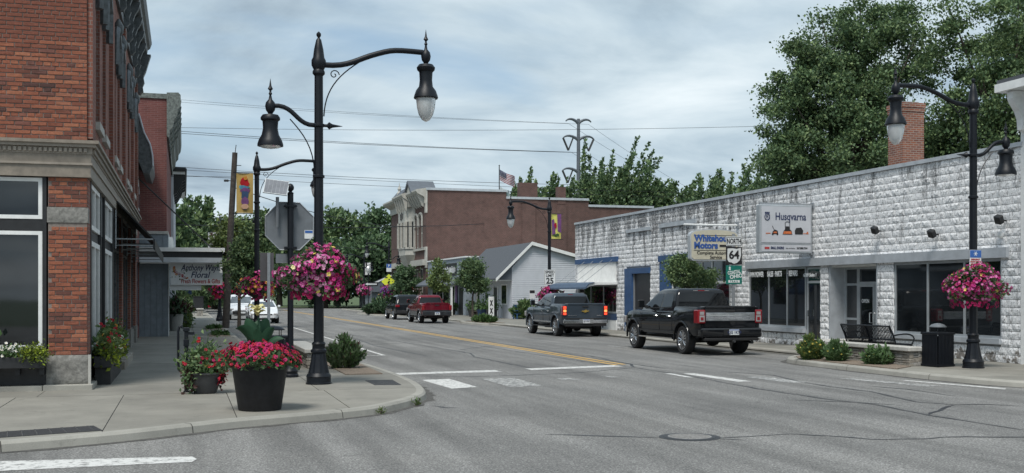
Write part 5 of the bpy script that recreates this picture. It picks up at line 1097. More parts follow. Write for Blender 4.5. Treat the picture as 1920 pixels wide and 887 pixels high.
sp = MB(); sp.box(-.26, .24, -.20, .20, -.012, .012); po = sp.build('solar_panel', G['frame_alu'], ss); po.location = (-.29, -.05, 3.98); po.rotation_euler = (R(52), R(7), R(-8))
for k in range(6): MB().box(-.24+k*.078, -.24+k*.078+.073, -.18, .18, .012, .017).build('solar_cell', mat('solar_cell', (.17, .18, .20), .25, .15, 6) if k == 0 else bpy.data.materials['solar_cell'], po)
gp = empty('sign_post', (1.92, 27.0, 0), 0, 'galvanised channel post carrying the backs of two small signs', 'sign'); MB().box(-.035, .035, -.02, .02, 0, 2.72).build('post', G['galv'], gp)
MB().box(-.20, .12, .025, .03, 2.05, 2.72).build('sign_back', mat('brown_sign_back', (.10, .095, .10), .7, .15, 4), gp); MB().box(-.20, .12, .032, .036, 2.2, 2.3).build('strap', G['alu'], gp)
r6 = empty('route_sign', (18.45, 35.4, 0), 0, 'white north route 64 sign stacked over a green trail sign', 'sign')
MB().box(-.05, .05, .0, .05, -.0, 3.85).build('post', G['galv'], r6)
MB().box(-.30, .30, -.012, 0, 3.42, 3.75).build('north_plate', G['sign_white'], r6, bevel=.004); text('NORTH', .25, G['ink'], r6, (0, -.016, 3.58), bold=.006, sx=.62)
fr = MB()
for b_ in ((-.28, .28, -.015, -.012, 3.715, 3.73), (-.28, .28, -.015, -.012, 3.44, 3.455), (-.285, -.27, -.015, -.012, 3.44, 3.73), (.27, .285, -.015, -.012, 3.44, 3.73)): fr.box(*b_)
fr.build('border', G['ink'], r6)
MB().box(-.31, .31, -.012, 0, 2.77, 3.39).build('route_plate', G['ink'], r6, bevel=.004)
oh = [(-.25, 3.33), (-.05, 3.34), (.10, 3.32), (.26, 3.36), (.27, 3.10), (.22, 2.93), (.12, 2.84), (.0, 2.80), (-.10, 2.85), (-.20, 2.86), (-.26, 2.95)]; MB().prism(oh, 'y', -.016, -.013).build('state_shape', G['sign_white'], r6); text('64', .40, G['ink'], r6, (0, -.02, 3.10), bold=.012)
MB().box(-.31, .31, -.012, 0, 2.09, 2.74).build('trail_plate', G['green_sign'], r6, bevel=.004); text('COASTAL', .17, G['white_ink'], r6, (-.0, -.016, 2.50), (R(90), R(-8), 0), bold=.005, sx=.66); text('OHIO', .19, G['white_ink'], r6, (.08, -.016, 2.36), (R(90), R(-8), 0), bold=.006); MB().box(-.22, .22, -.015, -.012, 2.14, 2.23).build('white_bar', G['white_ink'], r6); text('TRAIL', .08, G['green_sign'], r6, (0, -.019, 2.185), bold=.003, spacing=1.6)
MB().prism([(-.20, 2.58), (-.13, 2.58), (-.14, 2.66), (-.12, 2.67), (-.165, 2.71), (-.21, 2.67), (-.19, 2.66)], 'y', -.015, -.012).build('lighthouse_emblem', G['white_ink'], r6)
sl = empty('speed_limit_sign', (18.43, 55.86, 2.2), 0, 'white speed limit 25 sign on the lamp above a petunia basket', 'sign')
MB().box(-.32, .32, -.012, 0, -.0, .82).build('plate', G['sign_white'], sl, bevel=.004); bd = MB()
for b_ in ((-.30, .30, -.015, -.012, .79, .803), (-.30, .30, -.015, -.012, .02, .033), (-.30, -.288, -.015, -.012, .02, .8), (.288, .30, -.015, -.012, .02, .8)): bd.box(*b_)
bd.build('border', G['ink'], sl); text('SPEED', .19, G['ink'], sl, (0, -.016, .68), bold=.005); text('LIMIT', .19, G['ink'], sl, (0, -.016, .5), bold=.005); text('25', .42, G['ink'], sl, (0, -.016, .22), bold=.012)
for k, (x, z, lb) in enumerate(((17.75, 2.0, 'small white notice plate left of the speed limit sign'), (19.2, 2.05, 'small white notice plate right of the speed limit sign'))):
    pk_ = empty('parking_notice', (x, 56.8+k, z-.5-.0), 0, lb, 'sign'); MB().box(-.02, .02, .0, .03, -1.5+.0, .3).build('post', G['galv'], pk_); MB().box(-.15, .15, -.01, 0, 0, .46).build('plate', G['sign_white'], pk_); MB().box(-.14, .14, -.014, -.011, .28, .44).build('print', G['ink'], pk_)
em = empty('emergency_route_sign', (17.82, 22.17, 2.0), 0, 'blue and white snow emergency parking sign on the right lamp post', 'sign')
MB().box(-.16, .16, -.012, 0, .28, .78).build('plate', G['sign_white'], em, bevel=.004); MB().box(-.155, .155, -.016, -.012, .60, .775).build('blue_field', G['blue_sign'], em)
sf = MB()
for k in range(3): sf.prism([(.055*math.cos(R(60*k))-.006*math.sin(R(60*k)), .69+.055*math.sin(R(60*k))+.006*math.cos(R(60*k))), (-.055*math.cos(R(60*k))-.006*math.sin(R(60*k)), .69-.055*math.sin(R(60*k))+.006*math.cos(R(60*k))), (-.055*math.cos(R(60*k))+.006*math.sin(R(60*k)), .69-.055*math.sin(R(60*k))-.006*math.cos(R(60*k))), (.055*math.cos(R(60*k))+.006*math.sin(R(60*k)), .69+.055*math.sin(R(60*k))-.006*math.cos(R(60*k)))], 'y', -.019-.001*k, -.0165)
sf.build('snowflake', G['white_ink'], em)
for k, s_ in enumerate(('EMERGENCY', 'SNOW ROUTE', 'NO PARKING', 'WHEN SNOW', 'EXCEEDS 2"')): text(s_, .052, G['red_ink'], em, (0, -.015, .555-.055*k), bold=.002, sx=.85)
MB().box(-.13, .13, -.012, 0, .10, .25).build('lower_plate', G['sign_white'], em)
cw = empty('crossing_sign', (18.75, 105.8, 2.2), 0, 'yellow diamond pedestrian crossing sign on the far lamp', 'sign')
MB().prism([(0, 0), (.72, .72), (0, 1.44), (-.72, .72)], 'y', -.02, 0).build('diamond', G['yellow_sign'], cw); MB().prism([(-.08, .25), (.0, .5), (.06, .25), (.13, .25), (.06, .62), (.12, .75), (.0, .82), (-.16, .6), (-.05, .5), (-.15, .25)], 'y', -.03, -.021).build('walker_symbol', G['ink'], cw); MB().lathe([(.07, 0), (.07, .01)], 10, (.02, -.03, .92), 'y').build('walker_head', G['ink'], cw); part(cw, 'bike_symbol', G['ink'], (18.4, 18.62, 105.77, 105.78, 3.25, 3.36), (18.88, 19.1, 105.77, 105.78, 3.25, 3.36))
pb = empty('parking_sign', (18.75, 105.8, 3.85), 0, 'blue and white parking sign above the yellow crossing sign', 'sign'); MB().box(-.24, .24, -.02, 0, 0, .75).build('plate', G['sign_white'], pb); MB().box(-.235, .235, -.025, -.021, .38, .745).build('blue_field', G['blue_sign'], pb); text('P', .34, G['white_ink'], pb, (0, -.03, .56))
ow = empty('arrow_sign', (17.4, 108, 0), 0, 'white left arrow sign on a thin post by the far crossing', 'sign'); MB().tube([(0, 0, 0), (0, 0, 2.9)], .035, 6).build('post', G['galv'], ow); MB().box(-.65, .65, -.06, -.04, 2.5, 2.88).build('plate', G['ink'], ow); MB().prism([(-.58, 2.69), (-.34, 2.84), (-.34, 2.76), (.55, 2.76), (.55, 2.62), (-.34, 2.62), (-.34, 2.54)], 'y', -.07, -.061).build('arrow', G['sign_white'], ow)
rs = empty('red_white_sign', (21.2, 107.0, 0), 0, 'narrow red and white sign by the cream corner bay', 'sign'); MB().tube([(0, 0, 0), (0, 0, 3.3)], .03, 6).build('post', G['galv'], rs); MB().box(-.18, .18, -.05, -.03, 1.9, 3.1).build('plate', G['sign_white'], rs); part(rs, 'red_stripe', G['red_ink'], (21.05, 21.35, 106.94, 106.948, 2.2, 2.4), (21.05, 21.35, 106.94, 106.948, 2.7, 2.8))
bd = empty('birdhouse_lamp', (20.3, 128, 0), 0, 'small white globe lamp on a thin post in the park', 'lamp'); MB().tube([(0, 0, 0), (0, 0, 4.1)], .05, 6).build('post', G['lamp_black'], bd); MB().lathe([(.12, 4.1), (.26, 4.35), (.26, 4.7), (.05, 5.0)], 8).build('lantern', G['globe'], bd)
# ================================================================== BENCH, BINS, WALLS, RAIL
be = empty('park_bench', (17.75, 26.2, 0), 0, 'black slatted metal bench with curved arms behind the stone wall', 'bench')
slats = 34
for k in range(slats):
    y = -1.08+k*2.16/(slats-1); pts = bez((-.22, y, .90), (-.20, y, .92), (-.14, y, .80), (-.08, y, .60), 3)+bez((-.08, y, .60), (-.02, y, .42), (.0, y, .42), (.20, y, .43), 3)[1:]+[(.45, y, .44), (.50, y, .40)]
    m_ = MB()
    for a, b_ in zip(pts, pts[1:]): m_.add([(a[0], y-.016, a[2]), (b_[0], y-.016, b_[2]), (b_[0], y+.016, b_[2]), (a[0], y+.016, a[2]), (a[0]+.008, y-.016, a[2]+.008), (b_[0]+.008, y-.016, b_[2]+.008), (b_[0]+.008, y+.016, b_[2]+.008), (a[0]+.008, y+.016, a[2]+.008)], [(3, 2, 1, 0), (4, 5, 6, 7), (0, 1, 5, 4), (2, 3, 7, 6)])
    m_.build('slat', G['lamp_black'], be)
for z, x in ((.905, -.225), (.55, -.06), (.41, .46)): MB().tube([(x, -1.11, z), (x, 1.11, z)], .022, 8).build('rail', G['lamp_black'], be)
for y in (-1.12, 0, 1.12):
    MB().tube([(-.22, y, .9), (-.09, y, .62), (-.03, y, .42), (.46, y, .42)], .024, 8).build('side_frame', G['lamp_black'], be)
    for x in (-.02, .42): MB().tube([(x, y, .42), (x+(.05 if x > .2 else -.08), y, 0)], .022, 8).build('leg', G['lamp_black'], be)
    if y: MB().tube([(-.10, y, .66)]+bez((-.1, y, .66), (.15, y, .72), (.5, y, .74), (.52, y, .58), 8)[1:]+[(.46, y, .44)], .02, 8).build('armrest', G['lamp_black'], be)
def litter_bin(loc, label, rz=0, sc=.74):
    r = empty('litter_bin', loc, rz, label, 'litter bin', 'black slatted litter bins'); r.scale = (sc, sc, .92)
    MB().lathe([(.32, .04), (.33, .05), (.33, .80)], 4).build('inner_can', G['black'], r).rotation_euler = (0, 0, R(45))
    for s_ in range(4):
        for k in range(11):
            t_ = -.30+k*.06; x, y = ((t_, -.355), (.355, t_), (t_, .355), (-.355, t_))[s_]
            MB().box(x-.022, x+.022, y-.012 if s_ % 2 == 0 else y-.022, y+.012 if s_ % 2 == 0 else y+.022, .06, .84).build('slat', G['lamp_black'], r) if s_ % 2 == 0 else MB().box(x-.012, x+.012, y-.022, y+.022, .06, .84).build('slat', G['lamp_black'], r)
    MB().box(-.38, .38, -.38, .38, .84, .90).build('top_rim', G['lamp_black'], r, bevel=.01); MB().box(-.37, .37, -.37, .37, .02, .07).build('bottom_rim', G['lamp_black'], r)
    MB().lathe([(.27, 1.03), (.27, 1.05), (.20, 1.10), (.08, 1.13), (.01, 1.135)], 20).build('dome_lid', G['alu'] if 'white' in label else G['lamp_black'], r, smooth=50)
    for a in range(4): MB().tube([(.22*math.cos(a*1.57+.78), .22*math.sin(a*1.57+.78), .9), (.22*math.cos(a*1.57+.78), .22*math.sin(a*1.57+.78), 1.04)], .012, 5).build('lid_post', G['lamp_black'], r)
    return r
litter_bin((17.42, 23.0, 0), 'black slatted litter bin beside the bench and white shop', R(8)); litter_bin((1.92, 25.3, 0), 'black litter bin half hidden behind the large corner planter', R(5), .84)
def stone_wall(name, label, x0, x1, y0, y1, h, seed, cap=.10):
    r_ = random.Random(seed); o = empty(name, ((x0+x1)/2, (y0+y1)/2, 0), 0, label, 'stone wall'); ox, oy = (x0+x1)/2, (y0+y1)/2
    MB().box(x0+.04-ox, x1-.04-ox, y0+.04-oy, y1-.04-oy, 0, h-.01).build('core', G['joint'], o)
    def face(a0, a1, mk_):
        z = 0
        while z < h-.03:
            hh = min(r_.choice((.055, .07, .09, .11)), h-z); a = a0
            if h-z-hh < .03: hh = h-z
            while a < a1-.02:
                wd = min(r_.uniform(.14, .42), a1-a)
                if a1-a-wd < .08: wd = a1-a
                d = r_.uniform(.0, .028); mk_(a+.006, a+wd-.006, z+.005, z+hh-.005, d); a += wd
            z += hh
    def mkx(xf, s_): return lambda a, b_, c, d, e: MB().box(*(sorted((xf-ox+s_*e-s_*.0, xf-ox-s_*.10))), a-oy, b_-oy, c, d).build('stone', G['ledge'], o, bevel=.008)
    def mky(yf, s_): return lambda a, b_, c, d, e: MB().box(a-ox, b_-ox, *(sorted((yf-oy+s_*e, yf-oy-s_*.10))), c, d).build('stone', G['ledge'], o, bevel=.008)
    face(y0, y1, mkx(x0+.03, -1)); face(x0+.02, x1-.02, mky(y0+.03, -1))
    if x1-x0 < 1: face(y0, y1, mkx(x1-.03, 1))
    n = max(1, round(max(x1-x0, y1-y0)/1.3))
    for k in range(n):
        if y1-y0 > x1-x0: MB().box(x0-.05-ox, x1+.05-ox, lerp(y0-.05, y1+.05, k/n)+.003-oy, lerp(y0-.05, y1+.05, (k+1)/n)-.003-oy, h, h+cap).build('cap_stone', G['limestone'], o, bevel=.012)
        else: MB().box(lerp(x0-.05, x1+.05, k/n)+.003-ox, lerp(x0-.05, x1+.05, (k+1)/n)-.003-ox, y0-.05-oy, y1+.05-oy, h, h+cap).build('cap_stone', G['limestone'], o, bevel=.012)
    return o
stone_wall('low_stone_wall', 'low ledgestone seat wall with pale cap in front of the bench', 16.8, 17.2, 23.25, 28.2, .36, 1)
stone_wall('low_stone_wall', 'short return of the bench seat wall towards the white shop', 17.28, 18.7, 27.8, 28.2, .36, 2)
stone_wall('low_stone_wall', 'low ledgestone wall with pale cap behind the corner lamp', 2.75, 3.15, 26.5, 31.0, .36, 3)
stone_wall('low_stone_wall', 'distant low stone wall with a dark bin on the left sidewalk', 1.0, 1.45, 92, 95, .5, 4)
dbx = empty('news_box', (1.1, 93.2, .6), 0, 'dark box standing on the distant low stone wall', 'box'); MB().box(-.4, .4, -.3, .3, 0, .9).build('body', G['black'], dbx, bevel=.03); MB().box(-.42, .42, -.32, .32, .9, .96).build('lid', G['black'], dbx)
hr = empty('bike_rack_post', (.04, 20.8, 0), 0, 'black metal post with a looped side bar beside the round flower pot', 'post')
MB().box(-.035, .035, -.035, .035, 0, 1.10).build('post', G['lamp_black'], hr, bevel=.006); MB().box(-.05, .05, -.05, .05, .82, .94).build('collar', G['lamp_black'], hr, bevel=.006); MB().box(-.055, .055, -.055, .055, 1.08, 1.15).build('cap', G['lamp_black'], hr, bevel=.01); MB().lathe([(.05, .0), (.05, .02), (.035, .03)], 12).build('foot', G['lamp_black'], hr)
MB().tube([(-.02, 0, .40), (-.09, 0, .36), (-.13, 0, .40), (-.14, 0, .6), (-.14, 0, 1.08), (-.12, 0, 1.16), (-.09, 0, 1.18), (-.07, 0, 1.14)], .022, 8).build('loop_bar', G['lamp_black'], hr, smooth=50)
MB().box(-.03, .14, -.03, .03, 1.02, 1.07).build('arm', G['lamp_black'], hr)
# utility pole
up = empty('utility_pole', (2.05, 59.2, 0), 0, 'leaning dark wooden utility pole over the left sidewalk', 'pole')
MB().tube([(0, 0, 0), (.22, 0, 4.5), (.46, 0, 9.0)], [.19, .165, .135], 10).build('shaft', G['wood_pole'], up, smooth=50)
for z, x, l in ((8.35, .43, .35), (7.55, .4, -.4), (7.75, .4, .3)): MB().tube([(x, 0, z), (x+l, 0, z)], .02, 5).build('insulator_pin', G['iron'], up); 
for z, x in ((7.75, .68), (7.55, .08), (7.55, -.02), (7.2, .7)): MB().lathe([(.03, -.06), (.07, -.04), (.07, .04), (.03, .06)], 8, (x, 0, z)).build('insulator', G['iron'], up)
MB().tube([(.46, 0, 8.9), (.52, 0, 9.4)], .02, 5).build('top_pin', G['iron'], up)
tp = empty('transmission_pole', (67.6, 188.6, 0), 0, 'tall grey steel transmission pole with three pairs of curved arms', 'pole')
MB().tube([(0, 0, 0), (0, 0, 33)], [.55, .27], 12).build('shaft', mat('dark_galvanised_pole', (.10, .115, .135), .6, .15, 2), tp, smooth=60)
tpm = bpy.data.materials['dark_galvanised_pole']
for z, l in ((32.6, 2.4), (29.6, 2.9), (23.8, 3.0)):
    for s_ in (-1, 1): MB().tube(bez((0, 0, z-.4), (s_*l*.4, 0, z+.5), (s_*l*.8, 0, z+.5), (s_*l, 0, z-.1), 6), [.30, .27, .24, .21, .18, .15, .12], 6).build('arm', tpm, tp)
for z, l in ((29.6, 2.9), (23.8, 3.0)):
    for s_ in (-1, 1):
        MB().tube([(s_*l, 0, z-.1), (s_*(l-1.0), 0, z-2.3)], .19, 5).build('insulator_string', G['iron'], tp); MB().tube([(s_*(l-1.9), 0, z), (s_*(l-1.0), 0, z-2.3)], .14, 5).build('insulator_string', G['iron'], tp)
# ================================================================== WIRES
def wire(a, b_, sag, label, r_=.02, n=24):
    a, b_ = Vector(a), Vector(b_); mid = (a+b_)/2; o = empty('power_line', mid, 0, label, 'wire', 'overhead wires'); r_ = r_*.78; 
    pts = [a.lerp(b_, t_)-mid-Vector((0, 0, sag*4*t_*(1-t_))) for t_ in [k/n for k in range(n+1)]]; MB().tube(pts, r_, 5).build('cable', G['ink'], o); return o
TX, TY = 67.6, 188.6
for z, dx, sg, nm, r_ in ((32.1, -1.9, 3, 'topmost thin wire from the transmission pole over the street', .028), (32.1, 1.9, 3, 'second thin wire from the transmission pole over the street', .028), (27.0, -1.4, 3, 'left mid-height wire from the transmission pole over the street', .05), (27.0, 1.4, 3, 'right mid-height wire from the transmission pole over the street', .05), (21.2, -1.6, 3, 'lowest wire from the transmission pole over the street', .045)):
    wire((-120, TY+(8 if dx > 0 else 0), z+9+sg*.5), (TX+dx, TY, z), sg, nm, r_)
for z, dx, nm in ((32.1, 1.9, 'topmost'), (32.1, -1.9, 'second'), (27.0, 1.4, 'third'), (27.0, -1.4, 'lowest')):
    wire((TX+dx, TY, z), (190, 300, z-12), 5, nm+' wire falling away right of the transmission pole', .032)
wire((-40, 120, 18.6), (120, 95, 23.5), 2.5, 'long wire crossing above the brick block and the white shop', .024, 40)
wire((-30, 100, 13.6), (60, 118, 13.4), .6, 'upper wire of the lowest pair across the street sky', .022); wire((-30, 100, 13.1), (60, 118, 12.9), .6, 'lower wire of the lowest pair across the street sky', .022)
wire((2.5, 59.2, 7.75), (-30, 66, 8.6), .2, 'wire from the utility pole to behind the left buildings', .014); wire((2.5, 59.2, 7.2), (21.9, 104, 8.2), .7, 'thick service cable from the utility pole to the cream corner bay', .03); wire((2.5, 59.2, 5.0), (22, 104, 6.1), .5, 'slack cable reaching the brick block over the street', .022)
wire((-10, 70, 6.2), (28, 104, 8.5), .5, 'heavy cable bundle ending beside the arched bay window', .035)
# ================================================================== VEHICLES (local frame: +y forward, origin under the rear bumper)
def loft(stations, mats, name, parent):
    """stations: (y, [(x,z)...]) right half from bottom centre to top centre, mirrored"""
    mb = MB(); rings = []
    for y, P in stations:
        ring = [(x, y, z) for x, z in P]+[(-x, y, z) for x, z in reversed(P) if x > 1e-6]; rings.append(ring)
    n = len(rings[0]); V = [p for r_ in rings for p in r_]; F_ = []
    for i in range(len(rings)-1):
        for k in range(n): F_.append((i*n+k, i*n+(k+1) % n, (i+1)*n+(k+1) % n, (i+1)*n+k))
    F_ += [tuple(range(n-1, -1, -1)), tuple(range((len(rings)-1)*n, len(rings)*n))]
    mb.add(V, [tuple(reversed(f)) for f in F_]); return mb
def body_section(w_, zb, zt, crown=.03):
    m_ = zb+(zt-zb)*.55
    return [(0, zb), (w_-.14, zb), (w_-.05, zb+.05), (w_-.012, zb+.16), (w_, m_), (w_-.008, zt-.20), (w_-.03, zt-.08), (w_-.075, zt-.015), (w_-.16, zt), (0, zt+crown)]
def apply_bool(o, cutters):
    for c in cutters:
        md = o.modifiers.new('b', 'BOOLEAN'); md.object = c; md.operation = 'DIFFERENCE'; md.solver = 'EXACT'
    dg = bpy.context.evaluated_depsgraph_get(); me = bpy.data.meshes.new_from_object(o.evaluated_get(dg)); o.modifiers.clear(); old = o.data; o.data = me
    for c in cutters: bpy.data.objects.remove(c)
    me.polygons.foreach_set('use_smooth', [True]*len(me.polygons)); me.set_sharp_from_angle(angle=R(32)); return o
def wheel(root, x, y, r_, wd, sgn, rimm, spokes=6, dark=False):
    w_ = MB(); w_.lathe([(r_*.66, -wd/2+.02), (r_*.90, -wd/2), (r_*.98, -wd/2+.03), (r_, -wd/4), (r_, wd/4), (r_*.98, wd/2-.03), (r_*.90, wd/2), (r_*.66, wd/2-.02)], 32, (0, 0, 0), 'x'); o = w_.build('wheel', G['tyre'], root, smooth=35); o.location = (x, y, r_)
    e = sgn*(wd/2-.035); rm = MB(); rm.lathe([(r_*.68, e-sgn*.10), (r_*.68, e+sgn*.028), (r_*.64, e+sgn*.028), (r_*.61, e-sgn*.02), (r_*.60, e-sgn*.12)], 28, (0, 0, 0), 'x')
    rm.lathe([(r_*.16, e-sgn*.06), (r_*.16, e+sgn*.005), (r_*.10, e+sgn*.02)], 14, (0, 0, 0), 'x')
    for k in range(spokes):
        for d in (-.13, .13):
            a = 2*math.pi*k/spokes+d; b_ = 2*math.pi*k/spokes+d*1.5
            rm.tube([(e+sgn*.0, r_*.12*math.cos(a), r_*.12*math.sin(a)), (e+sgn*.012, r_*.38*math.cos(b_), r_*.38*math.sin(b_)), (e+sgn*.0, r_*.63*math.cos(b_), r_*.63*math.sin(b_))], [.022, .026, .03], 5)
    rm.build('rim', rimm, o, smooth=40); bk = MB(); bk.lathe([(r_*.66, e-sgn*.12), (r_*.66, e-sgn*.10)], 20, (0, 0, 0), 'x'); bk.build('brake_shadow_plate', G['rubber'], o)
    return o
def panel(poly, axis, a, b_): return MB().prism(poly, axis, a, b_)
def pickup(loc, rz, label, P, sc=1.0):
    r = empty('pickup_truck', loc, rz, label, 'truck'); r.scale = (sc, sc, sc); pm = P['paint']; lm = P.get('lower', pm); w_ = P['w']/2; L_ = P['L']; bz, cz, hz, rz_ = P['bed_z'], P['belt_z'], P['hood_z'], P['roof_z']; zb = P['sill']
    yr, yf, rad = P['axle_r'], P['axle_f'], P['tyre']; cb0, cb1 = P['cab']       # cab rear wall, cowl
    S = [(0.10, body_section(w_-.06, zb+.15, bz-.01, .0)), (.16, body_section(w_-.02, zb+.08, bz, .0)), (.3, body_section(w_, zb, bz, .0)), (cb0-.03, body_section(w_, zb, bz, .0)), (cb0+.0, body_section(w_, zb, cz+(bz-cz)*.7, .0)), (cb0+.08, body_section(w_, zb, cz, .02)), (cb1-.3, body_section(w_, zb, cz-.02, .02)), (cb1, body_section(w_, zb, cz-.04, .05)), (cb1+.5, body_section(w_, zb, hz, .05)), (L_-.5, body_section(w_-.01, zb, hz-.05, .05)), (L_-.2, body_section(w_-.06, zb+.02, hz-.12, .03)), (L_-.05, body_section(w_-.16, zb+.1, hz-.25, .02)), (L_, body_section(w_-.24, zb+.18, hz-.4, .0))]
    o = loft(S, pm, 'body', r).build('body', [pm, G['rubber']], r)
    cut = []
    for y in (yr, yf): cut.append(MB().lathe([(rad+.075, -2), (rad+.075, 2)], 32, (0, y, rad+.03), 'x').build('cut', G['rubber']))
    for y in (yr, yf): cut[-1]  # noqa
    cut.append(MB().box(-w_+.13, w_-.13, .19, cb0-.09, bz-.52, bz+.5).build('cut', G['rubber']))
    for c in cut: c.parent = None
    sx = r.matrix_basis.copy(); r.location = (0, 0, 0); r.rotation_euler = (0, 0, 0); r.scale = (1, 1, 1); bpy.context.view_layer.update(); apply_bool(o, cut); r.matrix_basis = sx
    # cab
    lv = [(cz-.05, cb0+.02, cb1+.02, w_-.06), (cz+.06, cb0+.02, cb1-.10, w_-.075), (rz_-.20, cb0+.13, cb1-.80, w_-.20), (rz_-.08, cb0+.17, cb1-1.02, w_-.245), (rz_-.02, cb0+.26, cb1-1.20, w_-.33), (rz_, cb0+.42, cb1-1.40, w_-.48)]
    cab = MB(); rings = []
    for z, y0, y1, hw in lv:
        c = .10; ring = []
        for (cx, cy, a0) in ((hw-c, y1-c, 0), (-hw+c, y1-c, 90), (-hw+c, y0+c, 180), (hw-c, y0+c, 270)):
            for k in range(4): ring.append((cx+c*math.cos(R(a0+30*k)), cy+c*math.sin(R(a0+30*k)), z))
        rings.append(ring)
    n = 16; V = [p for q in rings for p in q]; F_ = [(i*n+k, i*n+(k+1) % n, (i+1)*n+(k+1) % n, (i+1)*n+k) for i in range(len(rings)-1) for k in range(n)]+[tuple(range((len(rings)-1)*n, len(rings)*n))]
    cab.add(V, F_); cab.build('cab', pm, r, smooth=40)
    def sideX(z): t_ = (z-cz-.06)/(rz_-.20-cz-.06); return lerp(w_-.075, w_-.20, t_)
    def rearY(z): t_ = (z-cz-.06)/(rz_-.20-cz-.06); return lerp(cb0+.02, cb0+.13, t_)
    def frontY(z): t_ = (z-cz-.06)/(rz_-.20-cz-.06); return lerp(cb1-.10, cb1-.80, t_)
    zt_, zl = rz_-.17, cz+.07
    def sidepane(pts, s_, m_=G['car_glass'], off=.004, nm='side_window'):
        V = [(s_*(sideX(z)+off), y, z) for y, z in pts]+[(s_*(sideX(z)+off-.012), y, z) for y, z in pts]; n = len(pts); mb = MB(); fs = [tuple(range(n)), tuple(range(2*n-1, n-1, -1))]+[(i, i+n, (i+1) % n+n, (i+1) % n) for i in range(n)]
        mb.add(V, fs if s_ < 0 else [tuple(reversed(f)) for f in fs]); mb.build(nm, m_, r)
    mid = P.get('pillar', (cb0+cb1)/2-.25)
    for s_ in (-1, 1):
        sidepane([(cb0+.28, zl+.02), (mid-.06, zl), (mid-.06, zt_), (cb0+.42, zt_), (cb0+.33, zt_-.06)], s_); sidepane([(mid+.06, zl), (cb1-.34, zl-.02), (cb1-.42, zl+.06), (cb1-1.05, zt_-.015), (cb1-1.15, zt_), (mid+.06, zt_)], s_)
        sidepane([(cb0+.24, zl-.02), (cb1-.28, zl-.045), (cb1-.28, zl-.02), (cb0+.24, zl)], s_, P.get('trim', G['rubber']), .006, 'belt_trim')
        mr = MB(); mr.cbox((s_*(w_+.17), cb1-.52, cz+.17), (.20, .14, .24)); mr.build('mirror', P.get('mirror', pm), r, bevel=.03); MB().box(*sorted((s_*(w_-.06), s_*(w_+.1))), cb1-.55, cb1-.49, cz+.05, cz+.12).build('mirror_arm', G['rubber'], r)
        MB().box(*sorted((s_*(w_+.08), s_*(w_+.26))), cb1-.596, cb1-.592, cz+.07, cz+.27).build('mirror_glass', G['car_glass'], r)
        for y in (cb0+.10, mid, cb1-.10): MB().box(*sorted((s_*(w_-.01), s_*(w_+.003))), y-.006, y+.006, zb+.16, cz-.10).build('door_seam', G['rubber'], r)
        for y in (cb0+.28, mid+.22): MB().tube([(s_*(w_-.005), y-.1, cz-.20), (s_*(w_+.035), y-.08, cz-.19), (s_*(w_+.035), y+.08, cz-.19), (s_*(w_-.005), y+.1, cz-.20)], .014, 6).build('door_handle', P.get('handle', G['chrome']), r)
        for y in (yr, yf):
            fl = MB(); fl.tube([(s_*(w_+.0), y+(rad+.095)*math.cos(a), rad+.03+(rad+.095)*math.sin(a)) for a in [R(-8+196*k/18) for k in range(19)]], .032, 6); fl.build('fender_flare', lm, r, smooth=60)
        MB().box(*sorted((s_*(w_-.10), s_*(w_+.05))), yr+rad+.15, yf-rad-.15, zb-.10, zb-.06).build('running_board', P.get('board', G['rubber']), r)
        MB().box(*sorted((s_*(w_-.02), s_*(w_+.006))), yr+rad+.12, yf-rad-.12, zb+.10, zb+.15).build('side_moulding', P.get('mould', lm), r)
        for y in (yr, yf): wheel(r, s_*(w_-.15), y, rad, .28, s_, P['rim'], P.get('spokes', 6))
        if lm is not pm: MB().box(*sorted((s_*(w_-.02), s_*(w_+.004))), .3, yr-rad-.12, zb, zb+.34).build('lower_panel', lm, r); MB().box(*sorted((s_*(w_-.02), s_*(w_+.004))), yr+rad+.10, yf-rad-.1, zb, zb+.30).build('lower_panel', lm, r)
    # rear window, third lamp
    def rearpane(pts, m_, off, nm):
        V = [(x, rearY(z)-off, z) for x, z in pts]+[(x, rearY(z)-off+.012, z) for x, z in pts]; n = len(pts); mb = MB(); mb.add(V, [tuple(range(n)), tuple(range(2*n-1, n-1, -1))]+[(i, i+n, (i+1) % n+n, (i+1) % n) for i in range(n)]); return mb.build(nm, m_, r)
    rw = w_-.17; rearpane([(-rw+.02, zl), (rw-.02, zl), (rw-.05, zl+.1), (rw-.12, zt_+.02), (-rw+.12, zt_+.02), (-rw+.05, zl+.1)], G['car_glass'], .006, 'rear_window')
    tl = MB(); tl.box(-.11, .11, cb0+.17, cb0+.24, rz_-.105, rz_-.055); tl.build('third_brake_lamp', P.get('third', G['red_lamp']), r)
    if P.get('third_clear', True):
        for s_ in (-1, 1): MB().box(*sorted((s_*.115, s_*.26)), cb0+.175, cb0+.24, rz_-.105, rz_-.06).build('cargo_lamp', G['clear_lens'], r)
    ws_ = [(-rw, zl), (rw, zl), (rw-.14, zt_), (-rw+.14, zt_)]; V = [(x, frontY(z)+.008, z) for x, z in ws_]+[(x, frontY(z)-.006, z) for x, z in ws_]; mb = MB(); mb.add(V, [(3, 2, 1, 0), (4, 5, 6, 7), (0, 1, 5, 4), (1, 2, 6, 5), (2, 3, 7, 6), (3, 0, 4, 7)]); mb.build('windshield', G['car_glass'], r)
    # tail
    tgz = P.get('gate_z', .78); MB().box(-w_+.20, w_-.20, .055, .13, tgz, bz-.02).build('tailgate', pm, r, bevel=.02)
    MB().box(-w_+.22, w_-.22, .035, .10, bz-.06, bz+.012).build('tailgate_lip', P.get('lip', pm), r, bevel=.015); MB().box(-.14, .14, .03, .058, bz-.16, bz-.11).build('gate_handle', G['rubber'], r, bevel=.008)
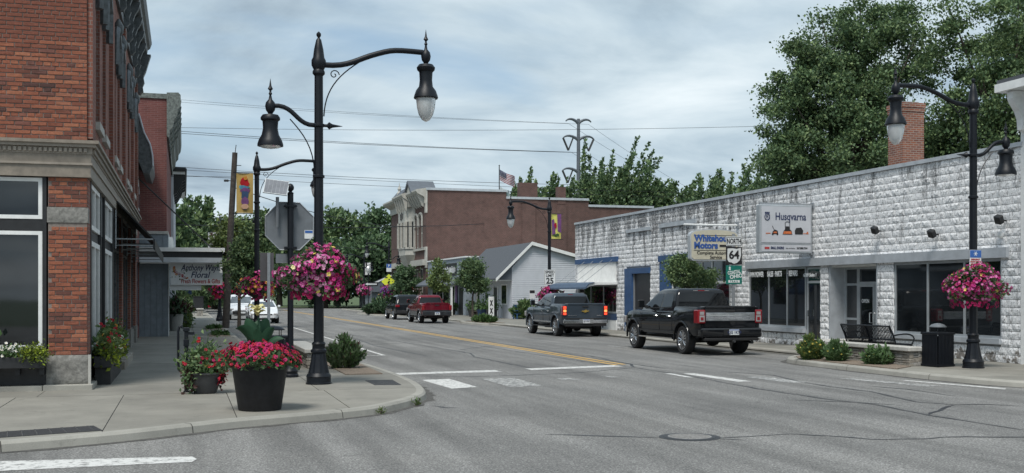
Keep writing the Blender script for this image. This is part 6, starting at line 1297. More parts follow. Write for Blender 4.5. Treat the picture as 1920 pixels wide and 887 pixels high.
    MB().box(-w_+.10, w_-.10, .06, .5, zb+.05, zb+.28).build('underbody_panel', G['rubber'], r)
    MB().box(-.45, .45, .5, L_-.5, zb-.12, zb+.05).build('chassis', G['rubber'], r); MB().tube([(-w_+.25, yr, rad), (w_-.25, yr, rad)], .09, 8).build('rear_axle', G['rubber'], r); MB().lathe([(.16, -.14), (.2, 0), (.16, .14)], 12, (0, yr, rad), 'x').build('differential', G['rubber'], r, smooth=50)
    MB().lathe([(.36, -.1), (.38, 0), (.36, .1)], 20, (0, .85, zb+.0)).build('spare_wheel', G['tyre'], r, smooth=40)
    P['tail'](r, w_, bz, zb, P)
    MB().box(-w_+.12, w_-.12, L_-.16, L_+.03, zb-.02, zb+.22).build('front_bumper', P.get('bumper', G['chrome']), r, bevel=.03); MB().box(-w_+.30, w_-.30, L_-.03, L_+.02, zb+.25, hz-.28).build('grille', G['rubber'], r)
    for s_ in (-1, 1): MB().box(*sorted((s_*(w_-.30), s_*(w_-.05))), L_-.22, L_-.03, hz-.45, hz-.22).build('headlight', G['clear_lens'], r, bevel=.02)
    return r
def plate(r, x, y, z, s_):
    p = MB().box(x-.155, x+.155, y-.012, y, z-.08, z+.08).build('licence_plate', G['sign_white'], r, bevel=.004); text(s_, .105, G['navy_ink'], p, (x, y-.016, z-.01), bold=.003); MB().box(x-.15, x+.15, y-.015, y-.012, z+.052, z+.075).build('plate_band', G['blue_ink'], p)
def tail_black(r, w_, bz, zb, P):
    for s_ in (-1, 1):
        tl = MB(); tl.box(*sorted((s_*(w_-.235), s_*(w_+.012))), .05, .34, .93, 1.32); t_ = tl.build('tail_light', G['red_lamp'], r, bevel=.02); MB().box(*sorted((s_*(w_-.18), s_*(w_-.05))), .040, .06, 1.18, 1.27).build('clear_strip', G['clear_lens'], t_); MB().box(*sorted((s_*(w_-.195), s_*(w_-.04))), .040, .06, .98, 1.16).build('reverse_lens', G['clear_lens'], t_); MB().box(*sorted((s_*(w_-.16), s_*(w_-.075))), .034, .045, 1.02, 1.11).build('dark_lens', G['red_lamp'], t_)
    ap = MB(); ap.box(-w_+.24, w_-.24, .028, .06, 1.00, 1.24); ap.build('chrome_applique', mat('satin_chrome', (.52, .54, .56), .28, .3, 5, metal=.9), r, bevel=.012)
    for z in (1.075, 1.155): MB().box(-w_+.26, w_-.40, .022, .030, z-.006, z+.022).build('applique_rib', G['chrome'], r)
    MB().box(-w_+.04, w_-.04, -.06, .20, .52, .80).build('rear_bumper', G['paint_black'], r, bevel=.05); MB().box(-w_+.15, w_-.15, -.045, .1, .43, .52).build('bumper_valance', G['rubber'], r, bevel=.02); MB().box(-.26, .26, -.066, -.05, .60, .76).build('plate_recess', G['rubber'], r)
    plate(r, .06, -.07, .68, 'KJG 1K79'); MB().tube([(.05, -.12, .42), (.05, .4, .42)], .04, 8).build('tow_hitch', G['iron'], r); MB().tube([(w_-.35, -.02, .38), (w_-.32, .5, .38)], .045, 10).build('exhaust_tip', G['chrome'], r)
    MB().box(-w_-.002, -w_+.03, .5, .54, zb+.2, zb+.24)
def tail_slate(r, w_, bz, zb, P):
    for s_ in (-1, 1):
        t_ = MB().box(*sorted((s_*(w_-.17), s_*(w_+.012))), .06, .30, .92, 1.32).build('tail_light', G['red_lamp'], r, bevel=.02); MB().box(*sorted((s_*(w_-.155), s_*(w_-.03))), .05, .07, 1.19, 1.30).build('lit_lens', G['brake_lamp'], t_); MB().box(*sorted((s_*(w_-.155), s_*(w_-.03))), .05, .07, 1.06, 1.16).build('lit_lens', G['amber_lamp'], t_); MB().box(*sorted((s_*(w_-.155), s_*(w_-.03))), .05, .07, .94, 1.03).build('lit_lens', G['brake_lamp'], t_)
    e = MB(); e.prism([(-.15, 1.12), (-.05, 1.12), (-.03, 1.155), (.07, 1.155), (.05, 1.12), (.16, 1.12), (.13, 1.075), (.05, 1.075), (.03, 1.04), (-.07, 1.04), (-.05, 1.075), (-.18, 1.075)], 'y', .03, .052); e.build('bowtie_emblem', G['gold'], r)
    MB().box(-w_+.03, w_-.03, -.06, .16, .56, .76).build('rear_bumper', G['chrome'], r, bevel=.04); MB().box(-.32, .32, -.075, -.05, .58, .76).build('plate_recess', G['chrome'], r); MB().box(-w_+.1, w_-.1, -.04, .16, .46, .56).build('bumper_valance', G['rubber'], r); MB().box(-w_+.06, w_-.06, -.055, .12, .76, .80).build('bumper_step', G['rubber'], r)
    plate(r, 0, -.08, .67, 'I/I VIV'); MB().box(-w_+.25, -w_+.62, .045, .054, .90, .925).build('badge', G['chrome'], r); MB().box(w_-.50, w_-.25, .045, .054, .90, .925).build('badge', G['chrome'], r)
def tail_red(r, w_, bz, zb, P):
    for s_ in (-1, 1): MB().box(*sorted((s_*(w_-.16), s_*(w_+.01))), .05, .22, .78, 1.08).build('tail_light', G['red_lamp'], r, bevel=.02)
    MB().box(-w_+.02, w_-.02, -.06, .14, .46, .72).build('rear_bumper', G['paint_dkgrey'], r, bevel=.03); plate(r, 0, -.066, .60, 'III IIII'); MB().box(-w_+.02, w_-.02, .04, .09, .66, .80).build('gate_lower_band', G['paint_dkgrey'], r)
pickup((15.87, 30.62, RZ), 0, 'glossy black crew-cab pickup with chrome tailgate bar parked at right', dict(w=2.03, L=5.88, bed_z=1.42, belt_z=1.30, hood_z=1.28, roof_z=1.95, sill=.52, axle_r=1.18, axle_f=4.87, tyre=.42, cab=(1.78, 4.35), paint=G['paint_black'], rim=G['alloy'], tail=tail_black, board=G['chrome'], trim=G['rubber'], spokes=7, mirror=G['rubber'], gate_z=.80), 1.05)
pickup((16.72, 45.7, RZ), 0, 'slate blue-grey crew-cab pickup with lit tail lights by the blue door', dict(w=2.03, L=5.82, bed_z=1.42, belt_z=1.27, hood_z=1.25, roof_z=1.87, sill=.50, axle_r=1.15, axle_f=4.80, tyre=.41, cab=(1.80, 4.3), paint=G['paint_slate'], rim=G['alloy'], tail=tail_slate, mould=G['chrome'], handle=G['paint_slate'], third_clear=False, spokes=6, bumper=G['chrome']), 1.02)
pickup((15.3, 69.0, RZ), 0, 'older red pickup with dark lower body parked behind the black SUV', dict(w=1.80, L=5.2, bed_z=1.22, belt_z=1.14, hood_z=1.10, roof_z=1.70, sill=.44, axle_r=1.12, axle_f=4.2, tyre=.36, cab=(1.85, 3.9), paint=G['paint_red'], lower=G['paint_dkgrey'], rim=G['alloy'], tail=tail_red, mould=G['paint_dkgrey'], handle=G['rubber'], third_clear=False, spokes=5, gate_z=.78), 1.06)
def wagon(name, loc, rz, label, pm, kind, sc=1.0):
    """SUV or sedan body: lower loft with arches and a glazed upper"""
    r = empty(name, loc, rz, label, 'car'); r.scale = (sc, sc, sc)
    if kind == 'suv': w_, L_, zb, cz, hz, rzf, cab, rad, yr, yf = .95, 4.8, .36, 1.08, 1.06, 1.74, (.06, 3.45), .37, .95, 3.85
    else: w_, L_, zb, cz, hz, rzf, cab, rad, yr, yf = .90, 4.7, .28, .92, .88, 1.45, (.75, 3.5), .33, 1.0, 3.75
    rear = .30 if kind == 'suv' else .22
    S = [(0, body_section(w_-.14, zb+.14, cz-.06, 0)), (.08, body_section(w_-.05, zb+.05, cz-.02, 0)), (.35, body_section(w_, zb, cz, .0)), (cab[1]-.3, body_section(w_, zb, cz-.02, .02)), (cab[1]+.1, body_section(w_, zb, hz-.0, .05)), (L_-.5, body_section(w_-.03, zb, hz-.14, .06)), (L_-.15, body_section(w_-.12, zb+.02, hz-.24, .05)), (L_, body_section(w_-.25, zb+.1, hz-.38, .03))]
    o = loft(S, pm, 'body', r).build('body', [pm, G['rubber']], r); cut = [MB().lathe([(rad+.055, -2), (rad+.055, 2)], 28, (0, y, rad+.02), 'x').build('cut', G['rubber']) for y in (yr, yf)]
    sx = r.matrix_basis.copy(); r.location = (0, 0, 0); r.rotation_euler = (0, 0, 0); r.scale = (1, 1, 1); bpy.context.view_layer.update(); apply_bool(o, cut); r.matrix_basis = sx
    c0, c1 = cab; sl = .28 if kind == 'suv' else .75
    lv = [(cz-.04, c0, c1+.05, w_-.05), (cz+.05, c0+.03, c1-.10, w_-.07), (rzf-.14, c0+sl, c1-.85, w_-.20), (rzf-.03, c0+sl+.14, c1-1.10, w_-.28), (rzf, c0+sl+.4, c1-1.4, w_-.45)]
    cabm = MB(); rings = []
    for z, y0, y1, hw in lv:
        c = .12; ring = []
        for (cx, cy, a0) in ((hw-c, y1-c, 0), (-hw+c, y1-c, 90), (-hw+c, y0+c, 180), (hw-c, y0+c, 270)):
            for k in range(4): ring.append((cx+c*math.cos(R(a0+30*k)), cy+c*math.sin(R(a0+30*k)), z))
        rings.append(ring)
    n = 16; cabm.add([p for q in rings for p in q], [(i*n+k, i*n+(k+1) % n, (i+1)*n+(k+1) % n, (i+1)*n+k) for i in range(len(rings)-1) for k in range(n)]+[tuple(range((len(rings)-1)*n, len(rings)*n))]); cabm.build('roof', pm, r, smooth=40)
    zl, zt = cz+.06, rzf-.15
    def T(z): return (z-cz-.05)/(rzf-.14-cz-.05)
    def ring_pane(pts, f, nm, m_=G['car_glass']):
        V = [f(p, .006) for p in pts]+[f(p, -.008) for p in pts]; n = len(pts); mb = MB(); mb.add(V, [tuple(range(n)), tuple(range(2*n-1, n-1, -1))]+[(i, i+n, (i+1) % n+n, (i+1) % n) for i in range(n)]); bm = bmesh.new(); me = mb.mesh(nm, m_); bm.from_mesh(me); bmesh.ops.recalc_face_normals(bm, faces=bm.faces); bm.to_mesh(me); bm.free(); return link(nm, me, r)
    for s_ in (-1, 1):
        sX = lambda p, o_: (s_*(lerp(w_-.07, w_-.20, T(p[1]))+o_), p[0], p[1])
        m1 = lerp(c0, c1, .52); b0 = c0+sl*.55+.15
        ring_pane([(b0, zl), (m1-.04, zl), (m1-.04, zt), (c0+sl+.22, zt)], sX, 'side_window'); ring_pane([(m1+.04, zl), (c1-.35, zl), (c1-.98, zt), (m1+.04, zt)], sX, 'side_window')
        MB().cbox((s_*(w_+.08), c1-.55, cz+.10), (.16, .10, .14)).build('mirror', pm, r, bevel=.03)
        for y in (yr, yf): wheel(r, s_*(w_-.12), y, rad, .23, s_, G['alloy'], 5)
        for y in (m1, c1-.2): MB().box(*sorted((s_*(w_-.01), s_*(w_+.003))), y-.006, y+.006, zb+.16, cz-.10).build('door_seam', G['rubber'], r)
        for y in (m1-.35, m1+.6): MB().box(*sorted((s_*(w_-.01), s_*(w_+.02))), y-.09, y+.09, cz-.18, cz-.15).build('door_handle', pm, r)
        tl = MB().box(*sorted((s_*(w_-.30), s_*(w_-.015))), -.015, .25, cz-.20, cz-.04).build('tail_light', G['red_lamp'], r, bevel=.02)
        MB().box(*sorted((s_*(w_-.38), s_*(w_-.10))), L_-.22, L_-.055, hz-.42, hz-.27).build('headlight', G['clear_lens'], r, bevel=.03)
    ring_pane([(-w_+.20, zl), (w_-.20, zl), (w_-.32, zt), (-w_+.32, zt)], lambda p, o_: (p[0], lerp(c0+.03, c0+sl, T(p[1]))-o_, p[1]), 'rear_window'); ring_pane([(-w_+.16, zl), (w_-.16, zl), (w_-.30, zt), (-w_+.30, zt)], lambda p, o_: (p[0], lerp(c1-.10, c1-.85, T(p[1]))+o_, p[1]), 'windshield', G['pale_glass'] if 'white' in label else G['car_glass'])
    MB().box(-w_+.10, w_-.10, -.05, .12, zb+.06, zb+.28).build('rear_bumper', G['rubber'] if kind == 'suv' else pm, r, bevel=.03); MB().box(-w_+.45, w_-.45, L_-.05, L_+.012, zb+.30, hz-.42).build('grille', G['rubber'], r, bevel=.01); MB().box(-w_+.3, w_-.3, L_-.06, L_+.02, zb+.05, zb+.22).build('front_bumper', G['rubber'] if kind == 'suv' else pm, r, bevel=.02)
    MB().box(-.5, .5, .4, L_-.5, zb-.06, zb+.06).build('underbody', G['rubber'], r); MB().box(-.16, .16, -.062, -.05, zb+.32, zb+.46).build('licence_plate', G['sign_white'], r); MB().box(-.16, .16, L_+.02, L_+.03, zb+.10, zb+.22).build('licence_plate', G['sign_white'], r)
    return r
wagon('sport_utility_car', (15.55, 79.5, RZ), 0, 'black SUV parked in front of the red pickup', G['paint_suv'], 'suv', 1.04)
wagon('sedan_car', (4.85, 76.6, RZ), R(180), 'white sedan parked facing the camera behind the left street tree', G['paint_white'], 'sedan', 1.05)
wagon('sport_utility_car', (4.0, 86.5, RZ), R(180), 'white SUV parked beyond the white sedan on the left', G['paint_white'], 'suv', 1.05)
# ================================================================== ROAD WORKER far along the street
def person(loc, rz, label):
    r = empty('person', loc, rz, label, 'person')
    J = dict(pel=(0, 0, .95), chest=(0, -.02, 1.30), neck=(0, -.02, 1.50), head=(0, -.04, 1.62), top=(0, -.03, 1.76), sl=(-.19, -.02, 1.43), sr=(.19, -.02, 1.43), el=(-.27, -.02, 1.15), er=(.27, -.06, 1.16), hl=(-.25, -.22, 1.0), hr=(.22, -.28, 1.05), fl=(-.24, -.30, .98), fr_=(.2, -.36, 1.06), kl=(-.11, -.03, .50), kr=(.13, -.10, .50), al=(-.11, .04, .08), ar=(.14, .02, .08), tl=(-.11, -.14, .04), tr=(.15, -.16, .04), hpl=(-.1, 0, .9), hpr=(.1, 0, .9))
    K = list(J); E = [('pel', 'chest'), ('chest', 'neck'), ('neck', 'head'), ('head', 'top'), ('chest', 'sl'), ('sl', 'el'), ('el', 'hl'), ('hl', 'fl'), ('chest', 'sr'), ('sr', 'er'), ('er', 'hr'), ('hr', 'fr_'), ('pel', 'hpl'), ('hpl', 'kl'), ('kl', 'al'), ('al', 'tl'), ('pel', 'hpr'), ('hpr', 'kr'), ('kr', 'ar'), ('ar', 'tr')]
    RD = dict(pel=.15, chest=.17, neck=.06, head=.10, top=.07, sl=.08, sr=.08, el=.055, er=.055, hl=.04, hr=.04, fl=.035, fr_=.035, kl=.075, kr=.075, al=.05, ar=.05, tl=.045, tr=.045, hpl=.11, hpr=.11)
    me = bpy.data.meshes.new('body'); me.from_pydata([J[k] for k in K], [(K.index(a), K.index(b_)) for a, b_ in E], []); o = link('body', me, r); md = o.modifiers.new('s', 'SKIN')
    for i, k in enumerate(K): me.skin_vertices[0].data[i].radius = (RD[k], RD[k]*.85); me.skin_vertices[0].data[i].use_root = (k == 'pel')
    o.modifiers.new('u', 'SUBSURF').levels = 2; dg = bpy.context.evaluated_depsgraph_get(); bm_ = bpy.data.meshes.new_from_object(o.evaluated_get(dg)); o.modifiers.clear(); o.data = bm_
    vest = mat('hi_vis_vest', (.62, .80, .06), .7, .1, 8); den = mat('dark_trousers', (.03, .035, .05), .8); skin = mat('skin', (.42, .24, .17), .6); hair = mat('orange_cap', (.45, .12, .05), .7)
    for m_ in (vest, den, skin, hair): bm_.materials.append(m_)
    for p in bm_.polygons:
        z = p.center.z; p.use_smooth = True; p.material_index = 3 if z > 1.68 else (2 if z > 1.5 or (abs(p.center.x) > .12 and z < 1.12 and p.center.y < -.12 and z > .9) else (0 if z > .93 else 1))
    return r
person((17.6, 104.6, 0), R(-60), 'person in a yellow hi-vis vest standing behind the dark shrubs')
# ================================================================== TREES
def tree(name, label, loc, h, trunk_r, trunk_h, blobs, n_leaf, size, mats, seed, weights=None, up=.15, clump=.9, group=None, spiky=0., limbs=14, cl_n=160, lean=(0, 0)):
    """blobs: list of (x,y,z,rx,ry,rz) crown lobes in local space; leaves sit in clumps through them"""
    r = np.random.default_rng(seed); o = empty(name, loc, 0, label, 'tree', group)
    vol = np.array([b_[3]*b_[4]*b_[5] for b_ in blobs]); pick = r.choice(len(blobs), cl_n, p=vol/vol.sum()); B = np.array(blobs)[pick]
    d = r.normal(size=(cl_n, 3)); d /= np.linalg.norm(d, axis=1, keepdims=True); rad = r.uniform(.25, 1.0, (cl_n, 1))**.45
    C = B[:, :3]+d*rad*B[:, 3:]
    tk = MB(); top = Vector((lean[0], lean[1], trunk_h)); tk.tube([(0, 0, -.1), (lean[0]*.3, lean[1]*.3, trunk_h*.5), top], [trunk_r*1.25, trunk_r, trunk_r*.85], 10)
    cz = float(np.mean(C[:, 2])); spine = top.lerp(Vector((float(np.mean(C[:, 0])), float(np.mean(C[:, 1])), cz)), 1.0); tk.tube([top, top.lerp(spine, .5)+Vector((.1, .05, 0)), spine], [trunk_r*.85, trunk_r*.5, trunk_r*.2], 8); tk.build('trunk', G['bark'], o, smooth=60)
    lb = MB()
    for k in r.choice(cl_n, min(limbs, cl_n), replace=False):
        e = Vector(C[k]); t_ = r.uniform(.0, .75); s_ = top.lerp(spine, t_); m_ = s_.lerp(e, .5)+Vector((0, 0, -.08*(e-s_).length)); lb.tube([s_, m_, e], [trunk_r*.38, trunk_r*.22, trunk_r*.05], 6)
    lb.build('limbs', G['bark'], o, smooth=60)
    per = n_leaf//cl_n; idx = np.repeat(np.arange(cl_n), per); cs = clump*r.uniform(.55, 1.35, cl_n)
    off = r.normal(size=(len(idx), 3))*np.array([1, 1, .62])*cs[idx][:, None]*.55
    P = C[idx]+off; dirs = d[idx]*.5+np.array([0, 0, up])
    if spiky:
        kk = r.random(len(idx)) < .6; tt = r.random(len(idx)); ax = d[idx]*.35+np.array([.35, 0, 1.0]); ax /= np.linalg.norm(ax, axis=1, keepdims=True)
        P = np.where(kk[:, None], C[idx]+ax*tt[:, None]*spiky*cs[idx][:, None]+r.normal(size=P.shape)*.16*cs[idx][:, None]*(1.15-tt[:, None]), P); dirs = ax
    P[:, 2] = np.maximum(P[:, 2], .3)
    cr = link('crown', leaves_mesh('crown', P, size, mats, seed, 1.5, dirs, .8, weights), o); tag(cr, kind='stuff'); return o
TG = [G['leaf_a'], G['leaf_b'], G['leaf_c']]; far = 'background trees behind the shops'
tree('maple_tree', 'tall dark maple with open sky gaps behind the white block shop', (38, 57, 0), 19, .5, 6.0, [(-.5, 0, 9.3, 5.2, 5, 3.4), (-2.0, 0, 13.2, 3.8, 3.5, 2.2), (1.5, 0, 15.4, 3.4, 3.4, 2.6), (-4.6, 0, 9.0, 2.6, 2.6, 1.6), (3, 0, 8, 4.6, 4, 3.4), (-4.2, 0, 13.6, 1.7, 1.7, 1.6), (1.8, 0, 18.2, 2.0, 2, 1.5), (-3, 0, 6.5, 3.2, 3, 1.6), (-4.0, 0, 14.7, 2.0, 2, 1.7), (-.8, 0, 16.9, 2.8, 2.6, 2.0), (-2.3, 0, 15.2, 2.4, 2.4, 1.8), (-6.2, 0, 11.6, 1.5, 1.4, .9), (-5.9, 0, 8.6, 1.7, 1.5, 1.2), (-5, 0, 10.4, 2.0, 1.8, 1.2)], 150000, .125, TG, 1, [.45, .30, .25], .1, .78, far, 0, 64, 440)
tree('maple_tree', 'tall lighter maple at the right edge behind the white block shop', (43.5, 52, 0), 20, .5, 6.0, [(1.5, 0, 11, 5.4, 5, 4.4), (0, 0, 16, 4.4, 4, 3.0), (4.5, 0, 14.5, 4.4, 4, 4.0), (5, 0, 8, 4.6, 4, 3.4), (-2.2, 0, 7, 3.2, 4, 2.4), (3, 0, 18.2, 3.0, 3, 1.8), (8, 0, 11, 3, 3, 5), (-1.5, 0, 12.5, 3.6, 3, 3.2)], 125000, .13, TG, 2, [.38, .47, .15], .4, .85, far, 0, 56, 340)
tree('poplar_tree', 'spiky wind-blown tree right of the transmission pole', (51.5, 132, 0), 18, .4, 6, [(0, 0, 13.8, 4.6, 4, 3.0), (-3, 0, 11.8, 3.6, 3, 3), (3.6, 0, 12.8, 3.2, 3, 2.4), (0, 0, 10, 6, 4, 2.5)], 20000, .30, TG, 3, [.45, .25, .30], .6, 1.5, far, 3.0, 10, 120)
tree('poplar_tree', 'bushy tree behind the brick chimneys left of the transmission pole', (43.5, 138, 0), 16, .4, 6, [(0, 0, 13.2, 3.2, 3, 2.4), (2.2, 0, 11.4, 3, 3, 2.6), (-1.5, 0, 11, 2.5, 3, 2.4)], 11000, .30, TG, 4, [.4, .35, .25], .5, 1.4, far, 2.0, 10, 80)
tree('poplar_tree', 'smaller rounded tree above the low end of the brick block', (60.5, 133, 0), 16, .4, 5, [(0, 0, 13, 3.6, 3, 3.0), (2.4, 0, 11.5, 3.2, 3, 2.6), (-3, 0, 11, 3, 3, 2.5)], 12000, .30, TG, 5, [.45, .2, .35], .4, 1.3, far, 1.0, 10, 90)
tree('poplar_tree', 'spiky tree over the middle of the white shop parapet', (57.5, 110, 0), 14, .35, 5, [(0, 0, 12.0, 2.6, 3, 1.8), (-2.6, 0, 11.0, 2.2, 2, 1.6), (3, 0, 11.3, 3, 2, 1.8), (0, 0, 9, 4, 3, 2)], 12000, .26, TG, 6, [.45, .3, .25], .6, 1.2, far, 2.2, 8, 90)
tree('poplar_tree', 'low tree tops joining the maple above the white shop parapet', (57, 100, 0), 12, .3, 5, [(0, 0, 10.8, 3.2, 3, 2.0), (0, 0, 8.5, 3.5, 3, 2)], 8000, .26, TG, 7, None, .4, 1.2, far, 1.0, 8, 60)
for k, (x, y, s_, lb, mt) in enumerate(((21, 160, 1.0, 'broad dark park tree left of the cream corner bay', TG), (13.5, 168, .98, 'broad mid-green tree behind the hanging basket at the street end', TG), (29, 172, 1.05, 'dark tree directly behind the cream corner bay', [G['leaf_c'], G['leaf_a']]), (8, 178, .9, 'far tree over the end of the road', TG), (17.5, 146, .55, 'small park tree in front of the broad dark tree', [G['leaf_ever'], G['leaf_a']]), (24.5, 150, .7, 'medium dark tree above the park shelter', [G['leaf_c'], G['leaf_a']]))):
    tree('park_tree', lb, (x, y, 0), 14, .4, 4*s_, [(0, 0, 9*s_, 6*s_, 5*s_, 4.2*s_), (-2.6*s_, 0, 6.5*s_, 4.5*s_, 4*s_, 3.6*s_), (3*s_, 0, 6.5*s_, 4.5*s_, 4*s_, 3.8*s_), (0, 0, 11.5*s_, 3.5*s_, 3*s_, 2.2*s_), (0, 0, 3.5*s_, 5*s_, 4*s_, 2.2*s_)], 13000, .42, mt, 20+k, None, .2, 1.35, 'park trees at the street end', 0, 8, 130)
for k, (x, y, s_, lb, mt, spk) in enumerate(((-2.5, 108, .92, 'wind-blown tree beside the dark bracketed eave', TG, 1.5), (1.2, 120, .95, 'feathery tree behind the utility pole', TG, 1.8), (6.0, 128, .9, 'dark tree behind the yellow face banner', [G['leaf_c'], G['leaf_a']], .6), (-7, 125, 1.0, 'tree behind the floral canopy', TG, .8), (3.6, 140, .75, 'dark low tree between the left lamps', [G['leaf_c'], G['leaf_ever']], 0))):
    tree('roadside_tree', lb, (x, y, 0), 12, .35, 3, [(0, 0, 7.2*s_, 3.2*s_, 3*s_, 3.0*s_), (-1.5*s_, 0, 5*s_, 3*s_, 3*s_, 2.6*s_), (1.8*s_, 0, 5*s_, 3*s_, 3*s_, 2.6*s_), (.5, 0, 9*s_, 2.2*s_, 2*s_, 1.8*s_), (0, 0, 2.4, 3.2, 3, 2)], 10000, .34, mt, 40+k, None, .4, 1.1, 'trees beyond the left buildings', spk, 8, 110)
tree('street_tree', 'dense dark street tree in front of the parked white cars', (2.75, 44.5, 0), 4.6, .07, 1.6, [(-.22, 0, 2.9, 1.0, 1.0, .9), (-.05, 0, 3.6, .75, .8, .75), (.25, .2, 2.6, .75, .8, .55), (.2, 0, 4.5, .32, .35, .6)], 15000, .085, [G['leaf_a'], G['leaf_c'], G['leaf_b']], 60, None, .2, .35, 'young street trees', 0, 14, 150)
tree('street_tree', 'yellow-green street tree behind the dark one on the left', (2.9, 63, 0), 6, .09, 2, [(.2, 0, 4.2, 1.6, 1.4, 1.3), (-.5, 0, 5.0, 1.0, 1, .8), (.9, 0, 3.4, 1.2, 1, .9)], 9000, .13, [G['leaf_y'], G['leaf_b']], 61, [.65, .35], .3, .5, 'young street trees', 0, 10, 90)
tree('street_tree', 'small round street tree in front of the grey house', (17.75, 69.6, 0), 4, .07, 1.5, [(0, 0, 2.9, .85, .9, .85), (-.1, 0, 3.6, .6, .6, .6), (.35, 0, 2.3, .7, .7, .5), (-.5, 0, 2.5, .5, .5, .4)], 7000, .09, [G['leaf_a'], G['leaf_c'], G['leaf_b']], 62, None, .3, .35, 'young street trees', 0, 10, 110)
tree('street_tree', 'slender sparse street tree before the grey shop awning', (19.0, 85, 0), 4, .05, 1.5, [(0, 0, 2.8, .8, .7, .9), (0, 0, 3.8, .45, .4, .6)], 2600, .12, [G['leaf_b'], G['leaf_y']], 63, None, .3, .35, 'young street trees', 0, 10, 50)
tree('street_tree', 'dark street tree by the red and white sign', (20.0, 104.2, 0), 4.4, .08, 1.2, [(0, 0, 2.6, 1.3, 1.2, 1.4), (0, 0, 3.8, .8, .8, .7)], 5000, .16, [G['leaf_c'], G['leaf_a']], 64, None, .3, .4, 'young street trees', 0, 10, 70)
tree('street_tree', 'low spreading street tree between the black pickup and blue shop front', (18.5, 39.2, 0), 3.2, .05, 1.6, [(-.1, 0, 2.45, .75, .6, .45), (-.25, 0, 2.95, .45, .4, .35), (.5, 0, 2.2, .7, .5, .30), (-.55, 0, 2.65, .35, .3, .2), (.9, 0, 2.5, .35, .3, .2)], 6500, .07, [G['leaf_a'], G['leaf_b'], G['leaf_c']], 65, [.45, .4, .15], .1, .24, 'young street trees', 0, 16, 130)
# ================================================================== SHRUBS
def shrub(name, label, loc, rx, ry, h, n, size, mats, seed, flower=None, upright=.8, weights=None):
    o = empty(name, loc, 0, label, 'shrub'); r = np.random.default_rng(seed); st = max(24, n//70); P, D = [], []
    a = r.uniform(0, 2*math.pi, st); q = np.sqrt(r.uniform(0, 1, st)); bx_, by_ = rx*.45*q*np.cos(a), ry*.45*q*np.sin(a); tx, ty, tz = rx*q*np.cos(a), ry*q*np.sin(a), h*(1-.55*q**2)*r.uniform(.75, 1.12, st)
    k = r.integers(0, st, n); t_ = r.uniform(.08, 1, n); P = np.stack([bx_[k]+(tx-bx_)[k]*t_, by_[k]+(ty-by_)[k]*t_, tz[k]*t_], 1)+r.normal(0, .025, (n, 3)); D = np.stack([(tx-bx_)[k], (ty-by_)[k], tz[k]], 1); D /= np.linalg.norm(D, axis=1, keepdims=True)
    tag(link('foliage', leaves_mesh('foliage', P, size, mats, seed, 2.6, D*upright*1.6, .6, weights, .1), o), kind='stuff')
    sm = MB(); 
    for i in range(0, st, 2): sm.tube([(bx_[i], by_[i], 0), (tx[i], ty[i], tz[i]*.9)], .006, 4)
    sm.build('stems', G['bark'], o)
    if flower:
        its = []
        for i in range(flower[1]): 
            j = r.integers(0, n); p = P[j]
            if p[2] > h*.3: its.append((tuple(p+np.array([0, -.03, .02])), (r.normal()*.4, -1, .6), flower[2], FI[flower[0]], FI[flower[0]]))
        blossoms(o, its, FM)
    return o
shrub('rosemary_shrub', 'grey-green spiky shrub in the bed by the corner lamp', (3.6, 26.3, 0), .48, .5, .72, 4200, .045, [G['leaf_sage'], G['leaf_g'], G['leaf_bronze']], 1, None, 1.2, [.6, .33, .07])
shrub('flowering_shrub', 'shrub dotted with small yellow flowers at the left end of the seat wall', (15.98, 26.3, 0), .36, .42, .60, 3200, .045, [G['leaf_g'], G['leaf_y']], 2, ('yellow', 190, .028), .9); shrub('flowering_shrub', 'green shrub with few yellow flowers beside the yellow-flowered one', (16.2, 25.45, 0), .33, .33, .52, 3000, .045, [G['leaf_g'], G['leaf_a']], 3, ('yellow', 30, .022), .9)
shrub('flowering_shrub', 'loose dark green shrub before the middle of the seat wall', (16.42, 24.0, 0), .36, .36, .44, 2400, .05, [G['leaf_a'], G['leaf_g']], 4, ('yellow', 12, .022), .5)
shrub('evergreen_shrub', 'dark evergreen mass on the far kerb island', (16.3, 96.5, 0), 1.5, 1.6, 1.0, 3800, .11, [G['leaf_ever'], G['leaf_c']], 5, None, .5); shrub('evergreen_shrub', 'taller dark evergreen at the back of the far kerb island', (17.4, 100, 0), 1.5, 1.6, 1.6, 3800, .12, [G['leaf_ever'], G['leaf_a']], 6, None, .7); shrub('evergreen_shrub', 'dark evergreen nearest the black SUV on the far island', (17.0, 94.8, 0), 1.0, 1.0, 1.1, 2400, .10, [G['leaf_ever'], G['leaf_c']], 7, None, .6)
shrub('grass_clump', 'low green plant clump on the kerb bed before the grey house', (17.7, 66.3, 0), .75, 1.6, .38, 3000, .08, [G['grass'], G['leaf_g']], 8, None, .9)
shrub('garden_shrub', 'leafy shrub at the near corner of the grey house', (22.6, 74.3, 0), .9, .6, 1.25, 2400, .12, [G['leaf_b'], G['leaf_g']], 9, None, .8)
for k, (y, lb) in enumerate(((31.6, 'low ground plants in the nearest left tree bed'), (49, 'low ground plants in the second left tree bed'), (58, 'low ground plants in the farthest left tree bed'))): shrub('ground_plants', lb, (1.45, y, 0), .4, 1.6, .16, 1400, .045, [G['leaf_g'], G['grass']], 30+k, None, .6)
shrub('ground_plants', 'brown-green ground plants under the small tree behind the black pickup', (18.45, 38.5, 0), .4, 2.0, .22, 1800, .05, [G['leaf_g'], G['leaf_bronze']], 34, None, .6)
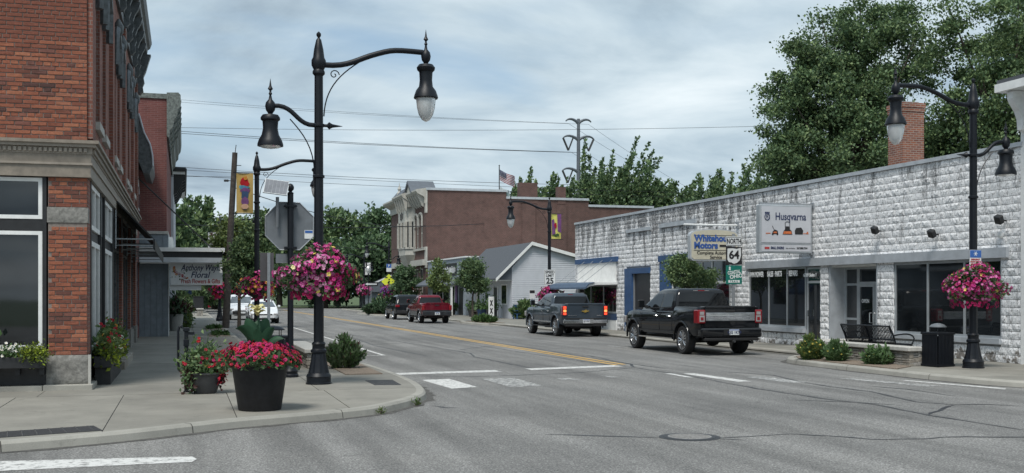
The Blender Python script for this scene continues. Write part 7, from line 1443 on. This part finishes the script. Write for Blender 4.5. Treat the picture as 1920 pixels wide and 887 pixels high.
for k, (x, y, h, lb) in enumerate(((2.95, 17.28, .08, 'small weed growing in the kerb gutter near the large planter'), (3.74, 18.4, .12, 'taller weed growing in the kerb gutter at the corner'))): shrub('kerb_weed', lb, (x, y, RZ), .05, .04, h, 60, .02, [G['leaf_y'], G['grass']], 40+k, None, 1)
# ================================================================== PETUNIA BASKETS
def basket(loc, rx, rz, nf, fr, label, pal, seed, nl=1800, top=True):
    o = empty('flower_basket', loc, 0, label, 'flower basket', 'petunia baskets hung on the lamp posts'); r = np.random.default_rng(seed)
    lump = lambda d: 1+.15*np.sin(d[:, 0]*5+seed)+.15*np.sin(d[:, 2]*6+d[:, 1]*4+seed*2)
    def pts(n, s0, s1):
        d = r.normal(size=(n, 3)); d /= np.linalg.norm(d, axis=1, keepdims=True); d[:, 2] = np.where(d[:, 2] < -.65, -d[:, 2], d[:, 2]); q = r.uniform(s0, s1, n)*lump(d); return d, d*np.array([rx, rx, rz])*q[:, None]
    d, P = pts(nl, .55, .98); tag(link('foliage', leaves_mesh('foliage', P, rx*.085, [G['leaf_a'], G['leaf_c'], G['leaf_g']], seed, 1.6, d*.8), o), kind='stuff')
    MB().lathe([(.12, -rz*.75), (rx*.45, -rz*.55), (rx*.62, -rz*.1), (rx*.62, rz*.1), (.1, rz*.3)], 16).build('liner', G['soil'], o); MB().lathe([(.11, -rz*.8), (.14, -rz*.75), (.11, -rz*.7)], 12).build('collar', G['lamp_black'], o)
    d, P = pts(nf, .84, 1.10); its = []
    for k in range(nf):
        x = d[k, 0]; pr_ = r.random(); s_ = .5+.5*x
        c = pal(s_, P[k, 2]/rz, pr_); ti = 'throat' if c in ('pink', 'pale') else ('throat_dk' if c in ('magenta', 'rose', 'crimson', 'purple') else 'cream')
        its.append((tuple(P[k]), tuple(d[k]+r.normal(size=3)*.30), fr*r.uniform(.8, 1.2), FI[c], FI[ti]))
    if top:
        for k in range(max(6, nf//22)): its.append(((rx*.10+r.normal()*rx*.12, r.normal()*rx*.12-.05, rz*(1.0+abs(r.normal())*.17)), (r.normal()*.6, -.6, .8), fr, FI['magenta' if r.random() < .6 else 'pink'], FI['throat']))
    for k in range(nf//14): a = r.uniform(0, 6.28); its.append(((rx*.8*math.cos(a), rx*.8*math.sin(a), -rz*r.uniform(.7, 1.0)), (math.cos(a), math.sin(a), -.3), fr*.9, FI['rose'], FI['throat_dk']))
    blossoms(o, its, FM, seed); return o
def pal_big(s, z, p): 
    if p < .07: return 'yellow' if s > .35 else 'cream'
    if s < .55: return 'pink' if p < .5 else ('pale' if p < .72 else 'magenta')
    return 'rose' if p < .55 else ('magenta' if p < .88 else 'pink')
def pal_r(s, z, p): return 'yellow' if (p < .05) else ('pink' if p < .40 else ('magenta' if p < .72 else 'rose'))
basket((2.53, 21.92, 2.10), .70, .45, 1200, .043, 'large mixed pink and crimson petunia basket around the corner lamp', pal_big, 1, 3000)
basket((17.9, 22.3, 1.90), .67, .47, 850, .041, 'round pink petunia basket on the lamp by the litter bin', pal_r, 2, 2400)
basket((18.45, 56, 1.62), .66, .46, 260, .07, 'magenta petunia basket under the speed limit sign', pal_r, 3, 900); basket((18.8, 106, 2.0), .85, .6, 200, .10, 'purple-pink petunia basket under the yellow crossing sign', lambda s, z, p: 'purple' if p < .45 else 'magenta', 4, 700); basket((21.3, 137.5, 2.2), .9, .62, 140, .13, 'bright pink petunia basket on the farthest lamp', lambda s, z, p: 'pink' if p < .7 else 'magenta', 5, 500); basket((2.5, 41.0, 1.95), .68, .46, 300, .06, 'petunia basket half hidden by the dark street tree', lambda s, z, p: 'rose' if p < .4 else ('magenta' if p < .7 else 'orange'), 6, 900); basket((2.2, 74.3, 1.9), .72, .5, 180, .09, 'red-pink petunia basket on the third left lamp', lambda s, z, p: 'crimson' if p < .5 else 'magenta', 7, 700)
# ================================================================== POTS
def petal_mat(): return None
pl_ = empty('large_planter', (1.10, 17.32, 0), 0, 'large tapered charcoal planter with red petunias and a canna lily on the corner', 'planter')
pp = MB(); pp.lathe([(.31, 0), (.32, .015), (.43, .77), (.445, .78), (.445, .80), (.41, .80), (.40, .72)], 40); pp.build('pot', G['planter'], pl_, smooth=35); MB().lathe([(.405, .71), (.1, .74)], 24).build('soil', G['soil'], pl_)
r_ = np.random.default_rng(11); n = 2600; a = r_.uniform(0, 6.28, n); q = np.sqrt(r_.uniform(0, 1, n))*.60; P = np.stack([q*np.cos(a), q*np.sin(a), .76+.17*(1-(q/.62)**2)*r_.uniform(.2, 1, n)-.10*(q > .45)*r_.random(n)], 1)
tag(link('foliage', leaves_mesh('foliage', P, .055, [G['leaf_g'], G['leaf_a'], G['leaf_c']], 11, 1.6, np.tile([0, 0, .5], (n, 1))), pl_), kind='stuff')
its = []
for k in range(420):
    a = r_.uniform(0, 6.28); q = math.sqrt(r_.uniform(0.02, 1))*.62; z = .87+.12*(1-(q/.62)**2)+r_.normal()*.03-(.18*r_.random() if q > .45 else 0); its.append(((q*math.cos(a), q*math.sin(a), z), (math.cos(a)*.7+r_.normal()*.3, math.sin(a)*.7+r_.normal()*.3, .7), r_.uniform(.030, .046), FI['crimson' if r_.random() < .6 else 'rose'], FI['throat_dk']))
blossoms(pl_, its, FM)
def canna_leaf(mb, base, tip, wd, bend, side):
    base, tip = Vector(base), Vector(tip); ax = (tip-base); L_ = ax.length; ax.normalize(); sd_ = Vector(side).normalized(); nn = ax.cross(sd_); n = 10; rows = []
    for i in range(n+1):
        t_ = i/n; w_ = wd*(math.sin(math.pi*(t_*.95+.05))**.62 if t_ < .999 else .02); c = base+ax*L_*t_+Vector((0, 0, 1.6*bend*math.sin(math.pi*t_*.75)-1.3*bend*t_*t_)); rows.append([c-sd_*w_+nn*w_*.35, c-sd_*w_*.5+nn*w_*.1, c, c+sd_*w_*.5+nn*w_*.1, c+sd_*w_+nn*w_*.35])
    V = [p for r0 in rows for p in r0]; mb.add(V, [(i*5+k, i*5+k+1, (i+1)*5+k+1, (i+1)*5+k) for i in range(n) for k in range(4)])
cn_ = empty('canna_lily', (1.10, 17.36, .78), 0, 'broad-leaved canna lily with pale yellow flower in the large planter', 'plant'); cn_.scale = (.98, .98, 1.02); mb = MB(); mb.tube([(0, 0, 0), (.0, -.02, .45), (-.02, 0, .60)], [.022, .018, .012], 8); mb.build('stem', G['leaf_canna'], cn_)
for b_, t_, w_, bn, sdv in (((0, 0, .05), (-.36, -.02, .46), .10, .10, (.6, -.6, .6)), ((-.02, 0, .0), (-.20, .05, .60), .115, .05, (1, -.3, .35)), ((0, .03, .0), (.12, .08, .60), .125, .05, (1, .35, -.2)), ((.02, -.02, .05), (.36, -.12, .30), .06, .08, (.35, -.7, -.6)), ((0, .05, .0), (-.02, .2, .56), .12, .06, (1, 0, 0)), ((.02, -.02, .0), (.22, -.02, .46), .10, .07, (.75, .6, -.45)), ((0, -.02, .0), (-.06, -.10, .44), .085, .05, (1, -.5, .1))):
    m_ = MB(); canna_leaf(m_, b_, t_, w_, bn, sdv); m_.build('leaf', G['leaf_canna'], cn_, smooth=60)
mb = MB()
for k in range(11):
    a = k*2.4; b_ = Vector((-.04+.01*math.cos(a), -.03, .62+.01*k)); t_ = b_+Vector((.13*math.cos(a), .12*math.sin(a)-.02, .07-.012*(k % 4))); canna_leaf(mb, b_, t_, .055, .03, (-math.sin(a), math.cos(a), .2))
mb.build('petals', G['fl_cream'], cn_, smooth=60)
rp = empty('round_pot', (.36, 20.48, 0), 0, 'round dark grey pot of mixed flowers beside the black looped post', 'planter')
MB().lathe([(.17, 0), (.19, .01), (.25, .16), (.285, .32), (.31, .34), (.31, .37), (.27, .37), (.25, .32)], 28).build('pot', G['clay'], rp, smooth=35); MB().lathe([(.26, .31), (.05, .33)], 20).build('soil', G['soil'], rp)
n = 2000; P = np.stack([r_.normal(0, .17, n), r_.normal(0, .15, n), .36+np.abs(r_.normal(0, .20, n))], 1); tag(link('foliage', leaves_mesh('foliage', P, .05, [G['leaf_g'], G['leaf_a'], G['leaf_b']], 13, 1.7, np.tile([0, 0, .5], (n, 1))), rp), kind='stuff')
n = 600; P = np.stack([-.24+r_.normal(0, .07, n), -.08+r_.normal(0, .08, n), .30+r_.normal(0, .13, n)], 1); tag(link('bronze_trailer', leaves_mesh('bt', P, .045, [G['leaf_bronze'], G['leaf_a']], 14, 1.6), rp), kind='stuff')
n = 260; P = np.stack([.24+r_.normal(0, .05, n), -.06+r_.normal(0, .06, n), .32+r_.normal(0, .08, n)], 1); tag(link('red_leaf_trailer', leaves_mesh('rt', P, .06, [G['fl_crimson'], G['leaf_bronze']], 15, 1.5), rp), kind='stuff')
gb = MB()
for k in range(12): a = r_.uniform(-.7, .7); gb.tube(bez((0, .05, .4), (a*.1, .05, .7), (a*.3, 0, .85), (a*.55, 0, .92+r_.normal()*.08), 5), [.006, .006, .005, .004, .003, .002], 4)
gb.build('grass_spikes', G['leaf_g'], rp)
its = [((.02+r_.normal()*.15, -.2+r_.normal()*.06, .48+abs(r_.normal())*.12), (r_.normal()*.3, -1, .5), .032, FI[c], FI['throat_dk']) for c in ['crimson']*16+['rose']*12+['red']*10]+[((-.0, -.25, .52), (0, -1, .5), .05, FI['yellow'], FI['yellow'])]+[((-.12+r_.normal()*.02, 0, .92+r_.normal()*.02), (0, -1, .3), .03, FI['red'], FI['red']) for _ in range(6)]; blossoms(rp, its, FM)
# small pots and a chair in front of the grey house and shop
for k, (x, y, s_, m_, lb) in enumerate(((21.2, 83.2, .35, 'clay', 'dark pot plant by the far window of the grey house'), (21.2, 80.4, .38, 'blue_dk', 'blue glazed pot beside the grey house door'), (21.1, 77.2, .42, 'clay', 'dark pot with leaves right of the white board'), (21.4, 90.8, .34, 'clay', 'dark pot by the grey shop door'))):
    o = empty('plant_pot', (x, y, 0), 0, lb, 'plant pot', 'pots along the shop fronts'); MB().lathe([(s_*.65, 0), (s_, s_*1.5), (s_*1.05, s_*1.6), (s_*.9, s_*1.6)], 16).build('pot', G[m_], o, smooth=40); n = 240; P = np.stack([r_.normal(0, s_*.6, n), r_.normal(0, s_*.6, n), s_*1.6+np.abs(r_.normal(0, s_*.8, n))], 1); tag(link('foliage', leaves_mesh('f', P, .14, [G['leaf_g'], G['leaf_a']], 70+k, 1.8), o), kind='stuff')
ch = empty('garden_chair', (22.2, 74.2, 0), R(20), 'small blue slatted garden chair at the grey house corner', 'chair')
for k in range(5): MB().box(-.28+k*.115, -.185+k*.115, .22, .26, .35, 1.0).build('back_slat', G['blue'], ch)
for k in range(4): MB().box(-.3, .3, -.25+k*.12, -.15+k*.12, .36, .385).build('seat_slat', G['blue'], ch)
for x in (-.28, .28):
    for y in (-.22, .22): MB().box(x-.03, x+.03, y-.03, y+.03, 0, .36).build('leg', G['blue'], ch)
    MB().box(x-.05, x+.05, -.28, .26, .58, .61).build('armrest', G['blue'], ch)
wbk2 = empty('wooden_bench', (21.3, 82.0, 0), 0, 'small wooden bench under the grey house windows', 'bench'); MB().box(-.22, .22, -.55, .55, .40, .45).build('seat', G['bark'], wbk2)
for y in (-.45, .45): MB().box(-.2, .2, y-.04, y+.04, 0, .4).build('leg', G['bark'], wbk2)
MB().box(.18, .23, -.55, .55, .5, .85).build('backrest', G['bark'], wbk2)
